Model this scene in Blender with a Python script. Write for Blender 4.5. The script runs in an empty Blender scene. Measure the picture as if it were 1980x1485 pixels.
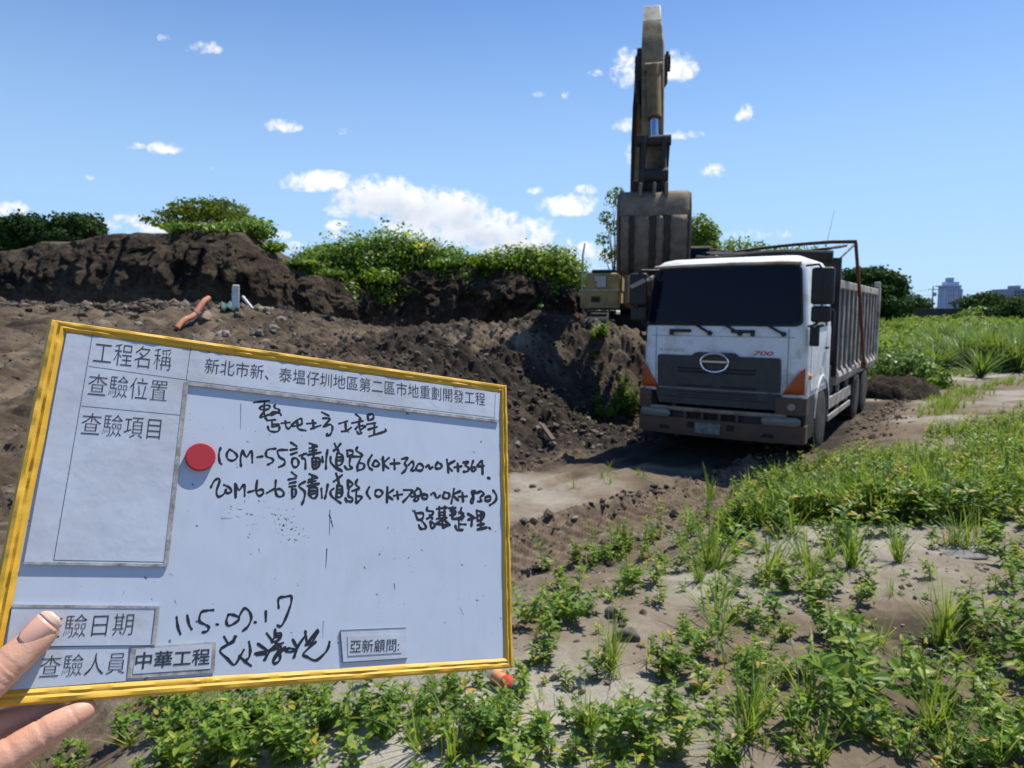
import bpy, bmesh, math, random
import numpy as np
from mathutils import Vector, Matrix, Quaternion

R = math.radians
scene = bpy.context.scene
COL = scene.collection

# ------------------------------------------------------------------ camera
CAM_H = 1.55
FOC = 1340.0                       # focal length in photo pixels (1980 wide)
PITCH = math.atan((742.5 - 603.0) / FOC)
cam_d = bpy.data.cameras.new('camera')
cam = bpy.data.objects.new('camera', cam_d)
COL.objects.link(cam)
cam.location = (0, 0, CAM_H)
cam.rotation_euler = (R(90) - PITCH, 0, 0)
cam_d.sensor_width = 36.0
cam_d.lens = 36.0 * FOC / 1980.0
cam_d.clip_start = 0.02
cam_d.clip_end = 6000
cam_d.dof.use_dof = True
cam_d.dof.focus_distance = 0.50
cam_d.dof.aperture_fstop = 20.0
scene.camera = cam
scene.render.resolution_x, scene.render.resolution_y = 1024, 768

# ------------------------------------------------------------------ light
SUN = Vector((0.37, 0.30, 0.88)).normalized()
SUN_EL = math.asin(SUN.z)
SUN_AZ = math.atan2(SUN.x, SUN.y)
sun_d = bpy.data.lights.new('sun', 'SUN')
sun_d.energy = 5.0
sun_d.angle = R(0.5)
sun_d.color = (1.0, 0.94, 0.84)
sun = bpy.data.objects.new('sun', sun_d)
COL.objects.link(sun)
sun.rotation_euler = (-SUN).to_track_quat('-Z', 'Y').to_euler()

scene.view_settings.view_transform = 'Standard'
scene.view_settings.look = 'None'
scene.view_settings.gamma = 1.0
scene.view_settings.exposure = 0.42
scene.cycles.use_denoising = True
scene.cycles.max_bounces = 8
scene.cycles.transparent_max_bounces = 8
scene.cycles.caustics_reflective = False
scene.cycles.caustics_refractive = False

# world: physical sky + clouds laid out by direction (u = x/y, v = z/y of the view direction)
world = bpy.data.worlds.new('World')
scene.world = world
world.use_nodes = True
wn, wl = world.node_tree.nodes, world.node_tree.links
wn.clear()


def N(nodes, t, **kw):
    n = nodes.new(t)
    for k, v in kw.items():
        setattr(n, k, v)
    return n


def MATH(nodes, links, op, a, b=None, c=None, clamp=False):
    n = nodes.new('ShaderNodeMath')
    n.operation = op
    n.use_clamp = clamp
    for i, v in enumerate((a, b, c)):
        if v is None:
            continue
        if isinstance(v, (int, float)):
            n.inputs[i].default_value = v
        else:
            links.new(v, n.inputs[i])
    return n.outputs[0]


SKY_STRENGTH = 0.066
w_out = N(wn, 'ShaderNodeOutputWorld')
w_bg = N(wn, 'ShaderNodeBackground')
w_bg.inputs[1].default_value = SKY_STRENGTH
sky = N(wn, 'ShaderNodeTexSky', sky_type='NISHITA', sun_disc=False)
sky.sun_elevation = SUN_EL
sky.sun_rotation = SUN_AZ
sky.altitude = 0
sky.air_density = 1.0
sky.dust_density = 0.2
sky.ozone_density = 1.5
tc = N(wn, 'ShaderNodeTexCoord')
sep = N(wn, 'ShaderNodeSeparateXYZ')
wl.new(tc.outputs['Generated'], sep.inputs[0])
dx, dy, dz = sep.outputs
ysafe = MATH(wn, wl, 'MAXIMUM', dy, 0.05)
cu = MATH(wn, wl, 'DIVIDE', dx, ysafe)
cv = MATH(wn, wl, 'DIVIDE', dz, ysafe)
cuv = N(wn, 'ShaderNodeCombineXYZ')
wl.new(cu, cuv.inputs[0])
wl.new(cv, cuv.inputs[1])


def px_dir(x, y):
    """direction of a photo pixel -> (u, v)"""
    a = (x - 990.0) / FOC
    b = (y - 742.5) / FOC
    s, c = math.sin(PITCH), math.cos(PITCH)
    d = Vector((a, c - b * s, -s - b * c))
    return d.x / d.y, d.z / d.y


# (px, py, half width, half height, strength)
CLOUDS = [(740, 390, 88, 42, 1.25), (705, 402, 60, 26, 1.0), (800, 402, 70, 40, 1.2), (860, 420, 86, 44, 1.25), (930, 450, 104, 42, 1.15), (1020, 452, 60, 30, .9), (1000, 478, 110, 34, 1.0), (1090, 490, 80, 22, .7),
          (800, 440, 78, 22, .62), (660, 408, 40, 15, .62), (608, 354, 78, 21, .95), (550, 245, 36, 15, .75), (660, 256, 22, 8, .42),
          (322, 288, 34, 13, .72), (258, 284, 22, 8, .5), (1098, 400, 62, 23, .92), (1040, 370, 20, 8, .6),
          (1134, 369, 24, 10, .65), (645, 438, 32, 11, .6), (655, 455, 48, 9, .4), (1310, 133, 36, 30, .8),
          (1215, 140, 32, 38, .72), (1212, 245, 30, 14, .55), (1320, 262, 40, 10, .5), (1216, 300, 14, 24, .6),
          (1382, 333, 28, 15, .6), (1437, 225, 22, 20, .5), (400, 95, 36, 13, .6), (318, 74, 14, 9, .38),
          (1152, 142, 14, 8, .45), (1095, 186, 9, 11, .42), (1040, 183, 12, 7, .36), (30, 410, 48, 20, .55),
          (230, 432, 60, 19, .6), (290, 445, 60, 14, .5), (530, 455, 30, 13, .5), (560, 480, 36, 12, .45),
          (1060, 500, 90, 22, .5), (1490, 455, 90, 12, .34), (1580, 470, 70, 10, .26), (172, 343, 16, 8, .3),
          (416, 327, 11, 7, .3), (1150, 515, 60, 18, .35)]
nz = N(wn, 'ShaderNodeTexNoise')
nz.inputs['Scale'].default_value = 17.0
nz.inputs['Detail'].default_value = 8.0
nz.inputs['Roughness'].default_value = 0.62
wl.new(cuv.outputs[0], nz.inputs['Vector'])
nzb = N(wn, 'ShaderNodeTexNoise')
nzb.inputs['Scale'].default_value = 26.0
nzb.inputs['Detail'].default_value = 5.0
wl.new(cuv.outputs[0], nzb.inputs['Vector'])
nzc = N(wn, 'ShaderNodeTexNoise')
nzc.inputs['Scale'].default_value = 70.0
nzc.inputs['Detail'].default_value = 6.0
nzc.inputs['Roughness'].default_value = 0.6
nzc.inputs['Distortion'].default_value = 0.4
wl.new(cuv.outputs[0], nzc.inputs['Vector'])
acc = None
base_acc = None
for (px, py, hw, hh, st) in CLOUDS:
    u0, v0 = px_dir(px, py)
    ru, rv = hw / FOC * 1.25, hh / FOC * 1.35
    eu = MATH(wn, wl, 'MULTIPLY', MATH(wn, wl, 'SUBTRACT', cu, u0), 1 / ru)
    ev = MATH(wn, wl, 'MULTIPLY', MATH(wn, wl, 'SUBTRACT', cv, v0), 1 / rv)
    # flatter underside: distances below the middle count double
    evn = MATH(wn, wl, 'MULTIPLY', MATH(wn, wl, 'MINIMUM', ev, 0.0), 1.5)
    ev2 = MATH(wn, wl, 'ADD', MATH(wn, wl, 'MAXIMUM', ev, 0.0), evn)
    r2 = MATH(wn, wl, 'ADD', MATH(wn, wl, 'MULTIPLY', eu, eu), MATH(wn, wl, 'MULTIPLY', ev2, ev2))
    m = MATH(wn, wl, 'MULTIPLY', MATH(wn, wl, 'SUBTRACT', 1.0, r2, clamp=True), st)
    acc = m if acc is None else MATH(wn, wl, 'MAXIMUM', acc, m)
    if hw > 55 and st > .95:
        b = MATH(wn, wl, 'MULTIPLY', MATH(wn, wl, 'SUBTRACT', 1.0, r2, clamp=True), MATH(wn, wl, 'ADD', MATH(wn, wl, 'MULTIPLY', ev, -0.55), 0.35, clamp=True))
        base_acc = b if base_acc is None else MATH(wn, wl, 'MAXIMUM', base_acc, b)
dens = MATH(wn, wl, 'ADD', acc, MATH(wn, wl, 'MULTIPLY', MATH(wn, wl, 'SUBTRACT', nz.outputs[0], 0.5), 2.3))
dens = MATH(wn, wl, 'ADD', dens, MATH(wn, wl, 'MULTIPLY', MATH(wn, wl, 'SUBTRACT', nzc.outputs[0], 0.5), 1.7))
dens = MATH(wn, wl, 'SUBTRACT', dens, 0.14)
dens = MATH(wn, wl, 'MULTIPLY', dens, MATH(wn, wl, 'MULTIPLY', acc, 5.0, clamp=True))
cl = N(wn, 'ShaderNodeMapRange', interpolation_type='SMOOTHSTEP')
cl.inputs[1].default_value = 0.0
cl.inputs[2].default_value = 0.8
wl.new(dens, cl.inputs[0])
front = MATH(wn, wl, 'GREATER_THAN', dy, 0.06)
cfac = MATH(wn, wl, 'MULTIPLY', MATH(wn, wl, 'MULTIPLY', cl.outputs[0], front), 0.93)
shade = MATH(wn, wl, 'MULTIPLY', MATH(wn, wl, 'ADD', base_acc, MATH(wn, wl, 'MULTIPLY', MATH(wn, wl, 'SUBTRACT', nzb.outputs[0], .5), .9)), 1.3, clamp=True)
ccol = N(wn, 'ShaderNodeMix', data_type='RGBA')
CW = 0.82 / SKY_STRENGTH
ccol.inputs['A'].default_value = (CW, CW * 1.0, CW * 1.01, 1)
ccol.inputs['B'].default_value = (CW * .46, CW * .54, CW * .68, 1)
wl.new(shade, ccol.inputs['Factor'])
wmix = N(wn, 'ShaderNodeMix', data_type='RGBA')
wl.new(cfac, wmix.inputs['Factor'])
# clear tropical air: a little bluer than the model, milky pale blue towards the horizon
shs = N(wn, 'ShaderNodeHueSaturation')
shs.inputs['Saturation'].default_value = 1.12
wl.new(sky.outputs[0], shs.inputs['Color'])
stint = N(wn, 'ShaderNodeMix', data_type='RGBA', blend_type='MULTIPLY')
stint.inputs['Factor'].default_value = 1.0
wl.new(shs.outputs[0], stint.inputs['A'])
stint.inputs['B'].default_value = (.98, 1.22, 1.62, 1)
hzn = N(wn, 'ShaderNodeMix', data_type='RGBA')
hf = N(wn, 'ShaderNodeMapRange', interpolation_type='SMOOTHERSTEP')
for _i, _v in enumerate((0.0, 0.58, 0.76, 0.0)):
    hf.inputs[_i + 1].default_value = _v
wl.new(dz, hf.inputs[0])
wl.new(hf.outputs[0], hzn.inputs['Factor'])
wl.new(stint.outputs['Result'], hzn.inputs['A'])
hzn.inputs['B'].default_value = (.36 / SKY_STRENGTH, .55 / SKY_STRENGTH, .78 / SKY_STRENGTH, 1)
wl.new(hzn.outputs['Result'], wmix.inputs['A'])
wl.new(ccol.outputs['Result'], wmix.inputs['B'])
wl.new(wmix.outputs['Result'], w_bg.inputs[0])
wl.new(w_bg.outputs[0], w_out.inputs[0])

# ------------------------------------------------------------------ pixel helpers (measuring only: where a thing of the photo stands)
CP = np.array([0, 0, CAM_H])
_s, _c = math.sin(PITCH), math.cos(PITCH)


def ray(x, y):
    a, b = (x - 990.0) / FOC, (y - 742.5) / FOC
    return np.array([a, _c - b * _s, -_s - b * _c])


def atd(x, y, d):
    r = ray(x, y)
    return CP + r * d / r[1]


# ------------------------------------------------------------------ materials
MATS = {}


def new_mat(name):
    m = bpy.data.materials.new(name)
    m.use_nodes = True
    nt = m.node_tree
    b = nt.nodes['Principled BSDF']
    MATS[name] = m
    return m, nt.nodes, nt.links, b


def ramp(nodes, links, fac, stops):
    r = nodes.new('ShaderNodeValToRGB')
    e = r.color_ramp.elements
    while len(e) > 1:
        e.remove(e[0])
    e[0].position = stops[0][0]
    e[0].color = (*stops[0][1], 1)
    for p, c in stops[1:]:
        x = e.new(p)
        x.color = (*c, 1)
    links.new(fac, r.inputs[0])
    return r.outputs[0]


def noise(nodes, links, scale, detail=4, rough=.55, coord='Object', dim=None, stretch=None):
    t = nodes.new('ShaderNodeTexCoord')
    n = nodes.new('ShaderNodeTexNoise')
    n.inputs['Scale'].default_value = scale
    n.inputs['Detail'].default_value = detail
    n.inputs['Roughness'].default_value = rough
    if stretch:
        mp = nodes.new('ShaderNodeMapping')
        mp.inputs['Scale'].default_value = stretch
        links.new(t.outputs[coord], mp.inputs[0])
        links.new(mp.outputs[0], n.inputs['Vector'])
    else:
        links.new(t.outputs[coord], n.inputs['Vector'])
    return n.outputs[0]


def bump(nodes, links, bsdf, h, strength=.3, dist=.02):
    b = nodes.new('ShaderNodeBump')
    b.inputs['Strength'].default_value = strength
    b.inputs['Distance'].default_value = dist
    links.new(h, b.inputs['Height'])
    links.new(b.outputs[0], bsdf.inputs['Normal'])


def mat_plain(name, col, rough=.5, metal=0.0, dirt=None, dirt_scale=3.0, dirt_amt=.5, bumps=0, spec=None, stretch=None):
    m, n, l, b = new_mat(name)
    b.inputs['Roughness'].default_value = rough
    b.inputs['Metallic'].default_value = metal
    if spec is not None:
        b.inputs['Specular IOR Level'].default_value = spec
    if dirt:
        f = noise(n, l, dirt_scale, 7, .65, stretch=stretch)
        lo, hi = .62 - dirt_amt * .35, .80 - dirt_amt * .15
        c = ramp(n, l, f, [(0.30, tuple(x * .9 for x in col)), (lo, col), (hi, dirt)])
        l.new(c, b.inputs['Base Color'])
        rr = nmap(n, l, f, .4, .75, rough, min(1, rough + .35))
        l.new(rr, b.inputs['Roughness'])
        if bumps:
            bump(n, l, b, f, bumps, .01)
    else:
        b.inputs['Base Color'].default_value = (*col, 1)
    return m


def nmap(nodes, links, v, a, b, c, d):
    n = nodes.new('ShaderNodeMapRange')
    for i, x in enumerate((a, b, c, d)):
        n.inputs[i + 1].default_value = x
    links.new(v, n.inputs[0])
    return n.outputs[0]


def attr(nodes, name):
    a = nodes.new('ShaderNodeAttribute')
    a.attribute_name = name
    return a


def mixc(nodes, links, f, a, b, blend='MIX'):
    m = nodes.new('ShaderNodeMix')
    m.data_type = 'RGBA'
    m.blend_type = blend
    for k, v in (('Factor', f), ('A', a), ('B', b)):
        if isinstance(v, (int, float)):
            m.inputs[k].default_value = v
        elif isinstance(v, tuple):
            m.inputs[k].default_value = (*v, 1)
        else:
            links.new(v, m.inputs[k])
    return m.outputs['Result']


def mat_leaf(name, stops, trans=.38, rough=.45):
    m, n, l, b = new_mat(name)
    v = attr(n, 'var')
    c = ramp(n, l, v.outputs['Fac'], stops)
    oi = n.new('ShaderNodeObjectInfo')
    hs = n.new('ShaderNodeHueSaturation')
    l.new(nmap(n, l, oi.outputs['Random'], 0, 1, .485, .515), hs.inputs['Hue'])
    l.new(nmap(n, l, oi.outputs['Random'], 0, 1, 1.15, .85), hs.inputs['Value'])
    l.new(c, hs.inputs['Color'])
    l.new(hs.outputs[0], b.inputs['Base Color'])
    b.inputs['Roughness'].default_value = rough if trans > .36 else .75
    b.inputs['Specular IOR Level'].default_value = .35 if trans > .36 else .12
    t = n.new('ShaderNodeBsdfTranslucent')
    tcx = mixc(n, l, .45, hs.outputs[0], (.42, .55, .04), 'MIX')
    if trans < .32:
        tcx = hs.outputs[0]
    l.new(tcx, t.inputs['Color'])
    mx = n.new('ShaderNodeMixShader')
    mx.inputs[0].default_value = trans
    l.new(b.outputs[0], mx.inputs[1])
    l.new(t.outputs[0], mx.inputs[2])
    l.new(mx.outputs[0], n['Material Output'].inputs['Surface'])
    return m


mat_leaf('weed_leaf', [(0, (.045, .105, .020)), (.45, (.105, .215, .030)), (.75, (.18, .30, .040)), (.92, (.28, .36, .05)), (.95, (.46, .42, .05)), (1, (.52, .34, .06))], trans=.48)
mat_leaf('grass_blade', [(0, (.055, .115, .018)), (.5, (.125, .225, .030)), (.85, (.21, .30, .045)), (.95, (.32, .31, .11)), (1, (.40, .33, .16))], trans=.48)
mat_leaf('bush_leaf', [(0, (.035, .085, .014)), (.5, (.095, .20, .022)), (.85, (.17, .29, .032)), (1, (.28, .34, .04))], trans=.45)
mat_leaf('tree_leaf', [(0, (.018, .045, .012)), (.6, (.038, .085, .018)), (1, (.075, .135, .025))], trans=.25)
mat_leaf('olive_leaf', [(0, (.040, .070, .016)), (.6, (.080, .125, .024)), (1, (.14, .18, .035))], trans=.35)
mat_leaf('reed_leaf', [(0, (.030, .075, .022)), (.5, (.070, .155, .042)), (.85, (.13, .22, .07)), (1, (.24, .29, .12))], trans=.37)
mat_plain('bark', (.12, .095, .07), .9, dirt=(.06, .05, .04), dirt_scale=8)
mat_plain('stem', (.11, .12, .035), .6, dirt=(.14, .06, .03), dirt_scale=20)
mat_plain('dry_straw', (.34, .28, .15), .7)

# soil: colour from the 'pale' vertex attribute (kind of soil, painted truck shade) + noise
m, n, l, b = new_mat('soil')
a = attr(n, 'pale').outputs['Fac']
f1 = noise(n, l, 1.7, 8, .62, 'Object')
f2 = noise(n, l, 14, 8, .68, 'Object')
f3 = noise(n, l, 90, 6, .65, 'Object')
k = MATH(n, l, 'ADD', a, MATH(n, l, 'MULTIPLY', MATH(n, l, 'SUBTRACT', f1, .5), .55))
k = MATH(n, l, 'ADD', k, MATH(n, l, 'MULTIPLY', MATH(n, l, 'SUBTRACT', f2, .5), .42), clamp=True)
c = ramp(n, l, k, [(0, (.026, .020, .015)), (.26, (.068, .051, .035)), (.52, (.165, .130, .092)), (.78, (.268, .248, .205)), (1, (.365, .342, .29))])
c2 = mixc(n, l, MATH(n, l, 'MULTIPLY', nmap(n, l, f3, .35, .65, 0, 1), .38), c, (.75, .70, .62), 'MULTIPLY')
rst = attr(n, 'rust').outputs['Fac']
rk = ramp(n, l, MATH(n, l, 'ADD', MATH(n, l, 'MULTIPLY', f2, .7), MATH(n, l, 'MULTIPLY', f1, .3)), [(.30, (.032, .024, .017)), (.5, (.125, .093, .064)), (.7, (.25, .195, .14))])
c2 = mixc(n, l, rst, c2, rk)
l.new(c2, b.inputs['Base Color'])
b.inputs['Roughness'].default_value = .93
b.inputs['Specular IOR Level'].default_value = .2
hh = MATH(n, l, 'ADD', MATH(n, l, 'MULTIPLY', f2, 1.0), MATH(n, l, 'MULTIPLY', f3, .6))
bump(n, l, b, hh, .45, .04)

m, n, l, b = new_mat('dark_soil')
f1 = noise(n, l, .9, 9, .68, 'Object')
f2 = noise(n, l, 6, 9, .7, 'Object')
k = MATH(n, l, 'ADD', MATH(n, l, 'MULTIPLY', f1, .6), MATH(n, l, 'MULTIPLY', f2, .4))
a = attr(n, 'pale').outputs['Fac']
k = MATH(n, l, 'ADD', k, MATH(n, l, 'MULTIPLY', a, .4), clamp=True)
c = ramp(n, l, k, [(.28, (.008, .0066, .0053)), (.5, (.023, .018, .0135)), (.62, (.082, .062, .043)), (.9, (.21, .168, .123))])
l.new(c, b.inputs['Base Color'])
b.inputs['Roughness'].default_value = .95
b.inputs['Specular IOR Level'].default_value = .15
bump(n, l, b, f2, .9, .25)

m, n, l, b = new_mat('clod')
oi = n.new('ShaderNodeObjectInfo')
v = attr(n, 'var').outputs['Fac']
f2 = noise(n, l, 16, 6, .65, 'Object')
k = MATH(n, l, 'ADD', v, MATH(n, l, 'MULTIPLY', MATH(n, l, 'SUBTRACT', f2, .5), .5), clamp=True)
c = ramp(n, l, k, [(0, (.020, .016, .013)), (.4, (.070, .052, .036)), (.7, (.16, .127, .093)), (1, (.33, .29, .235))])
l.new(c, b.inputs['Base Color'])
b.inputs['Roughness'].default_value = .95
bump(n, l, b, f2, .6, .03)

m, n, l, b = new_mat('stone')
oi = n.new('ShaderNodeObjectInfo')
f2 = noise(n, l, 9, 7, .65, 'Object')
c = ramp(n, l, oi.outputs['Random'], [(0, (.09, .08, .068)), (.35, (.17, .15, .125)), (.6, (.27, .24, .20)), (.82, (.22, .12, .085)), (1, (.42, .39, .34))])
c2 = mixc(n, l, nmap(n, l, f2, .3, .7, 0, .7), c, (.11, .09, .07))
l.new(c2, b.inputs['Base Color'])
b.inputs['Roughness'].default_value = .9
bump(n, l, b, f2, .5, .03)


def mat(name):
    return MATS[name]


# ------------------------------------------------------------------ mesh helpers
def link(o, parent=None):
    COL.objects.link(o)
    if parent is not None:
        o.parent = parent
    return o


def tag(o, label=None, cat=None, group=None, kind=None):
    if label:
        o['label'] = label
    if cat:
        o['category'] = cat
    if group:
        o['group'] = group
    if kind:
        o['kind'] = kind
    return o


def empty(name, loc=(0, 0, 0), rotz=0.0):
    o = bpy.data.objects.new(name, None)
    o.empty_display_size = .2
    o.location = loc
    o.rotation_euler = (0, 0, rotz)
    return link(o)


def np_mesh(name, V, F, mats, var=None, attrname='var', smooth=False, fm=None):
    """V (n,3), F list/array of faces of equal length k (m,k)"""
    me = bpy.data.meshes.new(name)
    V = np.asarray(V, np.float32)
    F = np.asarray(F, np.int32)
    k = F.shape[1]
    me.vertices.add(len(V))
    me.vertices.foreach_set('co', V.ravel())
    me.loops.add(F.size)
    me.loops.foreach_set('vertex_index', F.ravel())
    me.polygons.add(len(F))
    me.polygons.foreach_set('loop_start', np.arange(0, F.size, k, dtype=np.int32))
    me.polygons.foreach_set('loop_total', np.full(len(F), k, np.int32))
    if fm is not None:
        me.polygons.foreach_set('material_index', np.asarray(fm, np.int32))
    me.polygons.foreach_set('use_smooth', np.full(len(F), smooth, bool))
    me.update(calc_edges=True)
    if var is not None:
        at = me.attributes.new(attrname, 'FLOAT', 'POINT')
        at.data.foreach_set('value', np.asarray(var, np.float32))
    for x in mats:
        me.materials.append(mat(x) if isinstance(x, str) else x)
    return me


def mesh_obj(name, me, parent=None, loc=None):
    o = bpy.data.objects.new(name, me)
    if loc is not None:
        o.location = loc
    return link(o, parent)


class MB:
    """collects shapes into one mesh"""

    def __init__(self):
        self.v, self.f, self.m = [], [], []

    def add(self, vs, fs, m=0):
        o = len(self.v)
        self.v += [tuple(map(float, p)) for p in vs]
        self.f += [tuple(i + o for i in q) for q in fs]
        self.m += [m] * len(fs)
        return self

    def box(self, c, s, m=0, rot=None):
        vs = [Vector((x * s[0] / 2, y * s[1] / 2, z * s[2] / 2)) for x in (-1, 1) for y in (-1, 1) for z in (-1, 1)]
        if rot is not None:
            vs = [rot @ p for p in vs]
        vs = [p + Vector(c) for p in vs]
        return self.add(vs, [(0, 1, 3, 2), (4, 6, 7, 5), (0, 4, 5, 1), (2, 3, 7, 6), (0, 2, 6, 4), (1, 5, 7, 3)], m)

    def bb(self, x0, x1, y0, y1, z0, z1, m=0):
        return self.box(((x0 + x1) / 2, (y0 + y1) / 2, (z0 + z1) / 2), (abs(x1 - x0), abs(y1 - y0), abs(z1 - z0)), m)

    def beam(self, a, b, w, h, m=0, up=(0, 0, 1), w2=None, h2=None):
        a, b = Vector(a), Vector(b)
        d = (b - a).normalized()
        s = d.cross(Vector(up))
        if s.length < 1e-4:
            s = d.cross(Vector((0, 1, 0)))
        s.normalize()
        t = s.cross(d)
        w2, h2 = w2 or w, h2 or h
        vs = []
        for p, ww, hh in ((a, w, h), (b, w2, h2)):
            for i, j in ((-1, -1), (1, -1), (1, 1), (-1, 1)):
                vs.append(p + s * ww / 2 * i + t * hh / 2 * j)
        return self.add(vs, [(3, 2, 1, 0), (4, 5, 6, 7), (0, 1, 5, 4), (1, 2, 6, 5), (2, 3, 7, 6), (3, 0, 4, 7)], m)

    def tube(self, pts, r, seg=10, m=0, caps=True):
        pts = [Vector(p) for p in pts]
        rs = r if isinstance(r, (list, tuple)) else [r] * len(pts)
        vs, fs = [], []
        ref = None
        for i, p in enumerate(pts):
            d = (pts[min(i + 1, len(pts) - 1)] - pts[max(i - 1, 0)]).normalized()
            if ref is None:
                ref = d.orthogonal().normalized()
            ref = (ref - d * ref.dot(d))
            ref = ref.normalized() if ref.length > 1e-6 else d.orthogonal().normalized()
            t = d.cross(ref)
            for k in range(seg):
                a = 2 * math.pi * k / seg
                vs.append(p + (ref * math.cos(a) + t * math.sin(a)) * rs[i])
        for i in range(len(pts) - 1):
            for k in range(seg):
                k2 = (k + 1) % seg
                fs.append((i * seg + k, i * seg + k2, (i + 1) * seg + k2, (i + 1) * seg + k))
        if caps:
            fs.append(tuple(reversed(range(seg))))
            fs.append(tuple((len(pts) - 1) * seg + k for k in range(seg)))
        return self.add(vs, fs, m)

    def lathe(self, prof, c, axis='x', seg=32, m=0):
        """prof: list of (offset along axis, radius); closed by the caller"""
        vs, fs = [], []
        for (h, r) in prof:
            for k in range(seg):
                a = 2 * math.pi * k / seg
                p = (h, r * math.cos(a), r * math.sin(a)) if axis == 'x' else ((r * math.cos(a), h, r * math.sin(a)) if axis == 'y' else (r * math.cos(a), r * math.sin(a), h))
                vs.append((p[0] + c[0], p[1] + c[1], p[2] + c[2]))
        for i in range(len(prof) - 1):
            for k in range(seg):
                k2 = (k + 1) % seg
                fs.append((i * seg + k, i * seg + k2, (i + 1) * seg + k2, (i + 1) * seg + k))
        fs.append(tuple(reversed(range(seg))))
        fs.append(tuple((len(prof) - 1) * seg + k for k in range(seg)))
        return self.add(vs, fs, m)

    def prism(self, poly, d0, d1, axis='y', m=0):
        """2-D polygon extruded along an axis: axis 'y' -> poly in (x,z); 'x' -> (y,z); 'z' -> (x,y)"""
        def P(p, d):
            return {'y': (p[0], d, p[1]), 'x': (d, p[0], p[1]), 'z': (p[0], p[1], d)}[axis]
        n_ = len(poly)
        vs = [P(p, d0) for p in poly] + [P(p, d1) for p in poly]
        fs = [tuple(range(n_)), tuple(reversed(range(n_, 2 * n_)))] + [(i, i + n_, (i + 1) % n_ + n_, (i + 1) % n_) for i in range(n_)]
        return self.add(vs, fs, m)

    def grid(self, P, m=0, flip=False):
        """P[i][j] -> points"""
        a, b = len(P), len(P[0])
        vs = [p for row in P for p in row]
        fs = []
        for i in range(a - 1):
            for j in range(b - 1):
                q = (i * b + j, i * b + j + 1, (i + 1) * b + j + 1, (i + 1) * b + j)
                fs.append(tuple(reversed(q)) if flip else q)
        return self.add(vs, fs, m)

    def obj(self, name, mats, parent=None, bevel=0, smooth=False, fix=True, seg=2, solid=0):
        me = bpy.data.meshes.new(name)
        me.from_pydata(self.v, [], self.f)
        for x in (mats if isinstance(mats, (list, tuple)) else [mats]):
            me.materials.append(mat(x) if isinstance(x, str) else x)
        me.polygons.foreach_set('material_index', self.m)
        if fix:
            bm = bmesh.new()
            bm.from_mesh(me)
            bmesh.ops.recalc_face_normals(bm, faces=bm.faces)
            bm.to_mesh(me)
            bm.free()
        o = mesh_obj(name, me, parent)
        if solid:
            s = o.modifiers.new('solid', 'SOLIDIFY')
            s.thickness = solid
            s.offset = 0
        if bevel:
            bv = o.modifiers.new('bevel', 'BEVEL')
            bv.width = bevel
            bv.segments = seg
            bv.limit_method = 'ANGLE'
            bv.angle_limit = R(35)
        if smooth or bevel:
            me.polygons.foreach_set('use_smooth', [True] * len(me.polygons))
            me.set_sharp_from_angle(angle=R(38))
        me.update()
        return o


# ------------------------------------------------------------------ noise for shapes
def _hash(ix, iy, seed):
    h = (ix.astype(np.int64) * 374761393 + iy.astype(np.int64) * 668265263 + seed * 974711) & 0x7fffffff
    h = ((h ^ (h >> 13)) * 1274126177) & 0x7fffffff
    return ((h ^ (h >> 16)) & 0xffff) / 65535.0


def vnoise(x, y, seed=0):
    x = np.asarray(x, float)
    y = np.asarray(y, float)
    ix, iy = np.floor(x), np.floor(y)
    fx, fy = x - ix, y - iy
    fx, fy = fx * fx * (3 - 2 * fx), fy * fy * (3 - 2 * fy)
    a, b_ = _hash(ix, iy, seed), _hash(ix + 1, iy, seed)
    c_, d_ = _hash(ix, iy + 1, seed), _hash(ix + 1, iy + 1, seed)
    return (a * (1 - fx) + b_ * fx) * (1 - fy) + (c_ * (1 - fx) + d_ * fx) * fy - .5


def fbm(x, y, sc, oc=4, seed=0, gain=.5):
    s, a = 0, 1.0
    for i in range(oc):
        s = s + a * vnoise(np.asarray(x) * sc + 17.3 * i, np.asarray(y) * sc - 9.1 * i, seed + i)
        a *= gain
        sc *= 2.03
    return s


def sstep(a, b, x):
    t = np.clip((np.asarray(x, float) - a) / (b - a), 0, 1)
    return t * t * (3 - 2 * t)

# ================================================================== TERRAIN
TRK = np.array([3.06, 10.30])           # truck front centre on the track
TH = R(33.4)
T_AX = np.array([math.cos(TH), -math.sin(TH)])
T_AY = np.array([math.sin(TH), math.cos(TH)])
TRACK_Z = -.65
# soil bank stations: toe (px, py, distance), top (px, py, distance)
BANK = [((-420, 572, 25.), (-420, 500, 28.)), ((-120, 574, 23.5), (-120, 500, 26.)), ((0, 576, 23.), (0, 490, 25.)), ((110, 582, 22.), (120, 467, 24.)),
        ((200, 588, 21.), (235, 446, 23.)), ((290, 586, 20.5), (330, 444, 22.5)), ((370, 585, 20.5), (395, 441, 22.)),
        ((440, 586, 21.), (470, 447, 22.3)), ((520, 600, 22.), (530, 487, 23.)), ((590, 610, 23.), (590, 520, 24.)),
        ((660, 625, 24.), (660, 541, 25.2)), ((720, 635, 25.), (720, 538, 26.)), ((800, 640, 25.5), (800, 517, 26.6)),
        ((900, 640, 25.5), (900, 512, 26.6)), ((1000, 638, 25.), (1000, 521, 26.)), ((1080, 634, 24.5), (1075, 540, 25.4)),
        ((1135, 630, 24.), (1122, 566, 25.)), ((1180, 628, 25.), (1150, 600, 27.))]
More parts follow.
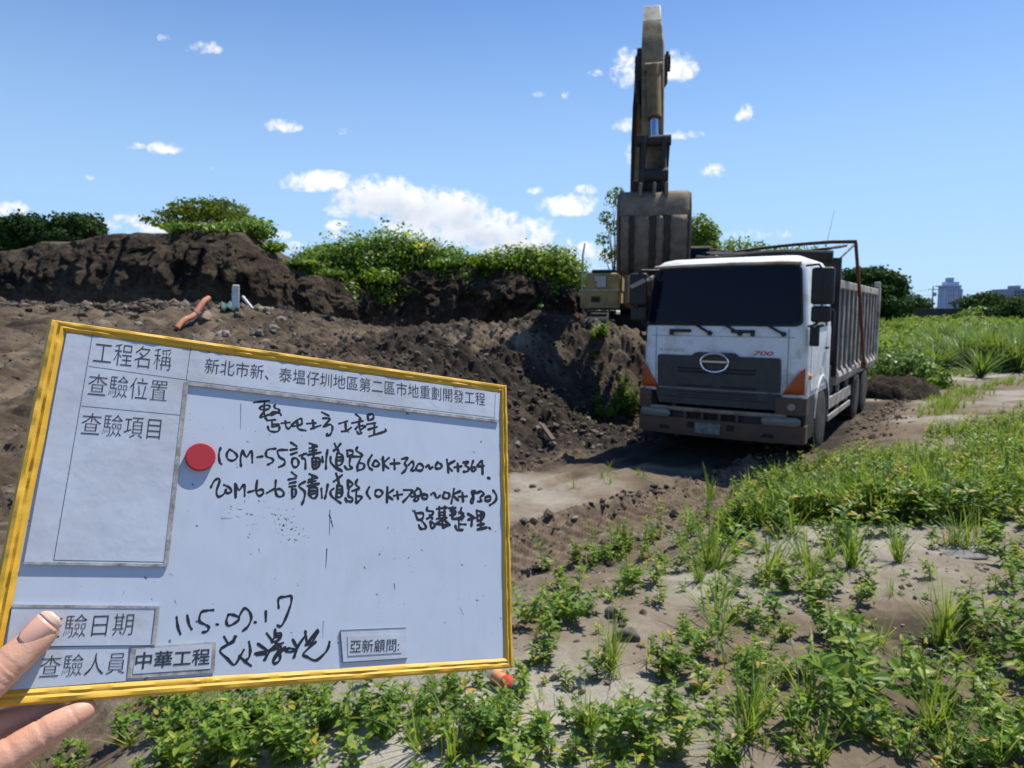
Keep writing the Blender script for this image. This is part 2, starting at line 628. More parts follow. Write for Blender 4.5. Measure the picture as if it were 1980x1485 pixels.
CTRL = [(0, 0, 0), (0, -6, 0), (3, 0, 0), (-3, 0, 0), (0, 3, 0), (2, 3, .0), (4, 4, .0), (0, 4.3, -.06), (2, 6.0, -.16), (-1, 4, -.06), (-3, 3.6, -.05),
        (4, 7, -.16), (6, 9, -.16), (8, 11, -.2), (12, 14, -.35), (7, 5, .0), (12, 8, -.1), (16, 16, -.4),
        (3.3, 7.6, -.30), (5.2, 10.0, -.36), (7.2, 12.6, -.42),
        # far side of the track, heap toe, heap ridge, bench behind it
        (-2.5, 6.5, -.50), (-1.2, 9.2, -.56), (.2, 11.2, -.56), (1.6, 13.3, -.56), (3.0, 15.6, -.55),
        (-2.2, 12.2, .60), (-1.0, 13.1, .50), (.3, 14.2, .42), (1.3, 15.6, .40),
        (-4.2, 9.5, .30), (-6.0, 7.0, .10), (-5, 4.0, -.05), (-8, 10, .45), (-14, 19, 1.68), (-10, 14, 1.05), (-4.6, 13.6, .80), (-6.6, 17.6, 1.55), (-4.2, 16.2, 1.1),
        (-20, 15, 1.3), (-20, 6, .4), (-26, 22, 2.),
        (-3.2, 14.4, .92), (-1.6, 14.8, 1.06), (0, 15.2, 1.10), (1.2, 15.8, 1.06), (2.2, 16.4, 1.05), (2.9, 16.4, .98), (3.5, 17.0, .7),
        (-2, 18.2, .85), (0, 18.6, .75), (2, 19, .7), (3.7, 19.5, .7), (5.5, 20.5, .6), (6.3, 18.6, .1), (1, 22, .75), (4, 24, .75), (-2, 22, .9),
        # road to the right and the fields beyond it
        (10, 17.6, -.66), (13, 20.4, -.66), (16.5, 22.6, -.66), (24, 27, -.65), (40, 38, -.6), (11, 22, -.5), (14, 26, -.4), (20, 30, -.3), (30, 42, -.1), (40, 60, .2), (15, 40, .1), (25, 70, .5), (60, 60, .1),
        (8.0, 20.5, -.35), (9.2, 24, 0.1), (8, 30, .5), (20, 20, -.6), (30, 25, -.5), (30, 10, -.2), (60, 20, -.3),
        (0, 45, 2.0), (-20, 45, 3.), (-40, 30, 3.2), (20, 100, 1.0), (-30, 100, 2.), (70, 110, .9), (0, 160, 1.2), (120, 120, 1.1), (-120, 120, 1.8), (120, 0, 0), (-120, 0, 1), (0, -60, 0), (90, -60, 0), (-90, -60, 0), (200, 220, 1.2), (-200, 220, 1.5), (0, 250, 1.2)]
for s in (-2, 0, 2.5, 5, 8, 10.5):      # the hauling track under the truck
    p = TRK + T_AY * s
    for qq in (-1.5, 0, 1.3):
        p2 = p + T_AX * qq
        CTRL.append((p2[0], p2[1], TRACK_Z))
for s in (-6, -4):
    p = TRK + T_AY * s
    for qq in (-1.6, -.4, .5):
        p2 = p + T_AX * qq
        CTRL.append((p2[0], p2[1], TRACK_Z + .03))
for s in (-9, -7, -5.5, -4, -2.5, -1.2):     # foot of the verge beside the tyre prints
    for qc, zc in ((1.35, -.66), (1.85, -.60), (2.45, -.36)):
        qq = qc - .21 * math.log1p(math.exp((1 - s) * 2)) / 2
        p2 = TRK + T_AY * s + T_AX * qq
        CTRL.append((p2[0], p2[1], zc))
TOE, TOP = [], []
for (t_, p_) in BANK:
    TOE.append(atd(*t_))
    TOP.append(atd(*p_))
for i in range(0, len(TOE), 2):
    CTRL.append((TOE[i][0], TOE[i][1] + .4, TOE[i][2] - .15))
CT = np.array(CTRL, float)


def _tps(d):
    return np.where(d > 1e-9, d * d * np.log(np.maximum(d, 1e-9)), 0)


_S = 10.0
_P = CT[:, :2] / _S
_D = np.linalg.norm(_P[:, None] - _P[None], axis=2)
_n = len(CT)
_A = np.zeros((_n + 3, _n + 3))
_A[:_n, :_n] = _tps(_D) + np.eye(_n) * 2e-3
_A[:_n, _n] = 1
_A[:_n, _n + 1:] = _P
_A[_n:, :_n] = _A[:_n, _n:].T
_W = np.linalg.solve(_A, np.concatenate([CT[:, 2], [0, 0, 0]]))


def base_h(x, y):
    x = np.asarray(x, float)
    y = np.asarray(y, float)
    sh = x.shape
    X, Y = x.ravel() / _S, y.ravel() / _S
    out = np.empty(len(X))
    for i in range(0, len(X), 20000):
        a, b = X[i:i + 20000], Y[i:i + 20000]
        d = np.hypot(a[:, None] - _P[None, :, 0], b[:, None] - _P[None, :, 1])
        out[i:i + 20000] = _tps(d) @ _W[:_n] + _W[_n] + _W[_n + 1] * a + _W[_n + 2] * b
    r = np.hypot(x, y)
    k = sstep(120, 220, r)
    return out.reshape(sh) * (1 - k) + 1.2 * k


def track_q(x, y):
    """across / along the hauling track"""
    ax, ay = x - TRK[0], y - TRK[1]
    s = ax * T_AY[0] + ay * T_AY[1]
    q = ax * T_AX[0] + ay * T_AX[1]
    bend = np.maximum(s - 8.5, 0)
    q = q - .028 * bend ** 2 + .21 * np.logaddexp(0, (1 - s) * 2) / 2
    return q, s


def zones(x, y):
    q, s = track_q(x, y)
    wob = fbm(x, y, .55, 3, 5) * 1.0
    bank_near = sstep(1.7, 2.4, q + wob * .4)                  # weedy verge on the camera's side
    track = (1 - sstep(1.2, 1.5, q + wob * .3)) * sstep(-1.35, -.95, q + wob * .5)
    far = 1 - sstep(-1.5, -1.0, q + wob * .5)
    return q, s, bank_near, track, far


def H(x, y):
    x = np.asarray(x, float)
    y = np.asarray(y, float)
    z = base_h(x, y)
    q, s, bn, tr, fa = zones(x, y)
    r = np.hypot(x, y)
    near = 1 - sstep(40, 80, r)
    # camera-side verge: gentle humps, small clods
    z = z + bn * near * (fbm(x, y, .9, 3, 11) * .10 + fbm(x, y, 5, 3, 12) * .018 + np.maximum(fbm(x, y, 11, 2, 13), 0) * .02)
    # track: flat silt with shallow ripples
    z = z + tr * near * (fbm(x, y, .7, 2, 21) * .06 + fbm(x, y, 6, 3, 22) * .014)
    # worked ground and heap: clods
    heap = np.maximum(np.exp(-(((x + .5) / 4.2) ** 2 + ((y - 14.2) / 2.6) ** 2)), np.exp(-(((x - 1.9) / 1.7) ** 2 + ((y - 15.6) / 2.2) ** 2)))
    rough = fa * near * (1 - sstep(24, 30, y) * .5)
    clod = np.abs(fbm(x, y, 1.1, 3, 31)) * .50 + np.abs(fbm(x, y, 2.9, 3, 33)) * .34 + np.abs(fbm(x + 3, y, 8.5, 2, 35)) * .13
    z = z + rough * (clod - .26) * (.55 + .50 * heap)
    # ridge of squeezed mud along the track and the tyre prints next to it
    e = q - 1.12 - fbm(s, s * 0, .5, 2, 41) * .25
    on = sstep(-9.2, -8.2, s) * (1 - sstep(-.2, .6, s))
    z = z + on * .11 * np.exp(-((e + .40) / .085) ** 2) * np.clip(.55 + 1.4 * fbm(x, y, 3.2, 3, 42), .1, 1.6)
    z = z - on * .06 * (1 - sstep(.24, .30, np.abs(e)))
    lug = np.clip(1.6 - 4.4 * np.abs(((s + e * .28 + .02 * fbm(x, y, 3, 2, 47)) / .18) % 1.0 - .5) * 2, 0, 1)
    z = z + on * lug * .060 * np.clip(.75 + 1.2 * fbm(x, y, 2.2, 2, 48), .1, 1.2) * (1 - sstep(.22, .27, np.abs(e)))
    z = z + on * (sstep(.28, .40, e) * (1 - sstep(.75, 1.0, e))) * (np.abs(fbm(x, y, 3.0, 4, 52)) * .10 - .05)
    for qr, dep in ((.62, .030), (-.55, .035), (-.92, .03)):
        er = q - qr - fbm(s, s * 0, .35, 2, 57) * .3
        z = z - tr * dep * (1 - sstep(.10, .20, np.abs(er))) * sstep(-9, -7, s) * (.6 + 1.2 * fbm(x, y, 1.5, 2, 58))
        z = z + tr * .02 * np.exp(-((np.abs(er) - .22) / .05) ** 2) * sstep(-9, -7, s)
    lug2 = (np.abs(((s - e * .55) / .16) % 1.0 - .5) < .22).astype(float)
    e2 = q + 1.55 - fbm(s, s * 0, .4, 2, 44) * .25
    on2 = sstep(-8, -7, s) * (1 - sstep(-1.5, .5, s))
    z = z + on2 * lug2 * .04 * (1 - sstep(.16, .22, np.abs(e2)))
    z = z + on2 * .09 * np.exp(-((np.abs(e2) - .34) / .10) ** 2) * (.6 + fbm(x, y, 5, 3, 45))
    # rough verge lip between track and bank
    lip = np.exp(-((q - 1.65) / .35) ** 2) * on
    z = z + lip * (np.abs(fbm(x, y, 3.5, 4, 51)) * .16)
    return z


def axis_coords(lo, f0, f1, hi, step, g=1.06, maxstep=120):
    a = list(np.arange(f0, f1, step))
    p, st = f0, step
    left = []
    while p > lo:
        st = min(st * g, maxstep)
        p -= st
        left.append(p)
    p, st = a[-1], step
    right = []
    while p < hi:
        st = min(st * g, maxstep)
        p += st
        right.append(p)
    return np.array(left[::-1] + a + right)


gx = axis_coords(-2800, -6.0, 6.0, 2800, .029, 1.02)
gy = axis_coords(-300, 1.9, 16.5, 3600, .029, 1.02)
XX, YY = np.meshgrid(gx, gy)
ZZ = H(XX, YY)
q, s, bn, tr, fa = zones(XX, YY)
pale = .33 * np.ones_like(XX)
wob = fbm(XX, YY, .8, 4, 61)
pale = pale * (1 - tr) + tr * (.62 + .5 * wob)
pale = pale * (1 - bn) + bn * (.62 + .46 * wob)
ew = q - 1.12 - fbm(s, s * 0, .5, 2, 41) * .25 + fbm(XX, YY, 2.5, 3, 67) * .12
rust = sstep(-.46, -.38, ew) * (1 - sstep(.75, 1.15, ew + wob * .4)) * sstep(-9.5, -8.5, s) * (1 - sstep(.2, 1.2, s))
rust = np.clip(rust + .8 * np.exp(-((q + 1.6 + .5 * wob) / .28) ** 2) * sstep(-9, -7, s) * (1 - sstep(-1, .5, s)), 0, 1)
pale = pale - rust * .2 - .45 * np.exp(-((q + 1.6) / .4) ** 2) * sstep(-9, -7, s) * (1 - sstep(1.5, 3, s))
heapm = np.exp(-(((XX + .3) / 4.0) ** 2 + ((YY - 13.4) / 2.3) ** 2))
flat = np.exp(-(((XX + 7.) / 5.0) ** 2 + ((YY - 12.) / 3.5) ** 2)) * fa
pale = pale - fa * heapm * .27 + flat * .16 - fa * .06 + fa * .38 * fbm(XX, YY, 1.1, 4, 68)
top = np.exp(-(((XX + .6) / 1.8) ** 2 + ((YY - 15.1) / .5) ** 2))
pale = pale + top * .3
road_far = sstep(9, 14, s) * (1 - sstep(1.8, 2.6, np.abs(q)))
pale = pale + road_far * .25
for qr in (-.55, -.92, .62):
    er = q - qr - fbm(s, s * 0, .35, 2, 57) * .3
    pale = pale - tr * .20 * (1 - sstep(.06, .24, np.abs(er))) * (1 + 2.0 * fbm(XX, YY, 1.2, 3, 59))
pale = pale - tr * .38 * (1 - sstep(-9, -6.5, s))
truck_shade = sstep(-1.3, -.2, s + wob * 1.2) * (1 - sstep(8, 10, s)) * sstep(-1.9, -1.3, q + wob * .6) * (1 - sstep(1.0, 1.6, q + wob * .4))  # shade under and before the truck, painted darker into the soil
pale = pale - truck_shade * .80
wet = np.exp(-(((XX - 2.2) / 1.1) ** 2 + ((YY - 3.25) / .28) ** 2)) * (1 + fbm(XX, YY, 2, 3, 66))
pale = pale - wet * .42


def Hfast(x, y):
    """height read off the built ground sheet"""
    i = np.clip(np.searchsorted(gx, x) - 1, 0, len(gx) - 2)
    j = np.clip(np.searchsorted(gy, y) - 1, 0, len(gy) - 2)
    fx = (x - gx[i]) / (gx[i + 1] - gx[i])
    fy = (y - gy[j]) / (gy[j + 1] - gy[j])
    return (ZZ[j, i] * (1 - fx) + ZZ[j, i + 1] * fx) * (1 - fy) + (ZZ[j + 1, i] * (1 - fx) + ZZ[j + 1, i + 1] * fx) * fy


def hz(x, y):
    return float(Hfast(np.array([x]), np.array([y]))[0])


def ground_px(px, py, dmin=1.2, dmax=120):
    """where the ray of a photo pixel meets the ground"""
    r = ray(px, py)
    t = np.concatenate([np.linspace(dmin, 12, 500), np.linspace(12.03, dmax, 900)])
    P_ = CP[None] + r[None] * (t / r[1])[:, None]
    below = P_[:, 2] < Hfast(P_[:, 0], P_[:, 1])
    i = int(np.argmax(below)) if below.any() else len(t) - 1
    return P_[i]


i0 = np.arange(len(gy) - 1)[:, None] * len(gx) + np.arange(len(gx) - 1)[None]
F_ = np.stack([i0, i0 + 1, i0 + 1 + len(gx), i0 + len(gx)], -1).reshape(-1, 4)
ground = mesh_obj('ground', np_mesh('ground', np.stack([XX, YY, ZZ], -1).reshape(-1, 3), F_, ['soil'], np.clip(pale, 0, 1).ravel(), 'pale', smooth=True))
_at = ground.data.attributes.new('rust', 'FLOAT', 'POINT')
_at.data.foreach_set('value', np.clip(rust, 0, 1).astype(np.float32).ravel())
tag(ground, kind='structure')

# cut soil bank: toe -> face -> top -> back, swept along the stations
st_u = np.arange(len(TOE))
uu = np.linspace(0, len(TOE) - 1, 760)
toe = np.stack([np.interp(uu, st_u, np.array(TOE)[:, k]) for k in range(3)], -1)
topp = np.stack([np.interp(uu, st_u, np.array(TOP)[:, k]) for k in range(3)], -1)
for arr in (toe, topp):                    # soften the corners between stations
    for _ in range(90):
        arr[1:-1] = (arr[:-2] + 2 * arr[1:-1] + arr[2:]) / 4
vv = np.concatenate([np.linspace(-.12, 1, 90), np.linspace(1.04, 2.0, 24)])
bank_v = []
bank_pale = []
for j, v in enumerate(vv):
    if v <= 1:
        f = max(v, 0) ** .8
        P_ = toe + (topp - toe) * np.stack([f * np.ones(len(uu)), np.clip(v, 0, 1) ** 1.25 * np.ones(len(uu)), f * np.ones(len(uu))], -1)
        if v < 0:
            P_[:, 2] += v * 3.0
            P_[:, 1] += v * 2.0
    else:
        k = (v - 1)
        P_ = topp.copy()
        P_[:, 1] += k * 14
        P_[:, 0] -= k * 1.5
        P_[:, 2] = topp[:, 2] * (1 - k ** 2) + k ** 2 * (base_h(P_[:, 0], P_[:, 1]) - .4) + .25 * math.sin(min(k * 6, math.pi))
    amp = math.sin(min(max(v, 0), 1) * math.pi * .94) ** .7 if v <= 1 else .25
    along = np.concatenate([[0], np.cumsum(np.linalg.norm(np.diff(toe[:, :2], axis=0), axis=1))])
    h_ = P_[:, 2]
    d_ = (fbm(along, h_ * .25, .42, 3, 71) * 1.5 + np.abs(fbm(along, h_ * .18, .9, 3, 79)) * 1.0 + np.abs(fbm(along, h_ * .6, 1.5, 4, 72)) * .75 + fbm(along, h_, 4.5, 3, 73) * .24)
    P_[:, 1] -= amp * (d_ + .1)
    P_[:, 0] += amp * fbm(along, h_, 1.1, 3, 74) * .35
    P_[:, 2] += (fbm(along, np.full_like(along, v * 3), 1.2, 4, 75) * .22 + fbm(along, np.full_like(along, v * 3), .3, 2, 76) * .25) * sstep(.3, 1, v)
    bank_v.append(P_)
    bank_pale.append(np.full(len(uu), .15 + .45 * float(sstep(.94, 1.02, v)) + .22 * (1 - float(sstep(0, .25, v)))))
bank_v = np.array(bank_v)
nu = len(uu)
i0 = np.arange(len(vv) - 1)[:, None] * nu + np.arange(nu - 1)[None]
F_ = np.stack([i0, i0 + 1, i0 + 1 + nu, i0 + nu], -1).reshape(-1, 4)
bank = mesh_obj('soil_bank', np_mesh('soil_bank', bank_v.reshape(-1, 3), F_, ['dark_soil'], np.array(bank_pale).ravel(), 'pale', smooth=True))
tag(bank, kind='structure')


def bank_at(u, v):
    """a point on the bank by station number and profile position"""
    j = int(np.argmin(np.abs(vv - v)))
    i = int(np.argmin(np.abs(uu - u)))
    return bank_v[j, i]


# ------------------------------------------------------------------ lumps of soil and stones
rng = np.random.default_rng(7)


def lump_shape(sub, seed, flat=.75, rough=.3):
    bm = bmesh.new()
    bmesh.ops.create_icosphere(bm, subdivisions=sub, radius=1)
    V = np.array([v.co[:] for v in bm.verts])
    F = np.array([[v.index for v in f.verts] for f in bm.faces])
    bm.free()
    r_ = np.random.default_rng(seed)
    s_ = r_.uniform(.65, 1.25, 3)
    o = r_.uniform(0, 50, 2)
    d = 1 + rough * (fbm(V[:, 0] + V[:, 2] * .7 + o[0], V[:, 1] - V[:, 2] * .6 + o[1], 1.3, 3, seed) * 1.6)
    V = V * d[:, None] * s_
    V[:, 2] *= flat
    return V, F


def rot_z(V, a):
    c, s_ = math.cos(a), math.sin(a)
    return V @ np.array([[c, s_, 0], [-s_, c, 0], [0, 0, 1]])


LUMPS = [lump_shape(1, k, .8, .45) for k in range(8)]
_jr = np.random.default_rng(3)
LUMPS = [(V * _jr.uniform(.72, 1.28, (len(V), 1)), F) for V, F in LUMPS]


def scatter_lumps(name, pts, sizes, pal, matname='clod', lift=.25):
    Vs, Fs, vr = [], [], []
    o = 0
    for i, (p, sz) in enumerate(zip(pts, sizes)):
        V, F = LUMPS[i % len(LUMPS)]
        V = rot_z(V * sz, rng.uniform(0, 6.28)) + np.array(p) + np.array([0, 0, sz * lift])
        Vs.append(V)
        Fs.append(F + o)
        vr.append(np.full(len(V), pal[i]))
        o += len(V)
    return mesh_obj(name, np_mesh(name, np.concatenate(Vs), np.concatenate(Fs), [matname], np.concatenate(vr), smooth=False))


# clods all over the heap and the worked ground (nobody could count them)
nC = 36000
cx = rng.uniform(-11, 4.5, nC)
cy = rng.uniform(7.0, 19.5, nC)
q, s, bn, tr, fa = zones(cx, cy)
hp = np.maximum(np.exp(-(((cx + .3) / 4.4) ** 2 + ((cy - 13.5) / 2.6) ** 2)), np.exp(-(((cx - 1.8) / 1.6) ** 2 + ((cy - 15.6) / 2.2) ** 2)))
keep = (fa > .5) & (rng.uniform(0, 1, nC) < (.22 + .9 * hp))
cx, cy, hp = cx[keep], cy[keep], hp[keep]
cz = H(cx, cy)
sz = .008 + .058 * rng.uniform(0, 1, len(cx)) ** 6 * (.5 + .8 * hp)
pal = np.clip(.45 + .18 * rng.normal(size=len(cx)) - .18 * hp, 0, .95)
tag(scatter_lumps('soil_clods', np.stack([cx, cy, cz], -1), sz, pal), kind='stuff')
# crumbs along the track edges
nC = 9000
ss = rng.uniform(-8, 14, nC)
which = rng.uniform(0, 1, nC)
qq = np.where(which < .4, rng.normal(-2.1, .4, nC), np.where(which < .7, rng.normal(1.75, .25, nC), rng.normal(.72, .08, nC)))
_bend = np.maximum(ss - 8.5, 0)
qq = qq + .028 * _bend ** 2 - .21 * np.logaddexp(0, (1 - ss) * 2) / 2
cx = TRK[0] + T_AX[0] * qq + T_AY[0] * ss
cy = TRK[1] + T_AX[1] * qq + T_AY[1] * ss
sz = .006 + .040 * rng.uniform(0, 1, nC) ** 6
ok = (cy > 3)
tag(scatter_lumps('soil_crumbs', np.stack([cx, cy, H(cx, cy)], -1)[ok], sz[ok], np.clip(.40 + .22 * rng.normal(size=nC), 0, 1)[ok]), kind='stuff')
# small crumbs on the weedy verge
nC = 9000
cx = rng.uniform(-3, 7, nC)
cy = rng.uniform(1.6, 9, nC)
q, s, bn, tr, fa = zones(cx, cy)
ok = bn > .4
sz = .003 + .016 * rng.uniform(0, 1, nC) ** 3.5
tag(scatter_lumps('verge_crumbs', np.stack([cx, cy, H(cx, cy)], -1)[ok], sz[ok], np.clip(.72 + .18 * rng.normal(size=nC), 0, 1)[ok]), kind='stuff')
# talus at the foot of the bank
nC = 7000
ui = rng.uniform(.5, 11, nC)
P_ = np.stack([np.interp(ui, st_u, np.array(TOE)[:, k]) for k in range(3)], -1)
off = np.abs(rng.normal(0, 1.5, nC))
P_[:, 1] -= off
P_[:, 0] += off * .1
P_[:, 2] = H(P_[:, 0], P_[:, 1])
sz = .02 + .14 * rng.uniform(0, 1, nC) ** 4.5
tag(scatter_lumps('talus_clods', P_, sz, np.clip(.38 + .22 * rng.normal(size=nC), 0, 1)), kind='stuff')
# pile of churned soil at the road side behind the truck
Vs, Fs = [], []
pp = [(1690, 752, 18.5), (1740, 768, 18.2), (1790, 772, 18.6)]
px_ = np.linspace(-1, 1, 70)
py_ = np.linspace(-1, 1, 50)
GX, GY = np.meshgrid(px_, py_)
c0 = ground_px(1735, 772)
WX = c0[0] + GX * 1.15 - GY * .3
WY = c0[1] + .55 + GY * .9
hh_ = np.maximum(1 - (np.abs(GX) ** 2.4 + np.abs(GY) ** 2.2), 0) ** .6
WZ = H(WX, WY) - .06 + hh_ * .55 * (.75 + fbm(WX, WY, 1.6, 4, 81) * .9) + hh_ * np.abs(fbm(WX, WY, 6, 3, 82)) * .18
i0 = np.arange(49)[:, None] * 70 + np.arange(69)[None]
F_ = np.stack([i0, i0 + 1, i0 + 71, i0 + 70], -1).reshape(-1, 4)
tag(mesh_obj('soil_heap', np_mesh('soil_heap', np.stack([WX, WY, WZ], -1).reshape(-1, 3), F_, ['dark_soil'], np.full(GX.size, .2), 'pale', smooth=True)), kind='structure')

# ================================================================== TRUCK
mat_plain('truck_white', (.74, .77, .80), .38, dirt=(.42, .39, .34), dirt_scale=2.2, dirt_amt=.35)
m = MATS['truck_white']
n, l = m.node_tree.nodes, m.node_tree.links
b = n['Principled BSDF']
old = b.inputs['Base Color'].links[0].from_socket
tcz = n.new('ShaderNodeTexCoord')
spz = n.new('ShaderNodeSeparateXYZ')
l.new(tcz.outputs['Object'], spz.inputs[0])
mud = noise(n, l, 5.5, 8, .7)
mf = MATH(n, l, 'ADD', nmap(n, l, spz.outputs[2], .75, 1.9, .72, 0), MATH(n, l, 'MULTIPLY', MATH(n, l, 'SUBTRACT', mud, .56), 3.0), clamp=True)
mf = MATH(n, l, 'MULTIPLY', mf, nmap(n, l, spz.outputs[2], 1.0, 2.6, .9, .3))
l.new(mixc(n, l, mf, old, (.30, .255, .20)), b.inputs['Base Color'])
mat_plain('truck_cream', (.62, .60, .53), .5, dirt=(.30, .25, .19), dirt_scale=3, dirt_amt=.6)
mat_plain('truck_grey', (.034, .034, .036), .55, dirt=(.085, .075, .062), dirt_scale=4, dirt_amt=.45)
mat_plain('truck_black', (.011, .011, .012), .5, dirt=(.035, .031, .026), dirt_scale=4, dirt_amt=.4)
mat_plain('rust_brown', (.070, .040, .029), .65, dirt=(.12, .075, .05), dirt_scale=4, dirt_amt=.7, bumps=.1)
mat_plain('rust_bar', (.15, .06, .04), .75, dirt=(.06, .03, .025), dirt_scale=9, dirt_amt=.6)
mat_plain('bed_slate', (.018, .023, .036), .6, dirt=(.06, .06, .06), dirt_scale=3, dirt_amt=.5)
mat_plain('ledge_tan', (.30, .23, .16), .7, dirt=(.12, .07, .05), dirt_scale=6, dirt_amt=.6)
mat_plain('bed_rib', (.60, .57, .52), .6, dirt=(.20, .155, .11), dirt_scale=3.5, dirt_amt=.95)
mat_plain('rubber', (.018, .017, .016), .85, dirt=(.085, .072, .056), dirt_scale=6, dirt_amt=.6)
mat_plain('steel', (.50, .49, .47), .45, .4, dirt=(.22, .18, .14), dirt_scale=8, dirt_amt=.7)
mat_plain('chrome', (.72, .73, .75), .18, 1.0)
mat_plain('orange_lens', (.42, .075, .015), .25)
mat_plain('amber_lens', (.85, .25, .02), .2)
mat_plain('lamp_lens', (.17, .17, .16), .12, dirt=(.13, .11, .085), dirt_scale=7, dirt_amt=.5)
mat_plain('plate_green', (.20, .24, .21), .6, dirt=(.09, .08, .065), dirt_scale=18, dirt_amt=.8)
mat_plain('red_letter', (.42, .02, .04), .4)
mat_plain('grey_letter', (.42, .43, .44), .45)
mat_plain('seam', (.20, .20, .20), .8)
mat_plain('tarp', (.014, .014, .016), .9)
m, n, l, b = new_mat('dark_glass')
b.inputs['Base Color'].default_value = (.006, .008, .018, 1)
b.inputs['Roughness'].default_value = .08
b.inputs['Specular IOR Level'].default_value = .18

truck = empty('dump_truck', (TRK[0], TRK[1], TRACK_Z), -TH)
tag(truck, 'white cab dump truck with ribbed grey tipper bed parked on the muddy track', 'dump truck')

HW = 1.225


def yf(z):
    """front of the cab: nearly upright below the windscreen, raked above"""
    if z < 1.95:
        return .03 * (1.95 - z) * 0
    return (z - 1.95) * .16


def front_y(x, z, w=HW):
    return yf(z) + .085 * (abs(x) / w) ** 2.4 + (.0 if abs(x) < w - .12 else 1.6 * (abs(x) - w + .12) ** 2)


def cab_outline(z, w, inset=0.0, y_add=0.0, yb=2.02):
    pts = []
    pts.append((-(w - inset), yb))
    rr = .17
    for k in range(9):
        a = R(180 + 90 * k / 8)
        x = -(w - inset) + rr + rr * math.cos(a)
        base = yf(z) + .085 * (min(abs(x), w) / w) ** 2.4
        pts.append((x, base + y_add + rr + rr * math.sin(a)))
    for x in np.linspace(-(w - inset) + rr, (w - inset) - rr, 15)[1:-1]:
        pts.append((x, yf(z) + .085 * (abs(x) / w) ** 2.4 + y_add))
    for k in range(9):
        a = R(270 + 90 * k / 8)
        x = (w - inset) - rr + rr * math.cos(a)
        base = yf(z) + .085 * (min(abs(x), w) / w) ** 2.4
        pts.append((x, base + y_add + rr + rr * math.sin(a)))
    pts.append((w - inset, yb))
    return pts


# cab shell
levels = [(.98, 0, 0), (1.0, 0, 0), (1.35, 0, 0), (1.7, 0, 0), (1.93, 0, 0), (2.0, .01, 0), (2.4, .045, 0), (2.78, .085, .0), (2.86, .10, .0), (2.92, .115, .03), (2.985, .17, .14), (3.02, .26, .30), (3.035, .5, .7)]
b = MB()
rings = []
for (z, ins, ya) in levels:
    rings.append([(x, y, z) for x, y in cab_outline(z, HW, ins, ya, 2.02 - (.10 if z > 2.9 else 0) - (.1 if z > 3 else 0))])
b.grid(rings)
nr = len(rings[0])
o = len(b.v)
b.f.append(tuple(range((len(rings) - 1) * nr, len(rings) * nr)))
b.m.append(0)
for i in range(len(rings) - 1):        # back wall
    b.f.append((i * nr, (i + 1) * nr, (i + 1) * nr + nr - 1, i * nr + nr - 1))
    b.m.append(0)
b.f.append(tuple(reversed(range(nr))))
b.m.append(0)
cab = b.obj('cab', 'truck_white', truck, smooth=True)


def front_patch(poly_rows, off, name, m, parent=truck, nx=18, thick=.012, bevel=.0):
    """rows of (z, x0, x1): a panel that follows the bowed front at a distance off"""
    b = MB()
    outer, inner = [], []
    for (z, x0, x1) in poly_rows:
        xs = np.linspace(x0, x1, nx)
        outer.append([(x, front_y(x, z) - off, z) for x in xs])
        inner.append([(x, front_y(x, z) - off + thick + .02, z) for x in xs])
    b.grid(outer)
    b.grid(inner, flip=True)
    nrw = len(poly_rows)
    # rim
    A, B_ = 0, nrw * nx
    per = [(0, j) for j in range(nx)] + [(i, nx - 1) for i in range(1, nrw)] + [(nrw - 1, j) for j in range(nx - 2, -1, -1)] + [(i, 0) for i in range(nrw - 2, 0, -1)]
    for k in range(len(per)):
        p, q_ = per[k], per[(k + 1) % len(per)]
        b.f.append((A + p[0] * nx + p[1], A + q_[0] * nx + q_[1], B_ + q_[0] * nx + q_[1], B_ + p[0] * nx + p[1]))
        b.m.append(0)
    return b.obj(name, m, parent, smooth=True, bevel=bevel)


def rounded_rows(z0, z1, x0b, x1b, x0t, x1t, r=.09, n_=10):
    rows = []
    for k in range(n_ + 1):
        z = z0 + (z1 - z0) * k / n_
        f = (z - z0) / (z1 - z0)
        a, c_ = x0b + (x0t - x0b) * f, x1b + (x1t - x1b) * f
        d = min(z - z0, z1 - z)
        ins = r - math.sqrt(max(r * r - (r - min(d, r)) ** 2, 0))
        rows.append((z, a + ins, c_ - ins))
    return rows


# windscreen, dark tinted, with black surround
zs = sorted(set([1.985 + .03 * 0] + [2.0, 2.015, 2.03, 2.06, 2.1] + list(np.linspace(2.14, 2.74, 9)) + [2.78, 2.81, 2.83, 2.845, 2.855]))


def ws_rows(z0, z1, shrink):
    rows = []
    for z in np.concatenate([np.linspace(z0, z0 + .10, 6), np.linspace(z0 + .13, z1 - .13, 8), np.linspace(z1 - .10, z1, 6)]):
        f = (z - z0) / (z1 - z0)
        w = (1.165 - .075 * f) - shrink
        d = min(z - z0, z1 - z)
        r = .10
        ins = r - math.sqrt(max(r * r - (r - min(d, r)) ** 2, 0))
        rows.append((float(z), -w + ins, w - ins))
    return rows


front_patch(ws_rows(1.99, 2.875, 0), .006, 'windscreen_surround', 'truck_black', nx=26)
front_patch(ws_rows(2.03, 2.85, .03), .014, 'windscreen', 'dark_glass', nx=26)
# sun-visor lip over the windscreen
b = MB()
rows = []
for (dz_, oy) in ((2.872, .012), (2.89, -.05), (2.915, -.055), (2.93, .02)):
    rows.append([(x, front_y(x, 2.87, HW) + oy + .0, dz_ - .02 * (abs(x) / 1.1) ** 3) for x in np.linspace(-1.09, 1.09, 24)])
b.grid(rows)
b.obj('roof_lip', 'truck_cream', truck, smooth=True, solid=.012)
